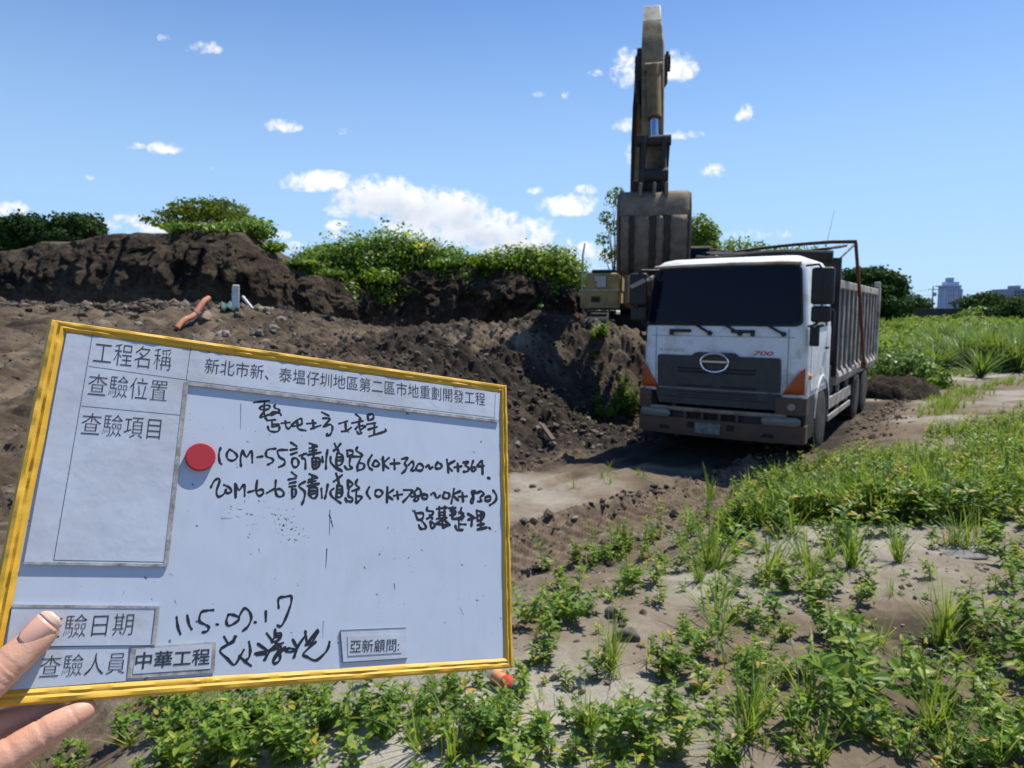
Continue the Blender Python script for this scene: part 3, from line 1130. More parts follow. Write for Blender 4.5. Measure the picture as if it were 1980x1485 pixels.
# roof marker seams
# panel under the windscreen (recess with wiper arms and grab handles)
front_patch([(1.835, -1.06, 1.06), (1.842, -1.065, 1.065)], .004, 'panel_seam', 'seam', nx=24)
for sx in (-1, 1):
    b = MB()
    xs_ = .985 * sx
    pts = [(xs_, front_y(xs_, z) - .004, z) for z in np.linspace(1.05, 1.96, 8)]
    b.tube(pts, .0045, 6)
    b.obj('panel_seam', 'seam', truck)
for hx, up in ((-.58, 1), (.36, -1)):
    b = MB()
    y0 = front_y(hx, 1.905)
    b.bb(hx - .165, hx + .165, y0 - .05, y0 - .025, 1.895, 1.94)
    b.bb(hx - .165, hx - .115, y0 - .05, y0 + .02, 1.85 if up > 0 else 1.895, 1.94)
    b.bb(hx + .115, hx + .165, y0 - .05, y0 + .02, 1.895 if up > 0 else 1.85, 1.94)
    b.obj('grab_handle', 'truck_black', truck, bevel=.008)
for wx in (-.22, .22 - .0, .82):
    b = MB()
    x0 = wx + .10
    p0 = (x0, front_y(x0, 1.90) - .025, 1.885)
    p1 = (wx - .12, front_y(wx - .12, 2.03) - .035, 2.01)
    p2 = (wx - .62, front_y(wx - .62, 2.06) - .03, 2.065)
    b.beam(p0, p1, .055, .03)
    b.beam(p1, p2, .022, .018)
    b.lathe([(-.02, .035), (.03, .035)], p0, 'y', 12)
    b.obj('wiper', 'truck_black', truck, bevel=.004)
# grille: trapezoid block with a raised middle round the emblem
rows = [(1.045, -.93, .90), (1.20, -.94, .905), (1.40, -.945, .90), (1.515, -.945, .895), (1.545, -.92, .87)]
grille = front_patch(rows, .03, 'grille', 'truck_grey', nx=26)
front_patch([(1.53, -.40, .34), (1.585, -.34, .28), (1.60, -.30, .24)], .036, 'grille', 'truck_grey', nx=12)
for (z0, z1, a, c_) in ((1.285, 1.312, -.60, -.10), (1.335, 1.362, -.60, -.16), (1.285, 1.312, .10, .56), (1.335, 1.362, .16, .56), (1.075, 1.10, -.60, -.05), (1.075, 1.10, .06, .58)):
    front_patch([(z0, a, c_), (z1, a, c_)], .034, 'grille_slot', 'tarp', parent=grille, nx=10)
front_patch([(.80, -.90, .86), (.86, -.92, .88), (1.0, -.95, .92), (1.03, -.95, .92)], .05, 'lower_grille', 'truck_grey', nx=24)
for (z0, z1, a, c_) in ((.985, 1.0, -.6, .6), (.90, .912, -.8, .76), (.94, .952, -.6, .6)):
    front_patch([(z0, a, c_), (z1, a, c_)], .054, 'grille_slot', 'tarp', parent=truck, nx=10)
# emblem: chrome oval ring with a cross bar bowed between its sides
b = MB()
ex, ez, ew, eh = -.03, 1.455, .205, .135
ring = []
for k in range(41):
    a = 2 * math.pi * k / 40
    x, z = ex + ew * math.cos(a), ez + eh * math.sin(a) - (.012 if math.sin(a) < -.5 else 0)
    ring.append((x, front_y(x, z) - .055, z))
b.tube(ring, .017, 8, caps=False)
b.beam((ex - ew + .02, front_y(ex, ez) - .055, ez + .008), (ex + ew - .02, front_y(ex, ez) - .055, ez + .008), .03, .026)
b.obj('emblem', 'chrome', truck, smooth=True)
# lettering


def text_mesh(body, mat_, name, parent, M, width=None, height=None, shear=0.0, offset=0.0, thick=0.0, res=4):
    """flat lettering: centred box scaled to width/height, placed by the 4x4 matrix M (x = reading direction, y = up)"""
    c_ = bpy.data.curves.new(name, 'FONT')
    c_.body = body
    c_.shear = shear
    c_.offset = offset
    c_.resolution_u = res
    t = bpy.data.objects.new(name, c_)
    COL.objects.link(t)
    dg = bpy.context.evaluated_depsgraph_get()
    me = bpy.data.meshes.new_from_object(t.evaluated_get(dg))
    bpy.data.objects.remove(t)
    bpy.data.curves.remove(c_)
    V = np.array([v.co[:] for v in me.vertices])
    lo, hi = V.min(0), V.max(0)
    V = V - (lo + hi) / 2
    sx = width / (hi[0] - lo[0]) if width else height / (hi[1] - lo[1])
    sy = height / (hi[1] - lo[1]) if height else sx
    V[:, 0] *= sx
    V[:, 1] *= sy
    V4 = np.concatenate([V, np.ones((len(V), 1))], 1) @ np.array(M).T
    me.vertices.foreach_set('co', V4[:, :3].astype(np.float32).ravel())
    me.materials.clear()
    me.materials.append(mat(mat_))
    me.update()
    return mesh_obj(name, me, parent)


def front_M(x, z, off=.008):
    # reading direction runs along +x seen from the front, slope of the bowed panel included
    d = (front_y(x + .1, z) - front_y(x - .1, z)) / .2
    ux = Vector((1, d, 0)).normalized()
    uz = Vector((0, 0, 1))
    un = ux.cross(uz)
    p = Vector((x, front_y(x, z) - off, z))
    return Matrix(((ux.x, uz.x, un.x, p.x), (ux.y, uz.y, un.y, p.y), (ux.z, uz.z, un.z, p.z), (0, 0, 0, 1)))


text_mesh('700', 'red_letter', 'model_lettering', truck, front_M(.655, 1.605), .27, .062, shear=.25, offset=.012)
text_mesh('HINO', 'grey_letter', 'faded_lettering', truck, front_M(-.71, 1.62), .40, .042, shear=.1)
# corner turn signals: orange triangles below the panel corners
for sx in (-1, 1):
    b = MB()
    P0 = []
    for (z, xin) in ((1.03, .93), (1.12, .985), (1.22, 1.05), (1.32, 1.125), (1.41, 1.20)):
        row = []
        for f in np.linspace(0, 1, 8):
            x = xin + (1.215 - xin) * f
            y = front_y(x, z) - .012
            row.append((sx * x, y, z))
        P0.append(row)
    b.grid(P0)
    b.obj('turn_signal', 'orange_lens', truck, smooth=True, solid=.02)
# bumper: rusty brown, ends higher than the middle, lower lip, slots, lamps
bp_ = MB()


def bump_y(x):
    return -.10 + .11 * (abs(x) / 1.25) ** 2.2 + (.0 if abs(x) < 1.12 else 3.5 * (abs(x) - 1.12) ** 2)


xs = np.linspace(-1.255, 1.255, 44)


def bump_band(z0, z1, x0, x1, off=0, n_=30, depth=.16):
    b = MB()
    xx = np.linspace(x0, x1, n_)
    b.grid([[(x, bump_y(x) + off, z0) for x in xx], [(x, bump_y(x) + off - .012, (z0 + z1) / 2) for x in xx], [(x, bump_y(x) + off, z1) for x in xx], [(x, bump_y(x) + off + depth, z1) for x in xx]])
    b.grid([[(x, bump_y(x) + off + depth, z0) for x in xx], [(x, bump_y(x) + off, z0) for x in xx]])
    for j in (0, n_ - 1):
        b.f.append((j, n_ + j, 2 * n_ + j, 3 * n_ + j, 4 * n_ + j))
        b.m.append(0)
    return b


bumper = bump_band(.33, .585, -1.255, 1.255, n_=44).obj('bumper', 'rust_brown', truck, smooth=True)
bump_band(.695, .75, -1.02, 1.0, .0, depth=.10).obj('bumper_ledge', 'ledge_tan', truck, smooth=True)
for (a, c_) in ((-1.255, -1.02), (1.0 - .14, 1.255)):
    bump_band(.70 if a < 0 else .74, .985, a, c_, .004, 12).obj('bumper_corner', 'rust_brown', truck, smooth=True)
b = MB()
b.bb(-.95, .92, .0, .06, .57, .71)
b.obj('bumper_recess', 'bed_slate', truck)
for x in (-.45, -.19, .07, .33):
    b = MB()
    b.bb(x - .022, x + .022, -.075, .0, .585, .70)
    b.obj('bumper_rib', 'rust_brown', truck, bevel=.006)
for x in (-.32, -.06, .20):
    b = MB()
    b.bb(x - .09, x + .09, -.02, -.005, .60, .69)
    b.obj('bumper_slot', 'tarp', truck)
for sx in (-1, 1):
    x0, x1 = sorted((sx * .68, sx * 1.20))
    b = MB()
    rows = []
    for k in range(7):
        z = .575 + .135 * k / 6
        ins = .07 * (1 - math.sqrt(max(1 - (abs(k - 3) / 3.0) ** 2, 0)))
        rows.append([(x, bump_y(x) - .022 + .02 * (abs(k - 3) / 3) ** 2, z) for x in np.linspace(x0 + ins, x1 - ins, 14)])
    b.grid(rows)
    b.obj('headlight', 'lamp_lens', truck, smooth=True, solid=.02)
    b = MB()
    xc = sx * 1.07
    b.lathe([(bump_y(xc) - .02, .002), (bump_y(xc) - .018, .05), (bump_y(xc) + .03, .055)], (xc, 0, .86), 'y', 20)
    b.obj('corner_lamp', 'rust_bar' if sx < 0 else 'bed_rib', truck, smooth=True)
    b = MB()
    xc = sx * .72
    b.bb(xc - .13, xc + .13, bump_y(xc) - .012, bump_y(xc) + .02, .40, .46)
    b.obj('bumper_slot', 'tarp', truck)
    b = MB()
    xc = sx * .30 - .05
    b.bb(xc - .05, xc + .05, bump_y(xc) - .016, bump_y(xc) + .02, .45, .54)
    b.obj('bumper_slot', 'tarp', truck)
b = MB()
b.bb(-.27, .11, bump_y(0) - .035, bump_y(0) - .022, .385, .545)
plate = b.obj('number_plate', 'plate_green', truck, bevel=.004)
# cab sides: door, window, fender panel, step
for sx in (-1, 1):
    X = sx * HW
    b = MB()
    b.prism([(.42, 1.05), (.42, 1.93), (.52, 2.03), (.60, 2.80), (1.72, 2.80), (1.74, 1.05)], X - .008 * sx, X + .010 * sx - 0 * sx, 'x')
    # follow the inward lean of the cab above the belt line
    b.v = [(x - sx * max(0, z - 1.95) * .115, y, z) for x, y, z in b.v]
    door = b.obj('door', 'truck_white', truck, bevel=.006)
    b = MB()
    b.prism([(.56, 2.06), (.66, 2.74), (1.66, 2.74), (1.67, 1.98), (.9, 1.98)], X + .002 * sx, X + .018 * sx, 'x')
    b.v = [(x - sx * max(0, z - 1.95) * .115, y, z) for x, y, z in b.v]
    b.obj('door_window', 'dark_glass', door, bevel=.004)
    b = MB()
    b.bb(X + .012 * sx, X + .045 * sx, 1.46, 1.62, 1.62, 1.66)
    b.obj('door_handle', 'truck_black', door, bevel=.006)
    b = MB()
    b.tube([(X + .03 * sx, 1.86, 1.55), (X + .07 * sx, 1.86, 1.6), (X + .07 * sx, 1.86, 2.2), (X + .03 * sx, 1.86, 2.25)], .014, 8)
    b.obj('grab_rail', 'truck_black', truck, smooth=True)
    # black corner block with step below the fender
    b = MB()
    b.prism([(.10, .34), (.10, .98), (.72, 1.0), (.80, .8), (.82, .5), (.70, .34)], X - .25 * sx, X + .012 * sx, 'x')
    b.obj('step_block', 'truck_black', truck, bevel=.02)
    # fender over the front wheel
    b = MB()
    arc = [(1.42 + .66 * math.cos(R(a)), .56 + .66 * math.sin(R(a))) for a in range(5, 176, 10)]
    b.grid([[(X - .32 * sx, y, z) for y, z in arc], [(X + .02 * sx, y, z) for y, z in arc], [(X + .02 * sx, 1.42 + (y - 1.42) * .92, .56 + (z - .56) * .92) for y, z in arc]])
    b.obj('fender', 'truck_white', truck, smooth=True)
    b = MB()
    b.lathe([(X * 1 - .01 * sx, .045), (X + .03 * sx, .04), (X + .04 * sx, .02)], (0, .32, 1.27), 'x', 14)
    b.obj('side_marker', 'amber_lens', truck, smooth=True)
    # mirrors on arms ahead of the door
    b = MB()
    X = sx * (HW - (.17 if sx < 0 else 0))
    b.tube([(X - .06 * sx, .12, 2.84), (X + .14 * sx, -.10, 2.84), (X + .20 * sx, -.12, 2.75), (X + .20 * sx, -.12, 2.1), (X + .10 * sx, -.02, 2.02), (X - .0 * sx, .1, 2.0)], .016, 8)
    arm_ = b.obj('mirror_arm', 'truck_black', truck, smooth=True)
    b = MB()
    b.bb(X + .05 * sx, X + .34 * sx, -.13, -.02, 2.30, 2.80)
    b.obj('mirror', 'truck_black', truck, bevel=.04, seg=3)
    b = MB()
    b.bb(X + .06 * sx, X + .31 * sx, -.12, -.02, 2.06, 2.28)
    b.obj('mirror', 'truck_black', truck, bevel=.035, seg=3)
    b = MB()
    b.bb(X + .015 * sx, X + .14 * sx, .12, .19, 1.72, 2.0)
    b.beam((X + .06 * sx, .15, 1.98), (X + .20 * sx, .12, 2.02), .03, .04)
    b.obj('grab_rail', 'truck_black', truck, bevel=.02)
b = MB()
b.tube([(-1.08, .06, 2.72), (-1.15, -.10, 2.68), (-1.34, -.17, 2.58)], [.035, .045, .03], 10)
b.obj('mirror_arm', 'bed_rib', truck, smooth=True)
# wheels


def wheel(xc, yc, r, w, face, name='wheel'):
    """face: +1 / -1 side the rim dish shows"""
    t_ = MB()
    prof = []
    for k in range(13):
        a = math.pi * (k / 12)
        prof.append((xc - math.cos(a) * w / 2 * (1 if k not in (0, 12) else 1), r * (.60 + .40 * min(1, math.sin(a) * 1.7))))
    t_.lathe(prof, (0, yc, r), 'x', 48)
    for k in range(44):            # tread blocks
        a = 2 * math.pi * k / 44
        for sx in (-.25, .25):
            c_ = (xc + sx * w, yc + math.cos(a + sx * .06) * (r + .004), r + math.sin(a + sx * .06) * (r + .004))
            t_.box(c_, (w * .40, .05, .025), 0, Matrix.Rotation(a - math.pi / 2, 3, 'X'))
    tyre = t_.obj(name, 'rubber', truck, smooth=True)
    r_ = MB()
    f = face
    R0 = r * .60
    r_.lathe([(xc + f * w * .44, R0), (xc + f * w * .50, R0 * .97), (xc + f * w * .44, R0 * .88), (xc + f * w * .16, R0 * .78), (xc + f * w * .10, R0 * .46), (xc + f * w * .34, R0 * .40), (xc + f * w * .40, R0 * .18), (xc + f * w * .40, .01)], (0, yc, r), 'x', 36)
    for k in range(10):
        a = 2 * math.pi * k / 10
        r_.lathe([(xc + f * w * .10, .018), (xc + f * w * .22, .018)], (0, yc + math.cos(a) * R0 * .60, r + math.sin(a) * R0 * .60), 'x', 8)
    r_.obj('rim', 'steel', tyre, smooth=True)
    return tyre


for sx in (-1, 1):
    wheel(sx * 1.085, 1.42, .52, .30, sx)
    for yy in (5.55, 6.90):
        wheel(sx * 1.08, yy, .52, .28, -sx * .2 if False else sx)
        wheel(sx * .76, yy, .52, .28, sx)
# chassis, axles, tanks, skirts
b = MB()
for sx in (-1, 1):
    b.bb(sx * .43 - .05, sx * .43 + .05, .4, 8.3, .72, .98)
for yy in (1.42, 5.55, 6.90):
    b.lathe([(-1.0, .09), (1.0, .09)], (0, yy, .52), 'x', 14)
for yy in (2.4, 3.6, 4.8, 6.2, 7.6):
    b.bb(-.43, .43, yy - .06, yy + .06, .74, .96)
b.obj('chassis', 'truck_black', truck, bevel=.01)
for sx in (-1, 1):
    b = MB()
    b.bb(sx * .62, sx * 1.10, 2.45, 3.35, .50, .98)
    b.obj('battery_box' if sx < 0 else 'fuel_tank', 'truck_black' if sx < 0 else 'truck_grey', truck, bevel=.05, seg=3)
    b = MB()
    b.bb(sx * 1.16, sx * 1.20, 2.3, 4.85, .56, .76)
    b.bb(sx * 1.16, sx * 1.20, 2.3, 4.85, .36, .46)
    for yy in (2.5, 3.6, 4.7):
        b.bb(sx * 1.10, sx * 1.16, yy - .03, yy + .03, .36, .95)
    b.obj('side_guard', 'bed_rib', truck, bevel=.008)
    b = MB()
    b.bb(sx * .95, sx * 1.19, 2.25, 2.42, .62, 1.30)
    b.obj('mud_flap', 'truck_black', truck, bevel=.01)
    b = MB()
    b.bb(sx * .62, sx * 1.18, 7.62, 7.66, .28, .98)
    b.obj('mud_flap', 'truck_black', truck)
# behind the cab: hoist, air intake, ladder
b = MB()
b.bb(-1.05, 1.05, 2.16, 2.22, 1.1, 2.55)
b.bb(.80, 1.12, 2.24, 2.62, 1.0, 2.75)
b.lathe([(1.0, .11), (2.6, .11)], (-.6, 2.5, 0), 'z', 16)
b.obj('rear_cab_gear', 'truck_black', truck, bevel=.02)
# tipper bed
BZ0, BZ1 = 1.08, 2.62
BY0, BY1 = 2.85, 8.75
BX = 1.22
bed = MB()
for sx in (-1, 1):
    bed.bb(sx * (BX - .10), sx * (BX - .055), BY0, BY1, BZ0, BZ1)
bed.bb(-BX + .1, BX - .1, BY0, BY1, BZ0 + .02, BZ0 + .09)
bed_o = bed.obj('bed', 'bed_slate', truck, bevel=.008)
b = MB()
b.bb(-BX, BX, BY0 - .08, BY0, BZ0, BZ1 + .50)
for x in (-.8, -.4, 0, .4, .8):
    b.bb(x - .05, x + .05, BY0 - .13, BY0 - .08, BZ0 + .1, BZ1 + .40)
b.prism([(BY0, BZ1 + .02), (BY0 + .9, BZ1 + .02), (BY0, BZ1 + .48)], -BX + .055, -BX + .10, 'x')
b.prism([(BY0, BZ1 + .02), (BY0 + .9, BZ1 + .02), (BY0, BZ1 + .48)], BX - .10, BX - .055, 'x')
b.obj('headboard', 'truck_black', truck, bevel=.01)
for sx in (-1, 1):
    b = MB()
    b.bb(sx * (BX - .13), sx * (BX - .005), BY0, BY1, BZ1 - .02, BZ1 + .13)
    b.obj('top_rail', 'bed_rib', truck, bevel=.02)
    b = MB()
    b.prism([(sx * (BX - .12), BZ0 - .16), (sx * (BX - .02), BZ0 - .16), (sx * (BX + .02), BZ0 - .02), (sx * (BX - .02), BZ0 + .06), (sx * (BX - .12), BZ0 + .06)], BY0, BY1, 'y')
    b.obj('bottom_rail', 'bed_rib', truck, bevel=.01)
    for k in range(11):
        yy = BY0 + .12 + k * (BY1 - BY0 - .24) / 10
        b = MB()
        b.bb(sx * (BX - .055), sx * (BX - .022), yy - .05, yy + .05, BZ0 + .06, BZ1 - .02)
        b.prism([(sx * (BX - .05), BZ0 + .20), (sx * (BX + .03), BZ0 + .02), (sx * (BX - .05), BZ0 + .0)], yy - .075, yy + .075, 'y')
        b.obj('bed_rib', 'bed_rib', truck, bevel=.006)
    b = MB()
    b.bb(sx * (BX - .12), sx * (BX + .03), BY1 + .0, BY1 + .14, BZ0 - .1, BZ1 + .16)
    b.bb(sx * (BX - .11), sx * (BX + .02), BY1 - .06, BY1 + .10, BZ1 + .16, BZ1 + .30)
    b.obj('corner_post', 'bed_rib', truck, bevel=.02)
b = MB()
b.bb(-BX + .13, BX - .13, BY1 + .02, BY1 + .10, BZ0 - .02, BZ1 + .05)
b.obj('tailgate', 'bed_slate', truck, bevel=.01)
# tarpaulin roller and its swing arms
b = MB()
for k in range(3):
    pass
b.tube([(x, 2.70 + .04 * math.sin(x * 5), 3.17 + .03 * math.sin(x * 3.1 + 1)) for x in np.linspace(-1.28, 1.1, 16)], .10, 12)
b.obj('tarpaulin_roll', 'tarp', truck, smooth=True)
PV = (5.65, 1.12)
for sx in (-1, 1):
    b = MB()
    xx = sx * (BX + .10)
    b.beam((xx, PV[0], PV[1]), (xx, 4.45, 2.55), .06, .07)
    b.beam((xx, 4.45, 2.55), (xx - .02 * sx, 3.75, 3.44), .055, .06)
    b.lathe([(xx - .05, .09), (xx + .05, .09)], (0, PV[0], PV[1]), 'x', 16)
    b.obj('tarp_arm', 'rust_bar', truck, bevel=.01)
b = MB()
pts = [(BX + .1, 3.75, 3.46), (.9, 3.72, 3.475), (.3, 3.70, 3.46), (-.3, 3.66, 3.42), (-.9, 3.62, 3.36), (-BX - .1, 3.75, 3.44)]
b.tube(pts, [.034, .034, .03, .03, .028, .03], 8)
b.obj('tarp_crossbar', 'rust_bar', truck, smooth=True)
b = MB()
b.tube([(BX - .06, 3.0, 2.7), (BX - .1, 3.1, 3.1), (BX + .06, 3.7, 3.40)], .02, 8)
b.tube([(BX - .12, 3.05, 3.12), (BX - .12, 3.05, 2.6)], .05, 10)
b.bb(BX - .30, BX - .05, 2.9, 3.2, 2.7, 2.98)
b.obj('tarp_motor', 'truck_black', truck, bevel=.01)
b = MB()
rows = []
for i in range(12):
    y = 2.75 + i * .085
    rows.append([(x, y + .03 * math.sin(x * 7 + i), 3.30 + .10 * (y - 2.75) - .07 * (1 - (x / 1.2) ** 2) + .02 * math.sin(x * 9 + i * 2)) for x in np.linspace(-1.18, 1.18, 30)])
b.grid(rows)
b.obj('tarpaulin', 'tarp', truck, smooth=True, solid=.01)
b = MB()
b.tube([(1.02, 2.3, 2.9), (1.04, 2.4, 3.35), (1.10, 2.6, 3.9)], [.005, .004, .002], 6)
b.obj('antenna', 'truck_black', truck)

# ================================================================== EXCAVATOR
mat_plain('digger_yellow', (.42, .30, .10), .6, dirt=(.20, .15, .085), dirt_scale=2.5, dirt_amt=.6)
mat_plain('digger_arm', (.27, .21, .12), .7, dirt=(.085, .066, .046), dirt_scale=2.5, dirt_amt=.6)
mat_plain('digger_boom', (.23, .15, .055), .7, dirt=(.09, .065, .04), dirt_scale=2.0, dirt_amt=.6)
mat_plain('digger_pale', (.52, .49, .40), .6, dirt=(.28, .24, .17), dirt_scale=4, dirt_amt=.5)
mat_plain('digger_dark', (.020, .019, .018), .7, dirt=(.055, .048, .04), dirt_scale=4, dirt_amt=.5)
mat_plain('bucket_steel', (.125, .098, .070), .9, dirt=(.23, .185, .135), dirt_scale=4.5, dirt_amt=.95, bumps=1.0)
mat_plain('bucket_gap', (.045, .038, .030), .9, dirt=(.08, .07, .06), dirt_scale=5, dirt_amt=.5)
mat_plain('white_letter', (.55, .54, .50), .6)
BETA = math.atan2(1252 - 990, FOC)
EX_D = 19.3
ex0 = atd(1252, 600, EX_D)
EXZ = float(base_h(np.array([ex0[0]]), np.array([ex0[1]]))[0]) - .05
EXZ = .68
exc = empty('excavator', (ex0[0], ex0[1], EXZ), -BETA)
tag(exc, 'dirty yellow tracked excavator with raised boom and bucket hanging behind the truck', 'excavator')
EXI = (Matrix.Translation((ex0[0], ex0[1], EXZ)) @ Matrix.Rotation(-BETA, 4, 'Z')).inverted()


def E(px, py, d):
    return EXI @ Vector(atd(px, py, d))


def tapered(pts, ws, hs, m=0):
    """box-section member through points with width (x) and depth (along y/z) given at each"""
    b = MB()
    pts = [Vector(p) for p in pts]
    rows = []
    for i, p in enumerate(pts):
        d = (pts[min(i + 1, len(pts) - 1)] - pts[max(i - 1, 0)]).normalized()
        s_ = Vector((1, 0, 0))
        t_ = s_.cross(d).normalized()
        w, h = ws[i] / 2, hs[i] / 2
        rows.append([p + s_ * -w + t_ * -h, p + s_ * w + t_ * -h, p + s_ * w + t_ * h, p + s_ * -w + t_ * h, p + s_ * -w + t_ * -h])
    b.grid(rows)
    b.f.append((0, 1, 2, 3))
    b.m.append(0)
    k = (len(pts) - 1) * 5
    b.f.append((k, k + 1, k + 2, k + 3))
    b.m.append(0)
    return b


# undercarriage
for sx in (-1, 1):
    b = MB()
    prof = []
    for a in range(0, 181, 15):
        prof.append((2.0 + .42 * math.sin(R(a)), .45 + .42 * math.cos(R(a))))
    for a in range(180, 361, 15):
        prof.append((-2.0 + .42 * math.sin(R(a)), .45 + .42 * math.cos(R(a))))
    b.prism(prof, sx * .95, sx * 1.5, 'x')
    for k in range(36):
        t_ = k / 36
        yy = -2.2 + 4.4 * t_
        b.bb(sx * .95, sx * 1.5, yy - .035, yy + .035, .86, .905)
    b.obj('crawler_track', 'digger_dark', exc, bevel=.01)
b = MB()
b.bb(-.95, .95, -1.0, 1.0, .35, .80)
b.lathe([(.80, .75), (.95, .75)], (0, 0, 0), 'z', 24)
b.obj('undercarriage', 'digger_dark', exc)
# house: engine deck, side box with ledge, counterweight
b = MB()
b.bb(-1.62, 1.60, -1.3, 2.4, .92, 1.10)
b.obj('deck', 'digger_dark', exc, bevel=.03)
b = MB()
b.bb(-1.70, -.72, -1.75, 2.2, .95, 1.42)
b.obj('side_box', 'digger_yellow', exc, bevel=.03)
b = MB()
b.bb(-1.58, -.70, -1.60, 2.2, 1.42, 1.86)
b.obj('side_box', 'digger_yellow', exc, bevel=.04)
b = MB()
b.bb(-1.45, -.70, -1.4, 2.2, 1.86, 1.96)
b.obj('hood', 'digger_dark', exc, bevel=.04)
b = MB()
b.bb(-1.50, 1.55, 1.6, 2.75, 1.0, 2.0)
b.obj('counterweight', 'digger_yellow', exc, bevel=.15, seg=3)
b = MB()
b.bb(-1.72, -.70, -1.78, -1.70, 1.40, 1.44)
b.obj('ledge', 'digger_pale', exc)
b = MB()
b.bb(-1.28, -1.06, -1.635, -1.60, 1.50, 1.78)
b.bb(-1.34, -1.24, -1.635, -1.60, 1.66, 1.78)
b.obj('faded_sticker', 'white_letter', exc)
b = MB()
b.bb(-1.42, -1.20, -1.785, -1.755, 1.12, 1.26)
b.obj('tool_hatch', 'digger_dark', exc)
b = MB()
b.tube([(-1.66, -1.6, 1.4), (-1.66, -1.6, 2.3), (-1.61, -1.58, 2.62)], [.026, .024, .02], 8)
b.obj('handrail', 'digger_pale', exc, smooth=True)
# cab
b = MB()
b.prism([(-1.75, 1.05), (-1.85, 1.7), (-1.55, 2.50), (-.1, 2.58), (.0, 1.05)], .55, 1.55, 'x')
b.obj('cab', 'digger_dark', exc, bevel=.06, seg=3)
b = MB()
b.prism([(-1.80, 1.25), (-1.88, 1.7), (-1.60, 2.42), (-1.56, 2.40), (-1.80, 1.7), (-1.74, 1.25)], .64, 1.46, 'x')
b.obj('windscreen', 'dark_glass', exc)
# boom: foot -> bend -> tip
foot = E(1236, 585, 18.2)
bend1 = E(1240, 400, 19.6)
bend2 = E(1243, 250, 19.3)
tip = E(1250, 118, 17.4)
mid1 = foot.lerp(bend1, .5) + Vector((0, .2, 0))
tapered([foot, mid1, bend1, bend2, bend2.lerp(tip, .5), tip], [.62, .62, .60, .58, .55, .50], [.6, .95, 1.15, 1.05, .8, .5]).obj('boom', 'digger_boom', exc, bevel=.03)
for sx in (-1, 1):
    b = MB()
    p0 = E(1252 + sx * 34, 590, 17.5)
    p1 = bend1 + Vector((sx * .36, -.35, .2))
    pm = p0.lerp(p1, .62)
    b.tube([p0, pm], .13, 14)
    b.obj('boom_cylinder', 'digger_boom' if sx < 0 else 'digger_dark', exc, smooth=True)
    b = MB()
    b.tube([pm, p1], .07, 12)
    b.obj('cylinder_rod', 'chrome', exc, smooth=True)
# stick
st_top = E(1261, 24, 17.75)
st_a = E(1261, 62, 17.55)
st_b = E(1262, 118, 17.25)
st_m = E(1262, 240, 16.8)
st_e = E(1262, 392, 16.15)
tapered([st_top, st_a], [.40, .44], [.45, .70]).obj('stick_tip', 'digger_pale', exc, bevel=.03)
tapered([st_a, st_b, st_m, st_e], [.44, .52, .50, .42], [.70, 1.0, .8, .45]).obj('stick', 'digger_arm', exc, bevel=.03)
# bosses and pivot pins
b = MB()
b.lathe([(st_b.x - .42, .20), (st_b.x + .42, .20)], (0, st_b.y + .2, st_b.z), 'x', 18)
b.obj('pivot_pin', 'digger_dark', exc, bevel=.02)
# bucket cylinder in front of the stick
c0 = E(1264, 130, 16.55)
c1 = E(1265, 228, 16.2)
c2 = E(1266, 272, 15.95)
b = MB()
b.tube([c0, c1], .155, 16)
b.lathe([(-.20, .10), (.20, .10)], c0, 'x', 14)
b.obj('bucket_cylinder', 'digger_boom', exc, smooth=True)
b = MB()
b.tube([c1, c2], .085, 14)
b.obj('cylinder_rod', 'chrome', exc, smooth=True)
b = MB()
for sx in (-1, 1):
    b.beam(c2 + Vector((sx * .22, 0, .06)), E(1262 + sx * 20, 378, 15.8), .09, .26)
    b.beam(c2 + Vector((sx * .30, .0, .05)), E(1262 + sx * 25, 350, 16.3), .07, .20)
b.lathe([(c2.x - .40, .12), (c2.x + .36, .12)], (0, c2.y, c2.z), 'x', 16)
lk = E(1262, 340, 15.85)
b.lathe([(lk.x - .30, .17), (lk.x + .34, .17)], (0, lk.y, lk.z), 'x', 16)
b.box(E(1262, 362, 15.95), (.55, .3, .30))
b.obj('bucket_link', 'digger_dark', exc, bevel=.015)
# hydraulic hoses
for (pts, r_) in (([(1240, 100, 17.2), (1233, 112, 17.0), (1231, 150, 17.0), (1236, 200, 17.0)], .05),
                  ([(1244, 104, 17.2), (1238, 118, 17.0), (1237, 160, 17.0), (1240, 230, 17.1)], .04),
                  ([(1282, 112, 17.0), (1287, 128, 16.9), (1286, 160, 16.9), (1278, 172, 16.9)], .045),
                  ([(1276, 140, 16.9), (1287, 118, 16.9), (1291, 100, 16.9)], .035),
                  ([(1238, 160, 17.2), (1227, 190, 17.4), (1224, 270, 17.6), (1222, 345, 17.8), (1227, 395, 18.0)], .03),
                  ([(1240, 170, 17.2), (1231, 200, 17.4), (1228, 280, 17.6), (1225, 350, 17.8), (1230, 395, 18.0)], .03)):
    b = MB()
    q4 = [E(*p) for p in pts]
    # smooth the run
    sm = []
    for i in range(len(q4) - 1):
        for f in (0, .25, .5, .75):
            a0, a1, a2, a3 = q4[max(i - 1, 0)], q4[i], q4[i + 1], q4[min(i + 2, len(q4) - 1)]
            sm.append(.5 * ((2 * a1) + (a2 - a0) * f + (2 * a0 - 5 * a1 + 4 * a2 - a3) * f * f + (3 * a1 - a0 - 3 * a2 + a3) * f ** 3))
    sm.append(q4[-1])
    b.tube(sm, r_, 8)
    b.obj('hydraulic_hose', 'digger_dark', exc, smooth=True)
b = MB()
b.box(E(1238, 128, 17.05), (.16, .25, .75))
b.box(E(1285, 140, 16.95), (.14, .22, .50))
b.box(E(1236, 362, 17.7), (.34, .4, .26))
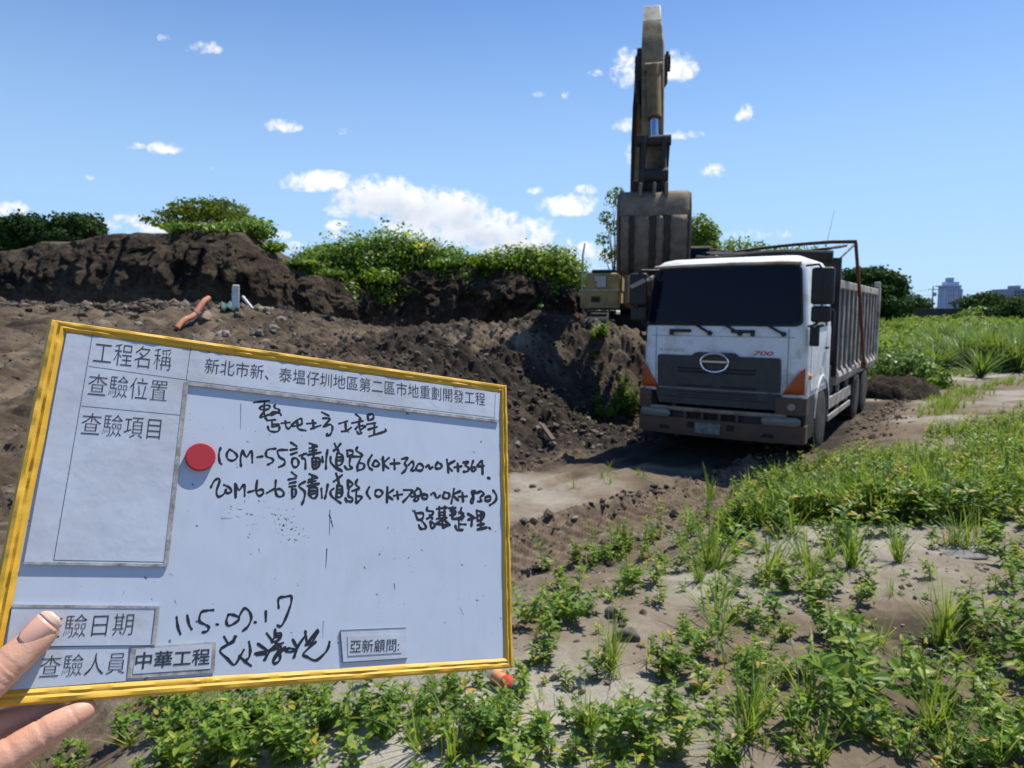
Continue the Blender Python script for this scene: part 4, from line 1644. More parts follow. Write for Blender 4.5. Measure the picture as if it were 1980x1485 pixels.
b.obj('hose_clamp', 'digger_dark', exc, bevel=.02)
# bucket: curved back towards the camera, wear strips, side plates, teeth hidden behind
bt, bb_ = E(1265, 378, 15.55), E(1265, 528, 15.55)
BWd = .745
bucket_prof = []      # (y, z) of the outer back, top to bottom
for k in range(15):
    f = k / 14
    z = bt.z + (bb_.z - bt.z) * f
    y = bt.y + .06 - .46 * math.sin(math.pi * min(1, f * .80 + .10)) + .12 * f
    bucket_prof.append((y, z))
b = MB()
top_row = [(bucket_prof[0][0] + .30, bt.z + .07), (bucket_prof[0][0] + .10, bt.z + .055)]
prof = top_row + bucket_prof
b.grid([[(bt.x - BWd, y, z), (bt.x - BWd * .3, y - .01, z), (bt.x + BWd * .3, y - .01, z), (bt.x + BWd, y, z)] for y, z in prof])
bucket = b.obj('bucket', 'bucket_gap', exc, smooth=True, solid=.05)
for sx in (-1, 1):
    b = MB()
    b.prism([(y - .015, z) for y, z in prof] + [(bb_.y + .65, bb_.z + .05), (bb_.y + .85, bb_.z + .7), (bt.y + .45, bt.z + .05)], bt.x + sx * (BWd - .0), bt.x + sx * (BWd + .05), 'x')
    b.obj('bucket_side', 'bucket_steel', bucket, bevel=.01)
for i, (x0, x1) in enumerate(((-.70, -.53), (-.40, -.10), (.06, .20), (.36, .70))):
    b = MB()
    rows = []
    for k in range(4, 15):
        y, z = bucket_prof[k]
        jig = .012 * math.sin(k * 2.3 + i)
        rows.append([(bt.x + x0 + jig, y - .035, z), (bt.x + (x0 + x1) / 2, y - .05, z), (bt.x + x1 + jig, y - .035, z)])
    b.grid(rows)
    b.obj('wear_strip', 'bucket_steel', bucket, smooth=True, solid=.05)
b = MB()
rows = []
for k in list(range(0, 5)):
    y, z = bucket_prof[k]
    rows.append([(bt.x + x, y - .035 - .01 * math.cos(x * 2), z + (.02 * math.sin(x * 9) if k == 4 else 0)) for x in np.linspace(-BWd, BWd, 14)])
y, z = bucket_prof[0]
rows.insert(0, [(bt.x + x, y + .15, z + .085) for x in np.linspace(-BWd, BWd, 14)])
b.grid(rows)
b.obj('bucket_back_plate', 'bucket_steel', bucket, smooth=True, solid=.04)
b = MB()
for x in (-.30, .0, .26):
    b.box((bt.x + x, bt.y - .05, bt.z + .10), (.07, .35, .30))
b.obj('bucket_ear', 'bucket_steel', bucket, bevel=.02)
b = MB()
for x in np.linspace(-.66, .66, 5):
    b.prism([(bb_.y + .62, bb_.z - .02), (bb_.y + .60, bb_.z + .10), (bb_.y + 1.0, bb_.z + .12)], bt.x + x - .06, bt.x + x + .06, 'x')
b.bb(bt.x - BWd, bt.x + BWd, bb_.y + .0, bb_.y + .7, bb_.z - .0, bb_.z + .05)
b.obj('bucket_teeth', 'bucket_steel', bucket, bevel=.01)

# ================================================================== CLIPBOARD
mat_plain('marker_ink', (.012, .012, .014), .45)
mat_plain('print_ink', (.03, .03, .033), .6)
mat_plain('magnet_red', (.40, .016, .028), .6)
mat_plain('magnet_rim', (.60, .10, .11), .4)
# white board: worn, speckled with old ink
m, n, l, b = new_mat('board_white')
sp = noise(n, l, 420, 3, .6)
spc = noise(n, l, 14, 4, .6)
sc1 = noise(n, l, 60, 6, .7, stretch=(1, .35, 1))
msk = nmap(n, l, spc, .50, .68, 0, 1)
sph = nmap(n, l, MATH(n, l, 'ADD', sp, MATH(n, l, 'MULTIPLY', msk, .16)), .72, .75, 0, 1)
fine = nmap(n, l, noise(n, l, 150, 2, .5), .715, .745, 0, .75)
col0 = mixc(n, l, nmap(n, l, sc1, .50, .74, 0, .22), (.47, .53, .62), (.31, .33, .355))
col1 = mixc(n, l, MATH(n, l, 'MAXIMUM', MATH(n, l, 'MULTIPLY', sph, msk), fine), col0, (.03, .03, .033))
l.new(col1, b.inputs['Base Color'])
b.inputs['Roughness'].default_value = .38
b.inputs['Specular IOR Level'].default_value = .4
bump(n, l, b, noise(n, l, 9, 3), .12, .01)
# laminated paper
m, n, l, b = new_mat('laminate')
sc1 = noise(n, l, 16, 6, .7)
sc2 = noise(n, l, 240, 4, .7)
c0_ = mixc(n, l, nmap(n, l, sc1, .42, .68, 0, .6), (.485, .535, .61), (.37, .375, .38))
c1_ = mixc(n, l, nmap(n, l, sc2, .62, .74, 0, .5), c0_, (.30, .29, .27))
l.new(c1_, b.inputs['Base Color'])
b.inputs['Roughness'].default_value = .30
bump(n, l, b, noise(n, l, 22, 4), .35, .004)
m, n, l, b = new_mat('tape_grime')
sc1 = noise(n, l, 90, 6, .75)
l.new(mixc(n, l, nmap(n, l, sc1, .38, .66, 0, 1), (.46, .45, .42), (.14, .13, .12)), b.inputs['Base Color'])
b.inputs['Roughness'].default_value = .35
m, n, l, b = new_mat('yellow_tape')
sc1 = noise(n, l, 40, 6, .7)
sc2 = noise(n, l, 260, 4, .7)
c0_ = mixc(n, l, nmap(n, l, sc1, .35, .7, 0, 1), (.64, .385, .035), (.56, .32, .022))
c1_ = mixc(n, l, nmap(n, l, sc2, .66, .76, 0, .8), c0_, (.10, .07, .03))
l.new(c1_, b.inputs['Base Color'])
b.inputs['Roughness'].default_value = .58
bump(n, l, b, sc1, .22, .003)

BDEP = .38
Hd = np.array([0.87149088, 0.45804538, -0.17520869])
Vd = np.array([0.0237172, -0.40738924, -0.9129466])
Hd /= np.linalg.norm(Hd)
Vd = Vd - Hd * (Vd @ Hd)
Vd /= np.linalg.norm(Vd)
Bn = np.cross(Vd, Hd)                 # out of the board, to the holder
B0 = CP + ray(-55, 1370) * BDEP
BM = Matrix(((Hd[0], -Vd[0], Bn[0], B0[0]), (Hd[1], -Vd[1], Bn[1], B0[1]), (Hd[2], -Vd[2], Bn[2], B0[2]), (0, 0, 0, 1)))


def bl(px, py, nn=0.0):
    """board coordinates (right, up, out) of a photo pixel on the plane nn in front of the board"""
    r = ray(px, py)
    t = ((B0 + Bn * nn - CP) @ Bn) / (r @ Bn)
    p = CP + r * t - B0
    return Vector((p @ Hd, -(p @ Vd), nn))


board = empty('clipboard')
board.matrix_world = BM
tag(board, 'white inspection clipboard edged in yellow tape with handwritten notes held at lower left', 'clipboard')
oc = [bl(95, 618), bl(978, 746), bl(990, 1290), bl(-56, 1371)]
b = MB()
ins = [bl(100, 624), bl(975, 750), bl(987, 1286), bl(-48, 1366)]
b.add([(p.x, p.y, 0) for p in ins] + [(p.x, p.y, -.005) for p in ins], [(0, 1, 2, 3), (7, 6, 5, 4), (0, 4, 5, 1), (1, 5, 6, 2), (2, 6, 7, 3), (3, 7, 4, 0)])
b.obj('panel', 'board_white', board)


def tape(o0, o1, i0, i1, seed, name='edge_tape', hgt=.0028, wr=.0006):
    o0, o1, i0, i1 = (bl(*p) for p in (o0, o1, i0, i1))
    nL = 90
    prof = [(1.0, .0004), (.92, .0013), (.72, hgt * .75), (.55, hgt * .6), (.40, hgt), (.18, hgt * .95), (.0, .0006), (.0, -.006), (.25, -.0068)]
    rows = []
    for i in range(nL):
        f = i / (nL - 1)
        O, I = o0.lerp(o1, f), i0.lerp(i1, f)
        row = []
        for k, (a, z) in enumerate(prof):
            wv = float(fbm(np.array([f * 30.]), np.array([a * 2.5]), 1.0, 3, seed)[0])
            wv2 = float(fbm(np.array([f * 9.]), np.array([.3]), 1.0, 2, seed + 9)[0])
            e = a + (wv2 * .10 if k < 2 else 0) + (wv * .05 if 5 < k < 8 else 0)
            p = O.lerp(I, e)
            row.append((p.x, p.y, z + (wv * wr * 2 if 1 < k < 7 else 0)))
        rows.append(row)
    b = MB()
    b.grid(rows)
    return b.obj(name, 'yellow_tape', board, smooth=True)


tape((95, 618), (979, 746), (128, 642), (966, 759), 301, hgt=.0030)
tape((978, 744), (991, 1291), (965, 756), (975, 1280), 302, hgt=.0034)
tape((-57, 1372), (991, 1291), (-14, 1334), (978, 1272), 303, hgt=.0032)
tape((96, 618), (-57, 1373), (127, 640), (-10, 1336), 304, hgt=.0046, wr=.0010)


def sheet(pxs, z, name, m_, th=.0009, parent=None):
    b = MB()
    P0 = [bl(*p, z) for p in pxs]
    k = len(P0)
    b.add([(p.x, p.y, z) for p in P0] + [(p.x, p.y, z - th) for p in P0], [tuple(range(k)), tuple(range(2 * k - 1, k - 1, -1))] + [(i, i + k, (i + 1) % k + k, (i + 1) % k) for i in range(k)])
    return b.obj(name, m_, parent or board)


def rule(a, c_, z, w, parent, m_='print_ink', name='ruled_line'):
    a, c_ = bl(*a, z), bl(*c_, z)
    d = (c_ - a).normalized()
    s_ = Vector((-d.y, d.x, 0)) * w / 2
    b = MB()
    b.add([a - s_, c_ - s_, c_ + s_, a + s_], [(0, 1, 2, 3)])
    return b.obj(name, m_, parent)


Z1 = .0016
header = sheet([(129, 644), (967, 760), (964, 812), (363, 738), (322, 1093), (46, 1089)], Z1, 'header_sheet', 'laminate', .0013)
zr = Z1 + .0001
for a, c_ in (((179, 646), (104, 1083)), ((369, 672), (360, 736)), ((171, 708), (363, 735)), ((157, 785), (352, 803)), ((104, 1083), (321, 1087)), ((363, 736), (958, 808)), ((958, 762), (956, 807))):
    rule(a, c_, zr, .00032, header)
# grimy clear tape along the free edges of the sheet
sheet([(363, 738), (964, 812), (964, 817), (361, 744)], Z1 + .0002, 'tape_edge', 'tape_grime', .0014, header)
sheet([(356, 738), (365, 738), (325, 1094), (316, 1094)], Z1 + .0003, 'tape_edge', 'tape_grime', .0014, header)
sheet([(46, 1086), (322, 1091), (321, 1096), (44, 1091)], Z1 + .0004, 'tape_edge', 'tape_grime', .0014, header)
ZL = .0019
lab_date = sheet([(24, 1169), (308, 1172), (300, 1247), (12, 1250)], ZL, 'date_label', 'laminate', .0016)
lab_insp = sheet([(18, 1253), (249, 1249), (243, 1317), (6, 1335)], ZL - .0006, 'inspector_label', 'laminate', .001)
lab_firm = sheet([(254, 1253), (418, 1241), (414, 1301), (245, 1312)], ZL - .0004, 'company_label', 'tape_grime', .0012)
sheet([(263, 1256), (410, 1245), (407, 1293), (257, 1303)], ZL - .0001, 'paper_strip', 'laminate', .0003, lab_firm)
lab_cons = sheet([(658, 1219), (785, 1214), (788, 1273), (663, 1281)], ZL - .0009, 'consultant_label', 'laminate', .0008)
sheet([(672, 1230), (777, 1226), (777, 1262), (673, 1268)], ZL - .0005, 'paper_strip', 'laminate', .0003, lab_cons)
for a, c_ in (((658, 1219), (785, 1214)), ((663, 1281), (788, 1273)), ((658, 1219), (663, 1281))):
    rule(a, c_, ZL - .0007, .0005, lab_cons)
rule((300, 1176), (292, 1245), ZL + .0001, .0004, lab_date)
sheet([(302, 1172), (309, 1172), (301, 1248), (294, 1247)], ZL + .0002, 'tape_edge', 'tape_grime', .0016, lab_date)
sheet([(24, 1169), (308, 1172), (307, 1177), (23, 1174)], ZL + .0003, 'tape_edge', 'tape_grime', .0016, lab_date)


def printed(body, p0, p1, hpx, z, parent, offset=-.012, name='printed_text'):
    a, c_ = bl(*p0, z), bl(*p1, z)
    d = (c_ - a)
    W = d.length
    ux = d.normalized()
    uy = Vector((-ux.y, ux.x, 0))
    mid = (a + c_) / 2
    mpx = ((p0[0] + p1[0]) / 2, (p0[1] + p1[1]) / 2)
    hh = (bl(mpx[0], mpx[1] - hpx / 2, z) - bl(mpx[0], mpx[1] + hpx / 2, z)).length
    M = Matrix(((ux.x, uy.x, 0, mid.x), (ux.y, uy.y, 0, mid.y), (0, 0, 1, z), (0, 0, 0, 1)))
    return text_mesh(body, 'print_ink', name, parent, M, W, hh, offset=offset, res=3)


zt = Z1 + .0002
printed('工程名稱', (182, 680), (332, 696), 43, zt, header)
printed('查驗位置', (171, 742), (324, 756), 42, zt, header)
printed('查驗項目', (158, 818), (311, 829), 42, zt, header)
printed('新北市新、泰塭仔圳地區第二區市地重劃開發工程', (397, 706), (938, 772), 27, zt, header, -.006)
printed('查驗日期', (76, 1212), (258, 1206), 43, ZL + .0002, lab_date)
printed('查驗人員', (78, 1289), (243, 1281), 42, ZL - .0004, lab_insp)
printed('中華工程', (262, 1278), (406, 1269), 32, ZL + .0001, lab_firm, .012)
printed('亞新顧問:', (677, 1250), (772, 1247), 25, ZL - .0003, lab_cons, .0)

# handwriting: marker strokes
INK_A = ((480, 760, 6.6), [
    [(75, 120), (150, 110), (265, 100)], [(145, 190), (180, 165), (250, 155), (278, 178), (245, 208), (165, 210), (145, 190)], [(208, 115), (203, 215), (213, 300), (240, 345)],
    [(210, 225), (150, 312), (220, 290), (330, 255)], [(340, 150), (335, 185), (397, 215), (375, 245), (295, 282), (305, 240), (400, 255), (418, 282)],
    [(240, 350), (347, 340)], [(302, 345), (305, 430)], [(308, 398), (392, 400)], [(250, 425), (270, 478), (330, 495), (385, 483), (395, 425), (310, 432)],
    [(425, 385), (530, 375)], [(475, 355), (480, 420), (512, 456), (548, 420), (562, 395)], [(562, 402), (620, 350), (668, 325), (685, 350), (678, 398), (600, 420), (565, 420)], [(628, 365), (632, 440), (660, 465), (732, 478)],
    [(750, 390), (862, 382)], [(822, 345), (837, 452)], [(800, 457), (922, 413)], [(942, 245), (1028, 290)], [(952, 322), (1038, 322), (1030, 348), (955, 432), (1035, 400), (1072, 425), (1070, 480), (1045, 530), (1000, 548), (1008, 518)],
    [(1160, 390), (1265, 358)], [(1240, 365), (1246, 470)], [(1192, 490), (1260, 480), (1312, 440)],
    [(1372, 270), (1425, 312), (1430, 332)], [(1325, 382), (1462, 355)], [(1420, 330), (1415, 420), (1440, 515)], [(1368, 462), (1412, 420), (1498, 425), (1440, 462)], [(1388, 492), (1410, 520), (1447, 510)],
    [(1522, 280), (1532, 345)], [(1522, 280), (1587, 270), (1595, 325), (1535, 348)], [(1515, 398), (1622, 382)], [(1530, 465), (1640, 432)], [(1612, 385), (1607, 530)], [(1545, 552), (1742, 490), (1752, 462)]])
INK_B1 = ((340, 840, 6.1875), [
    [(535, 160), (515, 240), (525, 330), (545, 355)], [(640, 180), (608, 240), (628, 300), (690, 312), (735, 265), (700, 212), (645, 180)], [(800, 190), (775, 280), (780, 380)], [(800, 190), (845, 270), (905, 195), (915, 335)],
    [(975, 272), (1040, 262)], [(1195, 170), (1095, 185), (1082, 260), (1150, 288), (1163, 325), (1100, 362)], [(1332, 185), (1222, 193), (1240, 270), (1300, 308), (1295, 360), (1235, 390)],
    [(1375, 95), (1445, 140)], [(1370, 185), (1447, 170)], [(1375, 240), (1447, 215)], [(1395, 290), (1390, 350), (1415, 390), (1455, 380), (1470, 330), (1440, 285), (1395, 290)], [(1480, 255), (1560, 228)], [(1530, 230), (1508, 280), (1548, 302), (1550, 412)],
    [(1600, 105), (1682, 135)], [(1600, 165), (1692, 142)], [(1600, 203), (1682, 187)], [(1580, 245), (1732, 215)], [(1640, 130), (1650, 280)], [(1630, 285), (1642, 400), (1668, 412), (1722, 360), (1715, 288), (1640, 285)], [(1642, 328), (1712, 325)], [(1650, 368), (1712, 350)], [(1678, 285), (1672, 400)],
    [(1752, 268), (1758, 332)], [(1815, 185), (1800, 290), (1795, 412)], [(1852, 268), (1862, 350), (1985, 432)]])
INK_B2 = ((640, 850, 5.8235), [
    [(40, 45), (65, 100)], [(108, 45), (65, 100), (28, 125)], [(75, 105), (88, 150)], [(68, 155), (62, 280), (120, 272), (132, 180), (75, 150)], [(70, 200), (127, 195)], [(70, 237), (127, 232)], [(0, 255), (50, 318), (122, 356)],
    [(180, 125), (190, 190)], [(180, 122), (240, 125), (240, 168), (195, 190)], [(220, 190), (208, 285), (238, 320), (185, 335), (155, 300)], [(298, 85), (285, 122), (345, 165), (340, 190), (240, 190)], [(342, 190), (300, 290), (298, 350)], [(308, 262), (372, 275), (362, 328), (300, 345)],
    [(460, 175), (420, 250), (430, 312), (465, 340)], [(490, 240), (470, 290), (510, 302), (545, 275), (512, 237), (488, 240)], [(585, 195), (590, 345)], [(652, 205), (592, 270), (648, 322)], [(670, 272), (772, 265)], [(712, 225), (717, 332)],
    [(800, 218), (865, 208), (830, 265), (852, 308), (830, 352), (800, 378)], [(875, 285), (915, 245), (930, 290), (905, 347), (955, 342)], [(955, 325), (990, 270), (1037, 300), (1020, 347), (970, 345)], [(1070, 308), (1097, 285), (1115, 332), (1142, 308)],
    [(1200, 255), (1175, 300), (1185, 325), (1242, 318), (1240, 280), (1202, 255)], [(1305, 225), (1322, 370)], [(1392, 240), (1318, 288), (1362, 350)], [(1390, 312), (1470, 300)], [(1425, 270), (1432, 357)],
    [(1490, 258), (1547, 245), (1512, 290), (1552, 318), (1537, 355), (1492, 362)], [(1602, 238), (1580, 310), (1597, 357), (1625, 340), (1617, 307), (1583, 320)], [(1690, 242), (1645, 297), (1720, 295)], [(1702, 240), (1707, 388)], [(1765, 430), (1787, 436)],
    [(430, 535), (403, 600), (440, 662)], [(505, 575), (498, 625), (545, 642), (582, 600), (545, 563), (503, 575)], [(635, 535), (630, 707)], [(702, 565), (636, 622), (692, 672)], [(708, 632), (802, 615)], [(745, 585), (755, 668)],
    [(820, 568), (917, 573), (870, 640), (812, 702)], [(985, 550), (940, 590), (960, 640), (1012, 620), (1002, 560), (970, 550)], [(962, 640), (935, 682), (975, 687), (985, 640)], [(905, 642), (1082, 622)], [(1042, 612), (1025, 655), (1075, 668), (1082, 630), (1045, 610)],
    [(1128, 618), (1160, 598), (1190, 657), (1228, 630)], [(1275, 595), (1262, 650), (1320, 662), (1332, 610), (1280, 593)], [(1385, 555), (1355, 717)], [(1457, 580), (1378, 622), (1432, 682)], [(1440, 642), (1530, 638)], [(1480, 600), (1487, 697)],
    [(1622, 580), (1580, 590), (1600, 640), (1570, 692), (1590, 712), (1607, 670), (1600, 620), (1640, 598)], [(1648, 600), (1690, 582), (1720, 612), (1680, 650), (1692, 690), (1655, 697)], [(1742, 650), (1735, 690), (1790, 682), (1792, 640), (1745, 645)], [(1825, 572), (1862, 630), (1850, 692), (1788, 738)],
    [(940, 805), (975, 900)], [(970, 828), (1037, 830), (1030, 890), (985, 905)], [(1015, 905), (1060, 960), (1067, 1000), (1010, 1002), (990, 965)], [(1083, 765), (1085, 800), (1150, 812), (1120, 870), (1080, 890)], [(1110, 850), (1142, 890)], [(1120, 920), (1130, 1000), (1167, 970), (1140, 930), (1120, 940)],
    [(1193, 780), (1302, 765)], [(1220, 758), (1220, 880)], [(1280, 753), (1275, 880)], [(1215, 822), (1285, 815)], [(1215, 852), (1285, 850)], [(1193, 892), (1302, 880)], [(1180, 952), (1250, 900)], [(1260, 890), (1337, 962)], [(1250, 900), (1260, 992)], [(1210, 952), (1320, 962)], [(1270, 992), (1320, 967)],
    [(1328, 772), (1402, 768)], [(1345, 800), (1402, 800), (1390, 842), (1340, 850)], [(1370, 760), (1365, 890)], [(1468, 770), (1460, 812), (1492, 832)], [(1440, 820), (1497, 862), (1430, 882)], [(1368, 892), (1482, 888)], [(1440, 880), (1440, 1012)], [(1440, 952), (1517, 955)], [(1400, 970), (1420, 1017), (1482, 1015)],
    [(1540, 835), (1602, 870)], [(1545, 902), (1622, 880)], [(1590, 880), (1580, 972)], [(1640, 810), (1650, 902)], [(1640, 798), (1722, 830), (1702, 900), (1650, 912)], [(1650, 857), (1717, 850)], [(1690, 820), (1685, 1002)], [(1650, 962), (1722, 950)], [(1650, 1012), (1752, 990)], [(1780, 993), (1792, 1002)]])
INK_C = ((400, 910, 6.1875), [
    [(48, 200), (90, 120), (140, 95), (152, 130), (115, 250), (140, 312), (205, 278), (230, 225)], [(205, 170), (268, 200), (295, 250), (240, 268), (222, 230)], [(340, 155), (345, 322)], [(340, 158), (385, 232), (447, 163), (452, 302)], [(495, 257), (557, 240)],
    [(602, 118), (590, 240), (622, 302), (675, 270), (662, 225), (600, 240)], [(718, 267), (812, 213)], [(825, 115), (820, 240), (850, 307), (910, 300), (917, 255), (870, 218), (825, 230)],
    [(1015, 18), (1072, 65)], [(975, 107), (1065, 90)], [(990, 152), (1065, 135)], [(988, 190), (1062, 183)], [(1018, 190), (1025, 312), (1060, 295), (1062, 225), (1020, 225)], [(1177, 130), (1100, 182), (1170, 250), (1165, 330), (1138, 402)],
    [(1228, 40), (1312, 75)], [(1220, 107), (1322, 85)], [(1212, 135), (1300, 125)], [(1205, 182), (1342, 155)], [(1260, 60), (1255, 200)], [(1225, 200), (1225, 290), (1280, 332), (1320, 290), (1317, 205), (1240, 205)], [(1240, 245), (1312, 240)], [(1250, 282), (1312, 270)], [(1370, 213), (1377, 322)], [(1447, 163), (1430, 260), (1413, 332)],
    [(1545, 33), (1567, 90)], [(1617, 53), (1560, 100), (1518, 130)], [(1570, 110), (1582, 160)], [(1515, 215), (1478, 250), (1500, 312), (1602, 387)], [(1560, 170), (1548, 322)], [(1560, 178), (1617, 190), (1622, 260), (1600, 312), (1555, 317)], [(1560, 227), (1617, 225)], [(1560, 267), (1617, 262)],
    [(1685, 113), (1690, 212)], [(1685, 113), (1747, 160), (1690, 207)], [(1700, 220), (1693, 302), (1742, 330), (1725, 372), (1660, 350)], [(1658, 328), (1672, 372)], [(1800, 108), (1780, 160), (1822, 212), (1740, 242)], [(1790, 230), (1783, 382)], [(1790, 302), (1852, 312), (1832, 350), (1790, 387)]])
INK_E = ((320, 1140, 5.8235), [
    [(125, 310), (140, 420), (168, 500)], [(245, 290), (265, 390), (295, 445)], [(540, 230), (470, 235), (400, 258), (383, 355), (440, 390), (487, 420), (470, 468), (418, 480)], [(575, 390), (592, 393)],
    [(710, 280), (685, 352), (710, 407), (790, 370), (832, 320), (760, 283), (708, 280)], [(830, 302), (885, 212), (940, 240), (967, 320), (930, 412), (873, 462)], [(1003, 366), (1017, 369)], [(1130, 243), (1130, 352)],
    [(1275, 205), (1275, 100), (1350, 80), (1415, 75), (1412, 160), (1350, 330), (1300, 412), (1262, 403)]])
INK_F = ((320, 1140, 5.8235), [
    [(660, 530), (702, 602)], [(795, 528), (720, 605), (613, 685), (700, 780), (775, 847), (840, 752), (882, 678)], [(780, 525), (765, 590), (720, 612)], [(940, 588), (955, 680), (942, 760), (908, 792)], [(830, 745), (900, 812), (962, 857)],
    [(1040, 610), (1142, 682)], [(1008, 722), (1100, 700), (1172, 690)], [(1030, 737), (1132, 725), (1110, 792)], [(1170, 700), (1120, 792)], [(1140, 493), (1192, 562)], [(1235, 448), (1225, 540), (1193, 572)], [(1240, 500), (1302, 490), (1280, 560), (1200, 592)], [(1240, 532), (1302, 520)],
    [(1168, 682), (1240, 630), (1322, 600)], [(1240, 600), (1302, 640), (1290, 702)], [(1180, 682), (1262, 660)], [(1275, 640), (1265, 700), (1210, 790), (1230, 832), (1282, 800), (1290, 740), (1260, 702)], [(1347, 648), (1265, 740), (1213, 802)], [(1345, 680), (1400, 660), (1462, 680), (1400, 702), (1355, 690)],
    [(1433, 563), (1475, 640)], [(1575, 468), (1570, 520), (1490, 640), (1443, 762)], [(1490, 632), (1475, 690), (1445, 765)], [(1580, 520), (1592, 592)], [(1712, 453), (1600, 602)], [(1720, 470), (1650, 590), (1578, 622)], [(1692, 588), (1553, 720), (1600, 760), (1690, 797), (1780, 730), (1830, 660), (1847, 588)]])
_inkz = [.00008]


def handwriting(blocks, name, wpx):
    b = MB()
    for (ox, oy, sc), strokes in blocks:
        for st in strokes:
            pts = [bl(ox + x / sc, oy + y / sc) for x, y in st]
            sm = []
            for i in range(len(pts) - 1):
                nsub = 4 if len(pts) > 2 else 2
                for k in range(nsub):
                    f = k / nsub
                    a0, a1, a2, a3 = pts[max(i - 1, 0)], pts[i], pts[i + 1], pts[min(i + 2, len(pts) - 1)]
                    sm.append(.5 * ((2 * a1) + (a2 - a0) * f + (2 * a0 - 5 * a1 + 4 * a2 - a3) * f * f + (3 * a1 - a0 - 3 * a2 + a3) * f ** 3))
            sm.append(pts[-1])
            cx_, cy_ = ox + st[0][0] / sc, oy + st[0][1] / sc
            w = (bl(cx_ + wpx / 2, cy_) - bl(cx_ - wpx / 2, cy_)).length / 2
            z = _inkz[0]
            _inkz[0] += 4e-7
            # capsule-like ribbon: left side, round end, right side, round end, as a fan of quads
            L_, R_ = [], []
            for i, p in enumerate(sm):
                d = (sm[min(i + 1, len(sm) - 1)] - sm[max(i - 1, 0)])
                d = d.normalized() if d.length > 1e-9 else Vector((1, 0, 0))
                s_ = Vector((-d.y, d.x, 0)) * w * (1 + .24 * math.sin(i * .9 + cx_ * 1.3) + .10 * math.sin(i * 2.3 + cy_))
                L_.append(p + s_)
                R_.append(p - s_)
            vs = [(p.x, p.y, z) for p in L_] + [(p.x, p.y, z) for p in R_]
            k = len(L_)
            b.add(vs, [(i + k, i + k + 1, i + 1, i) for i in range(k - 1)])
            for p in (sm[0], sm[-1]):
                b.add([(p.x + w * math.cos(a * math.pi / 5), p.y + w * math.sin(a * math.pi / 5), z + 2e-7) for a in range(10)], [tuple(range(10))])
    return b.obj(name, 'marker_ink', board, fix=False)


handwriting([INK_A], 'handwritten_title', 4.2)
handwriting([INK_B1, INK_B2, INK_C], 'handwritten_lines', 4.5)
handwriting([INK_E], 'handwritten_date', 4.8)
handwriting([INK_F], 'signature', 4.8)
# old scratches and marker streaks
b = MB()
for (x0, y0, x1, y1, w) in ((427, 1002, 449, 1002, 1.2), (466, 780, 465, 831, 1.0), (638, 985, 637, 1035, 1.6), (632, 1060, 630, 1098, 2.2), (625, 1200, 624, 1235, 1.0), (972, 840, 977, 1180, 2.2), (980, 1100, 976, 1270, 1.6),
                         (524, 993, 533, 995, 1.0), (704, 1095, 707, 1100, 2.0), (640, 1005, 644, 1020, 2.6), (636, 995, 641, 1003, 2.8), (762, 1128, 764, 1140, 1.6), (890, 1175, 897, 1190, .9), (500, 1060, 503, 1068, 1.0), (338, 1160, 341, 1168, 1.0), (520, 840, 523, 842, 1.4)):
    a, c_ = bl(x0, y0), bl(x1, y1)
    d = (c_ - a).normalized()
    s_ = Vector((-d.y, d.x, 0)) * .00014 * w
    z = _inkz[0]
    _inkz[0] += 4e-7
    b.add([(a.x - s_.x, a.y - s_.y, z), (c_.x - s_.x * .4, c_.y - s_.y * .4, z), (c_.x + s_.x * .4, c_.y + s_.y * .4, z), (a.x + s_.x, a.y + s_.y, z)], [(0, 1, 2, 3)])
b.obj('scratches', 'marker_ink', board, fix=False)

mag_c = bl(387, 885)
mr = (bl(416, 885) - bl(357, 885)).length / 2
b = MB()
b.lathe([(.0003, mr * .98), (.0030, mr), (.0036, mr * .985), (.0039, mr * .93), (.0039, .0001)], (0, 0, 0), 'z', 48)
mag = b.obj('magnet', 'magnet_red', None)
mag.matrix_world = BM @ Matrix.Translation((mag_c.x, mag_c.y, 0))
tag(mag, 'round red magnet stuck on the white clipboard before the first handwritten line', 'magnet')

# ================================================================== HAND
m, n, l, b = new_mat('skin')
f1 = noise(n, l, 60, 5, .6)
f2 = noise(n, l, 500, 4, .6)
c_ = mixc(n, l, nmap(n, l, f1, .35, .7, 0, 1), (.66, .385, .265), (.55, .28, .19))
l.new(c_, b.inputs['Base Color'])
b.inputs['Roughness'].default_value = .48
b.inputs['Subsurface Weight'].default_value = .18
b.inputs['Subsurface Radius'].default_value = (.006, .0025, .0015)
b.inputs['Subsurface Scale'].default_value = .6
bump(n, l, b, f2, .25, .0012)
mat_plain('nail', (.68, .39, .29), .38)
mat_plain('nail_tip', (.73, .49, .37), .4)


def hp(px, py, nn):
    p = bl(px, py, nn)
    return p


def rpx(px, py, nn, r):
    return (bl(px + r, py, nn) - bl(px - r, py, nn)).length / 2 * 1.06


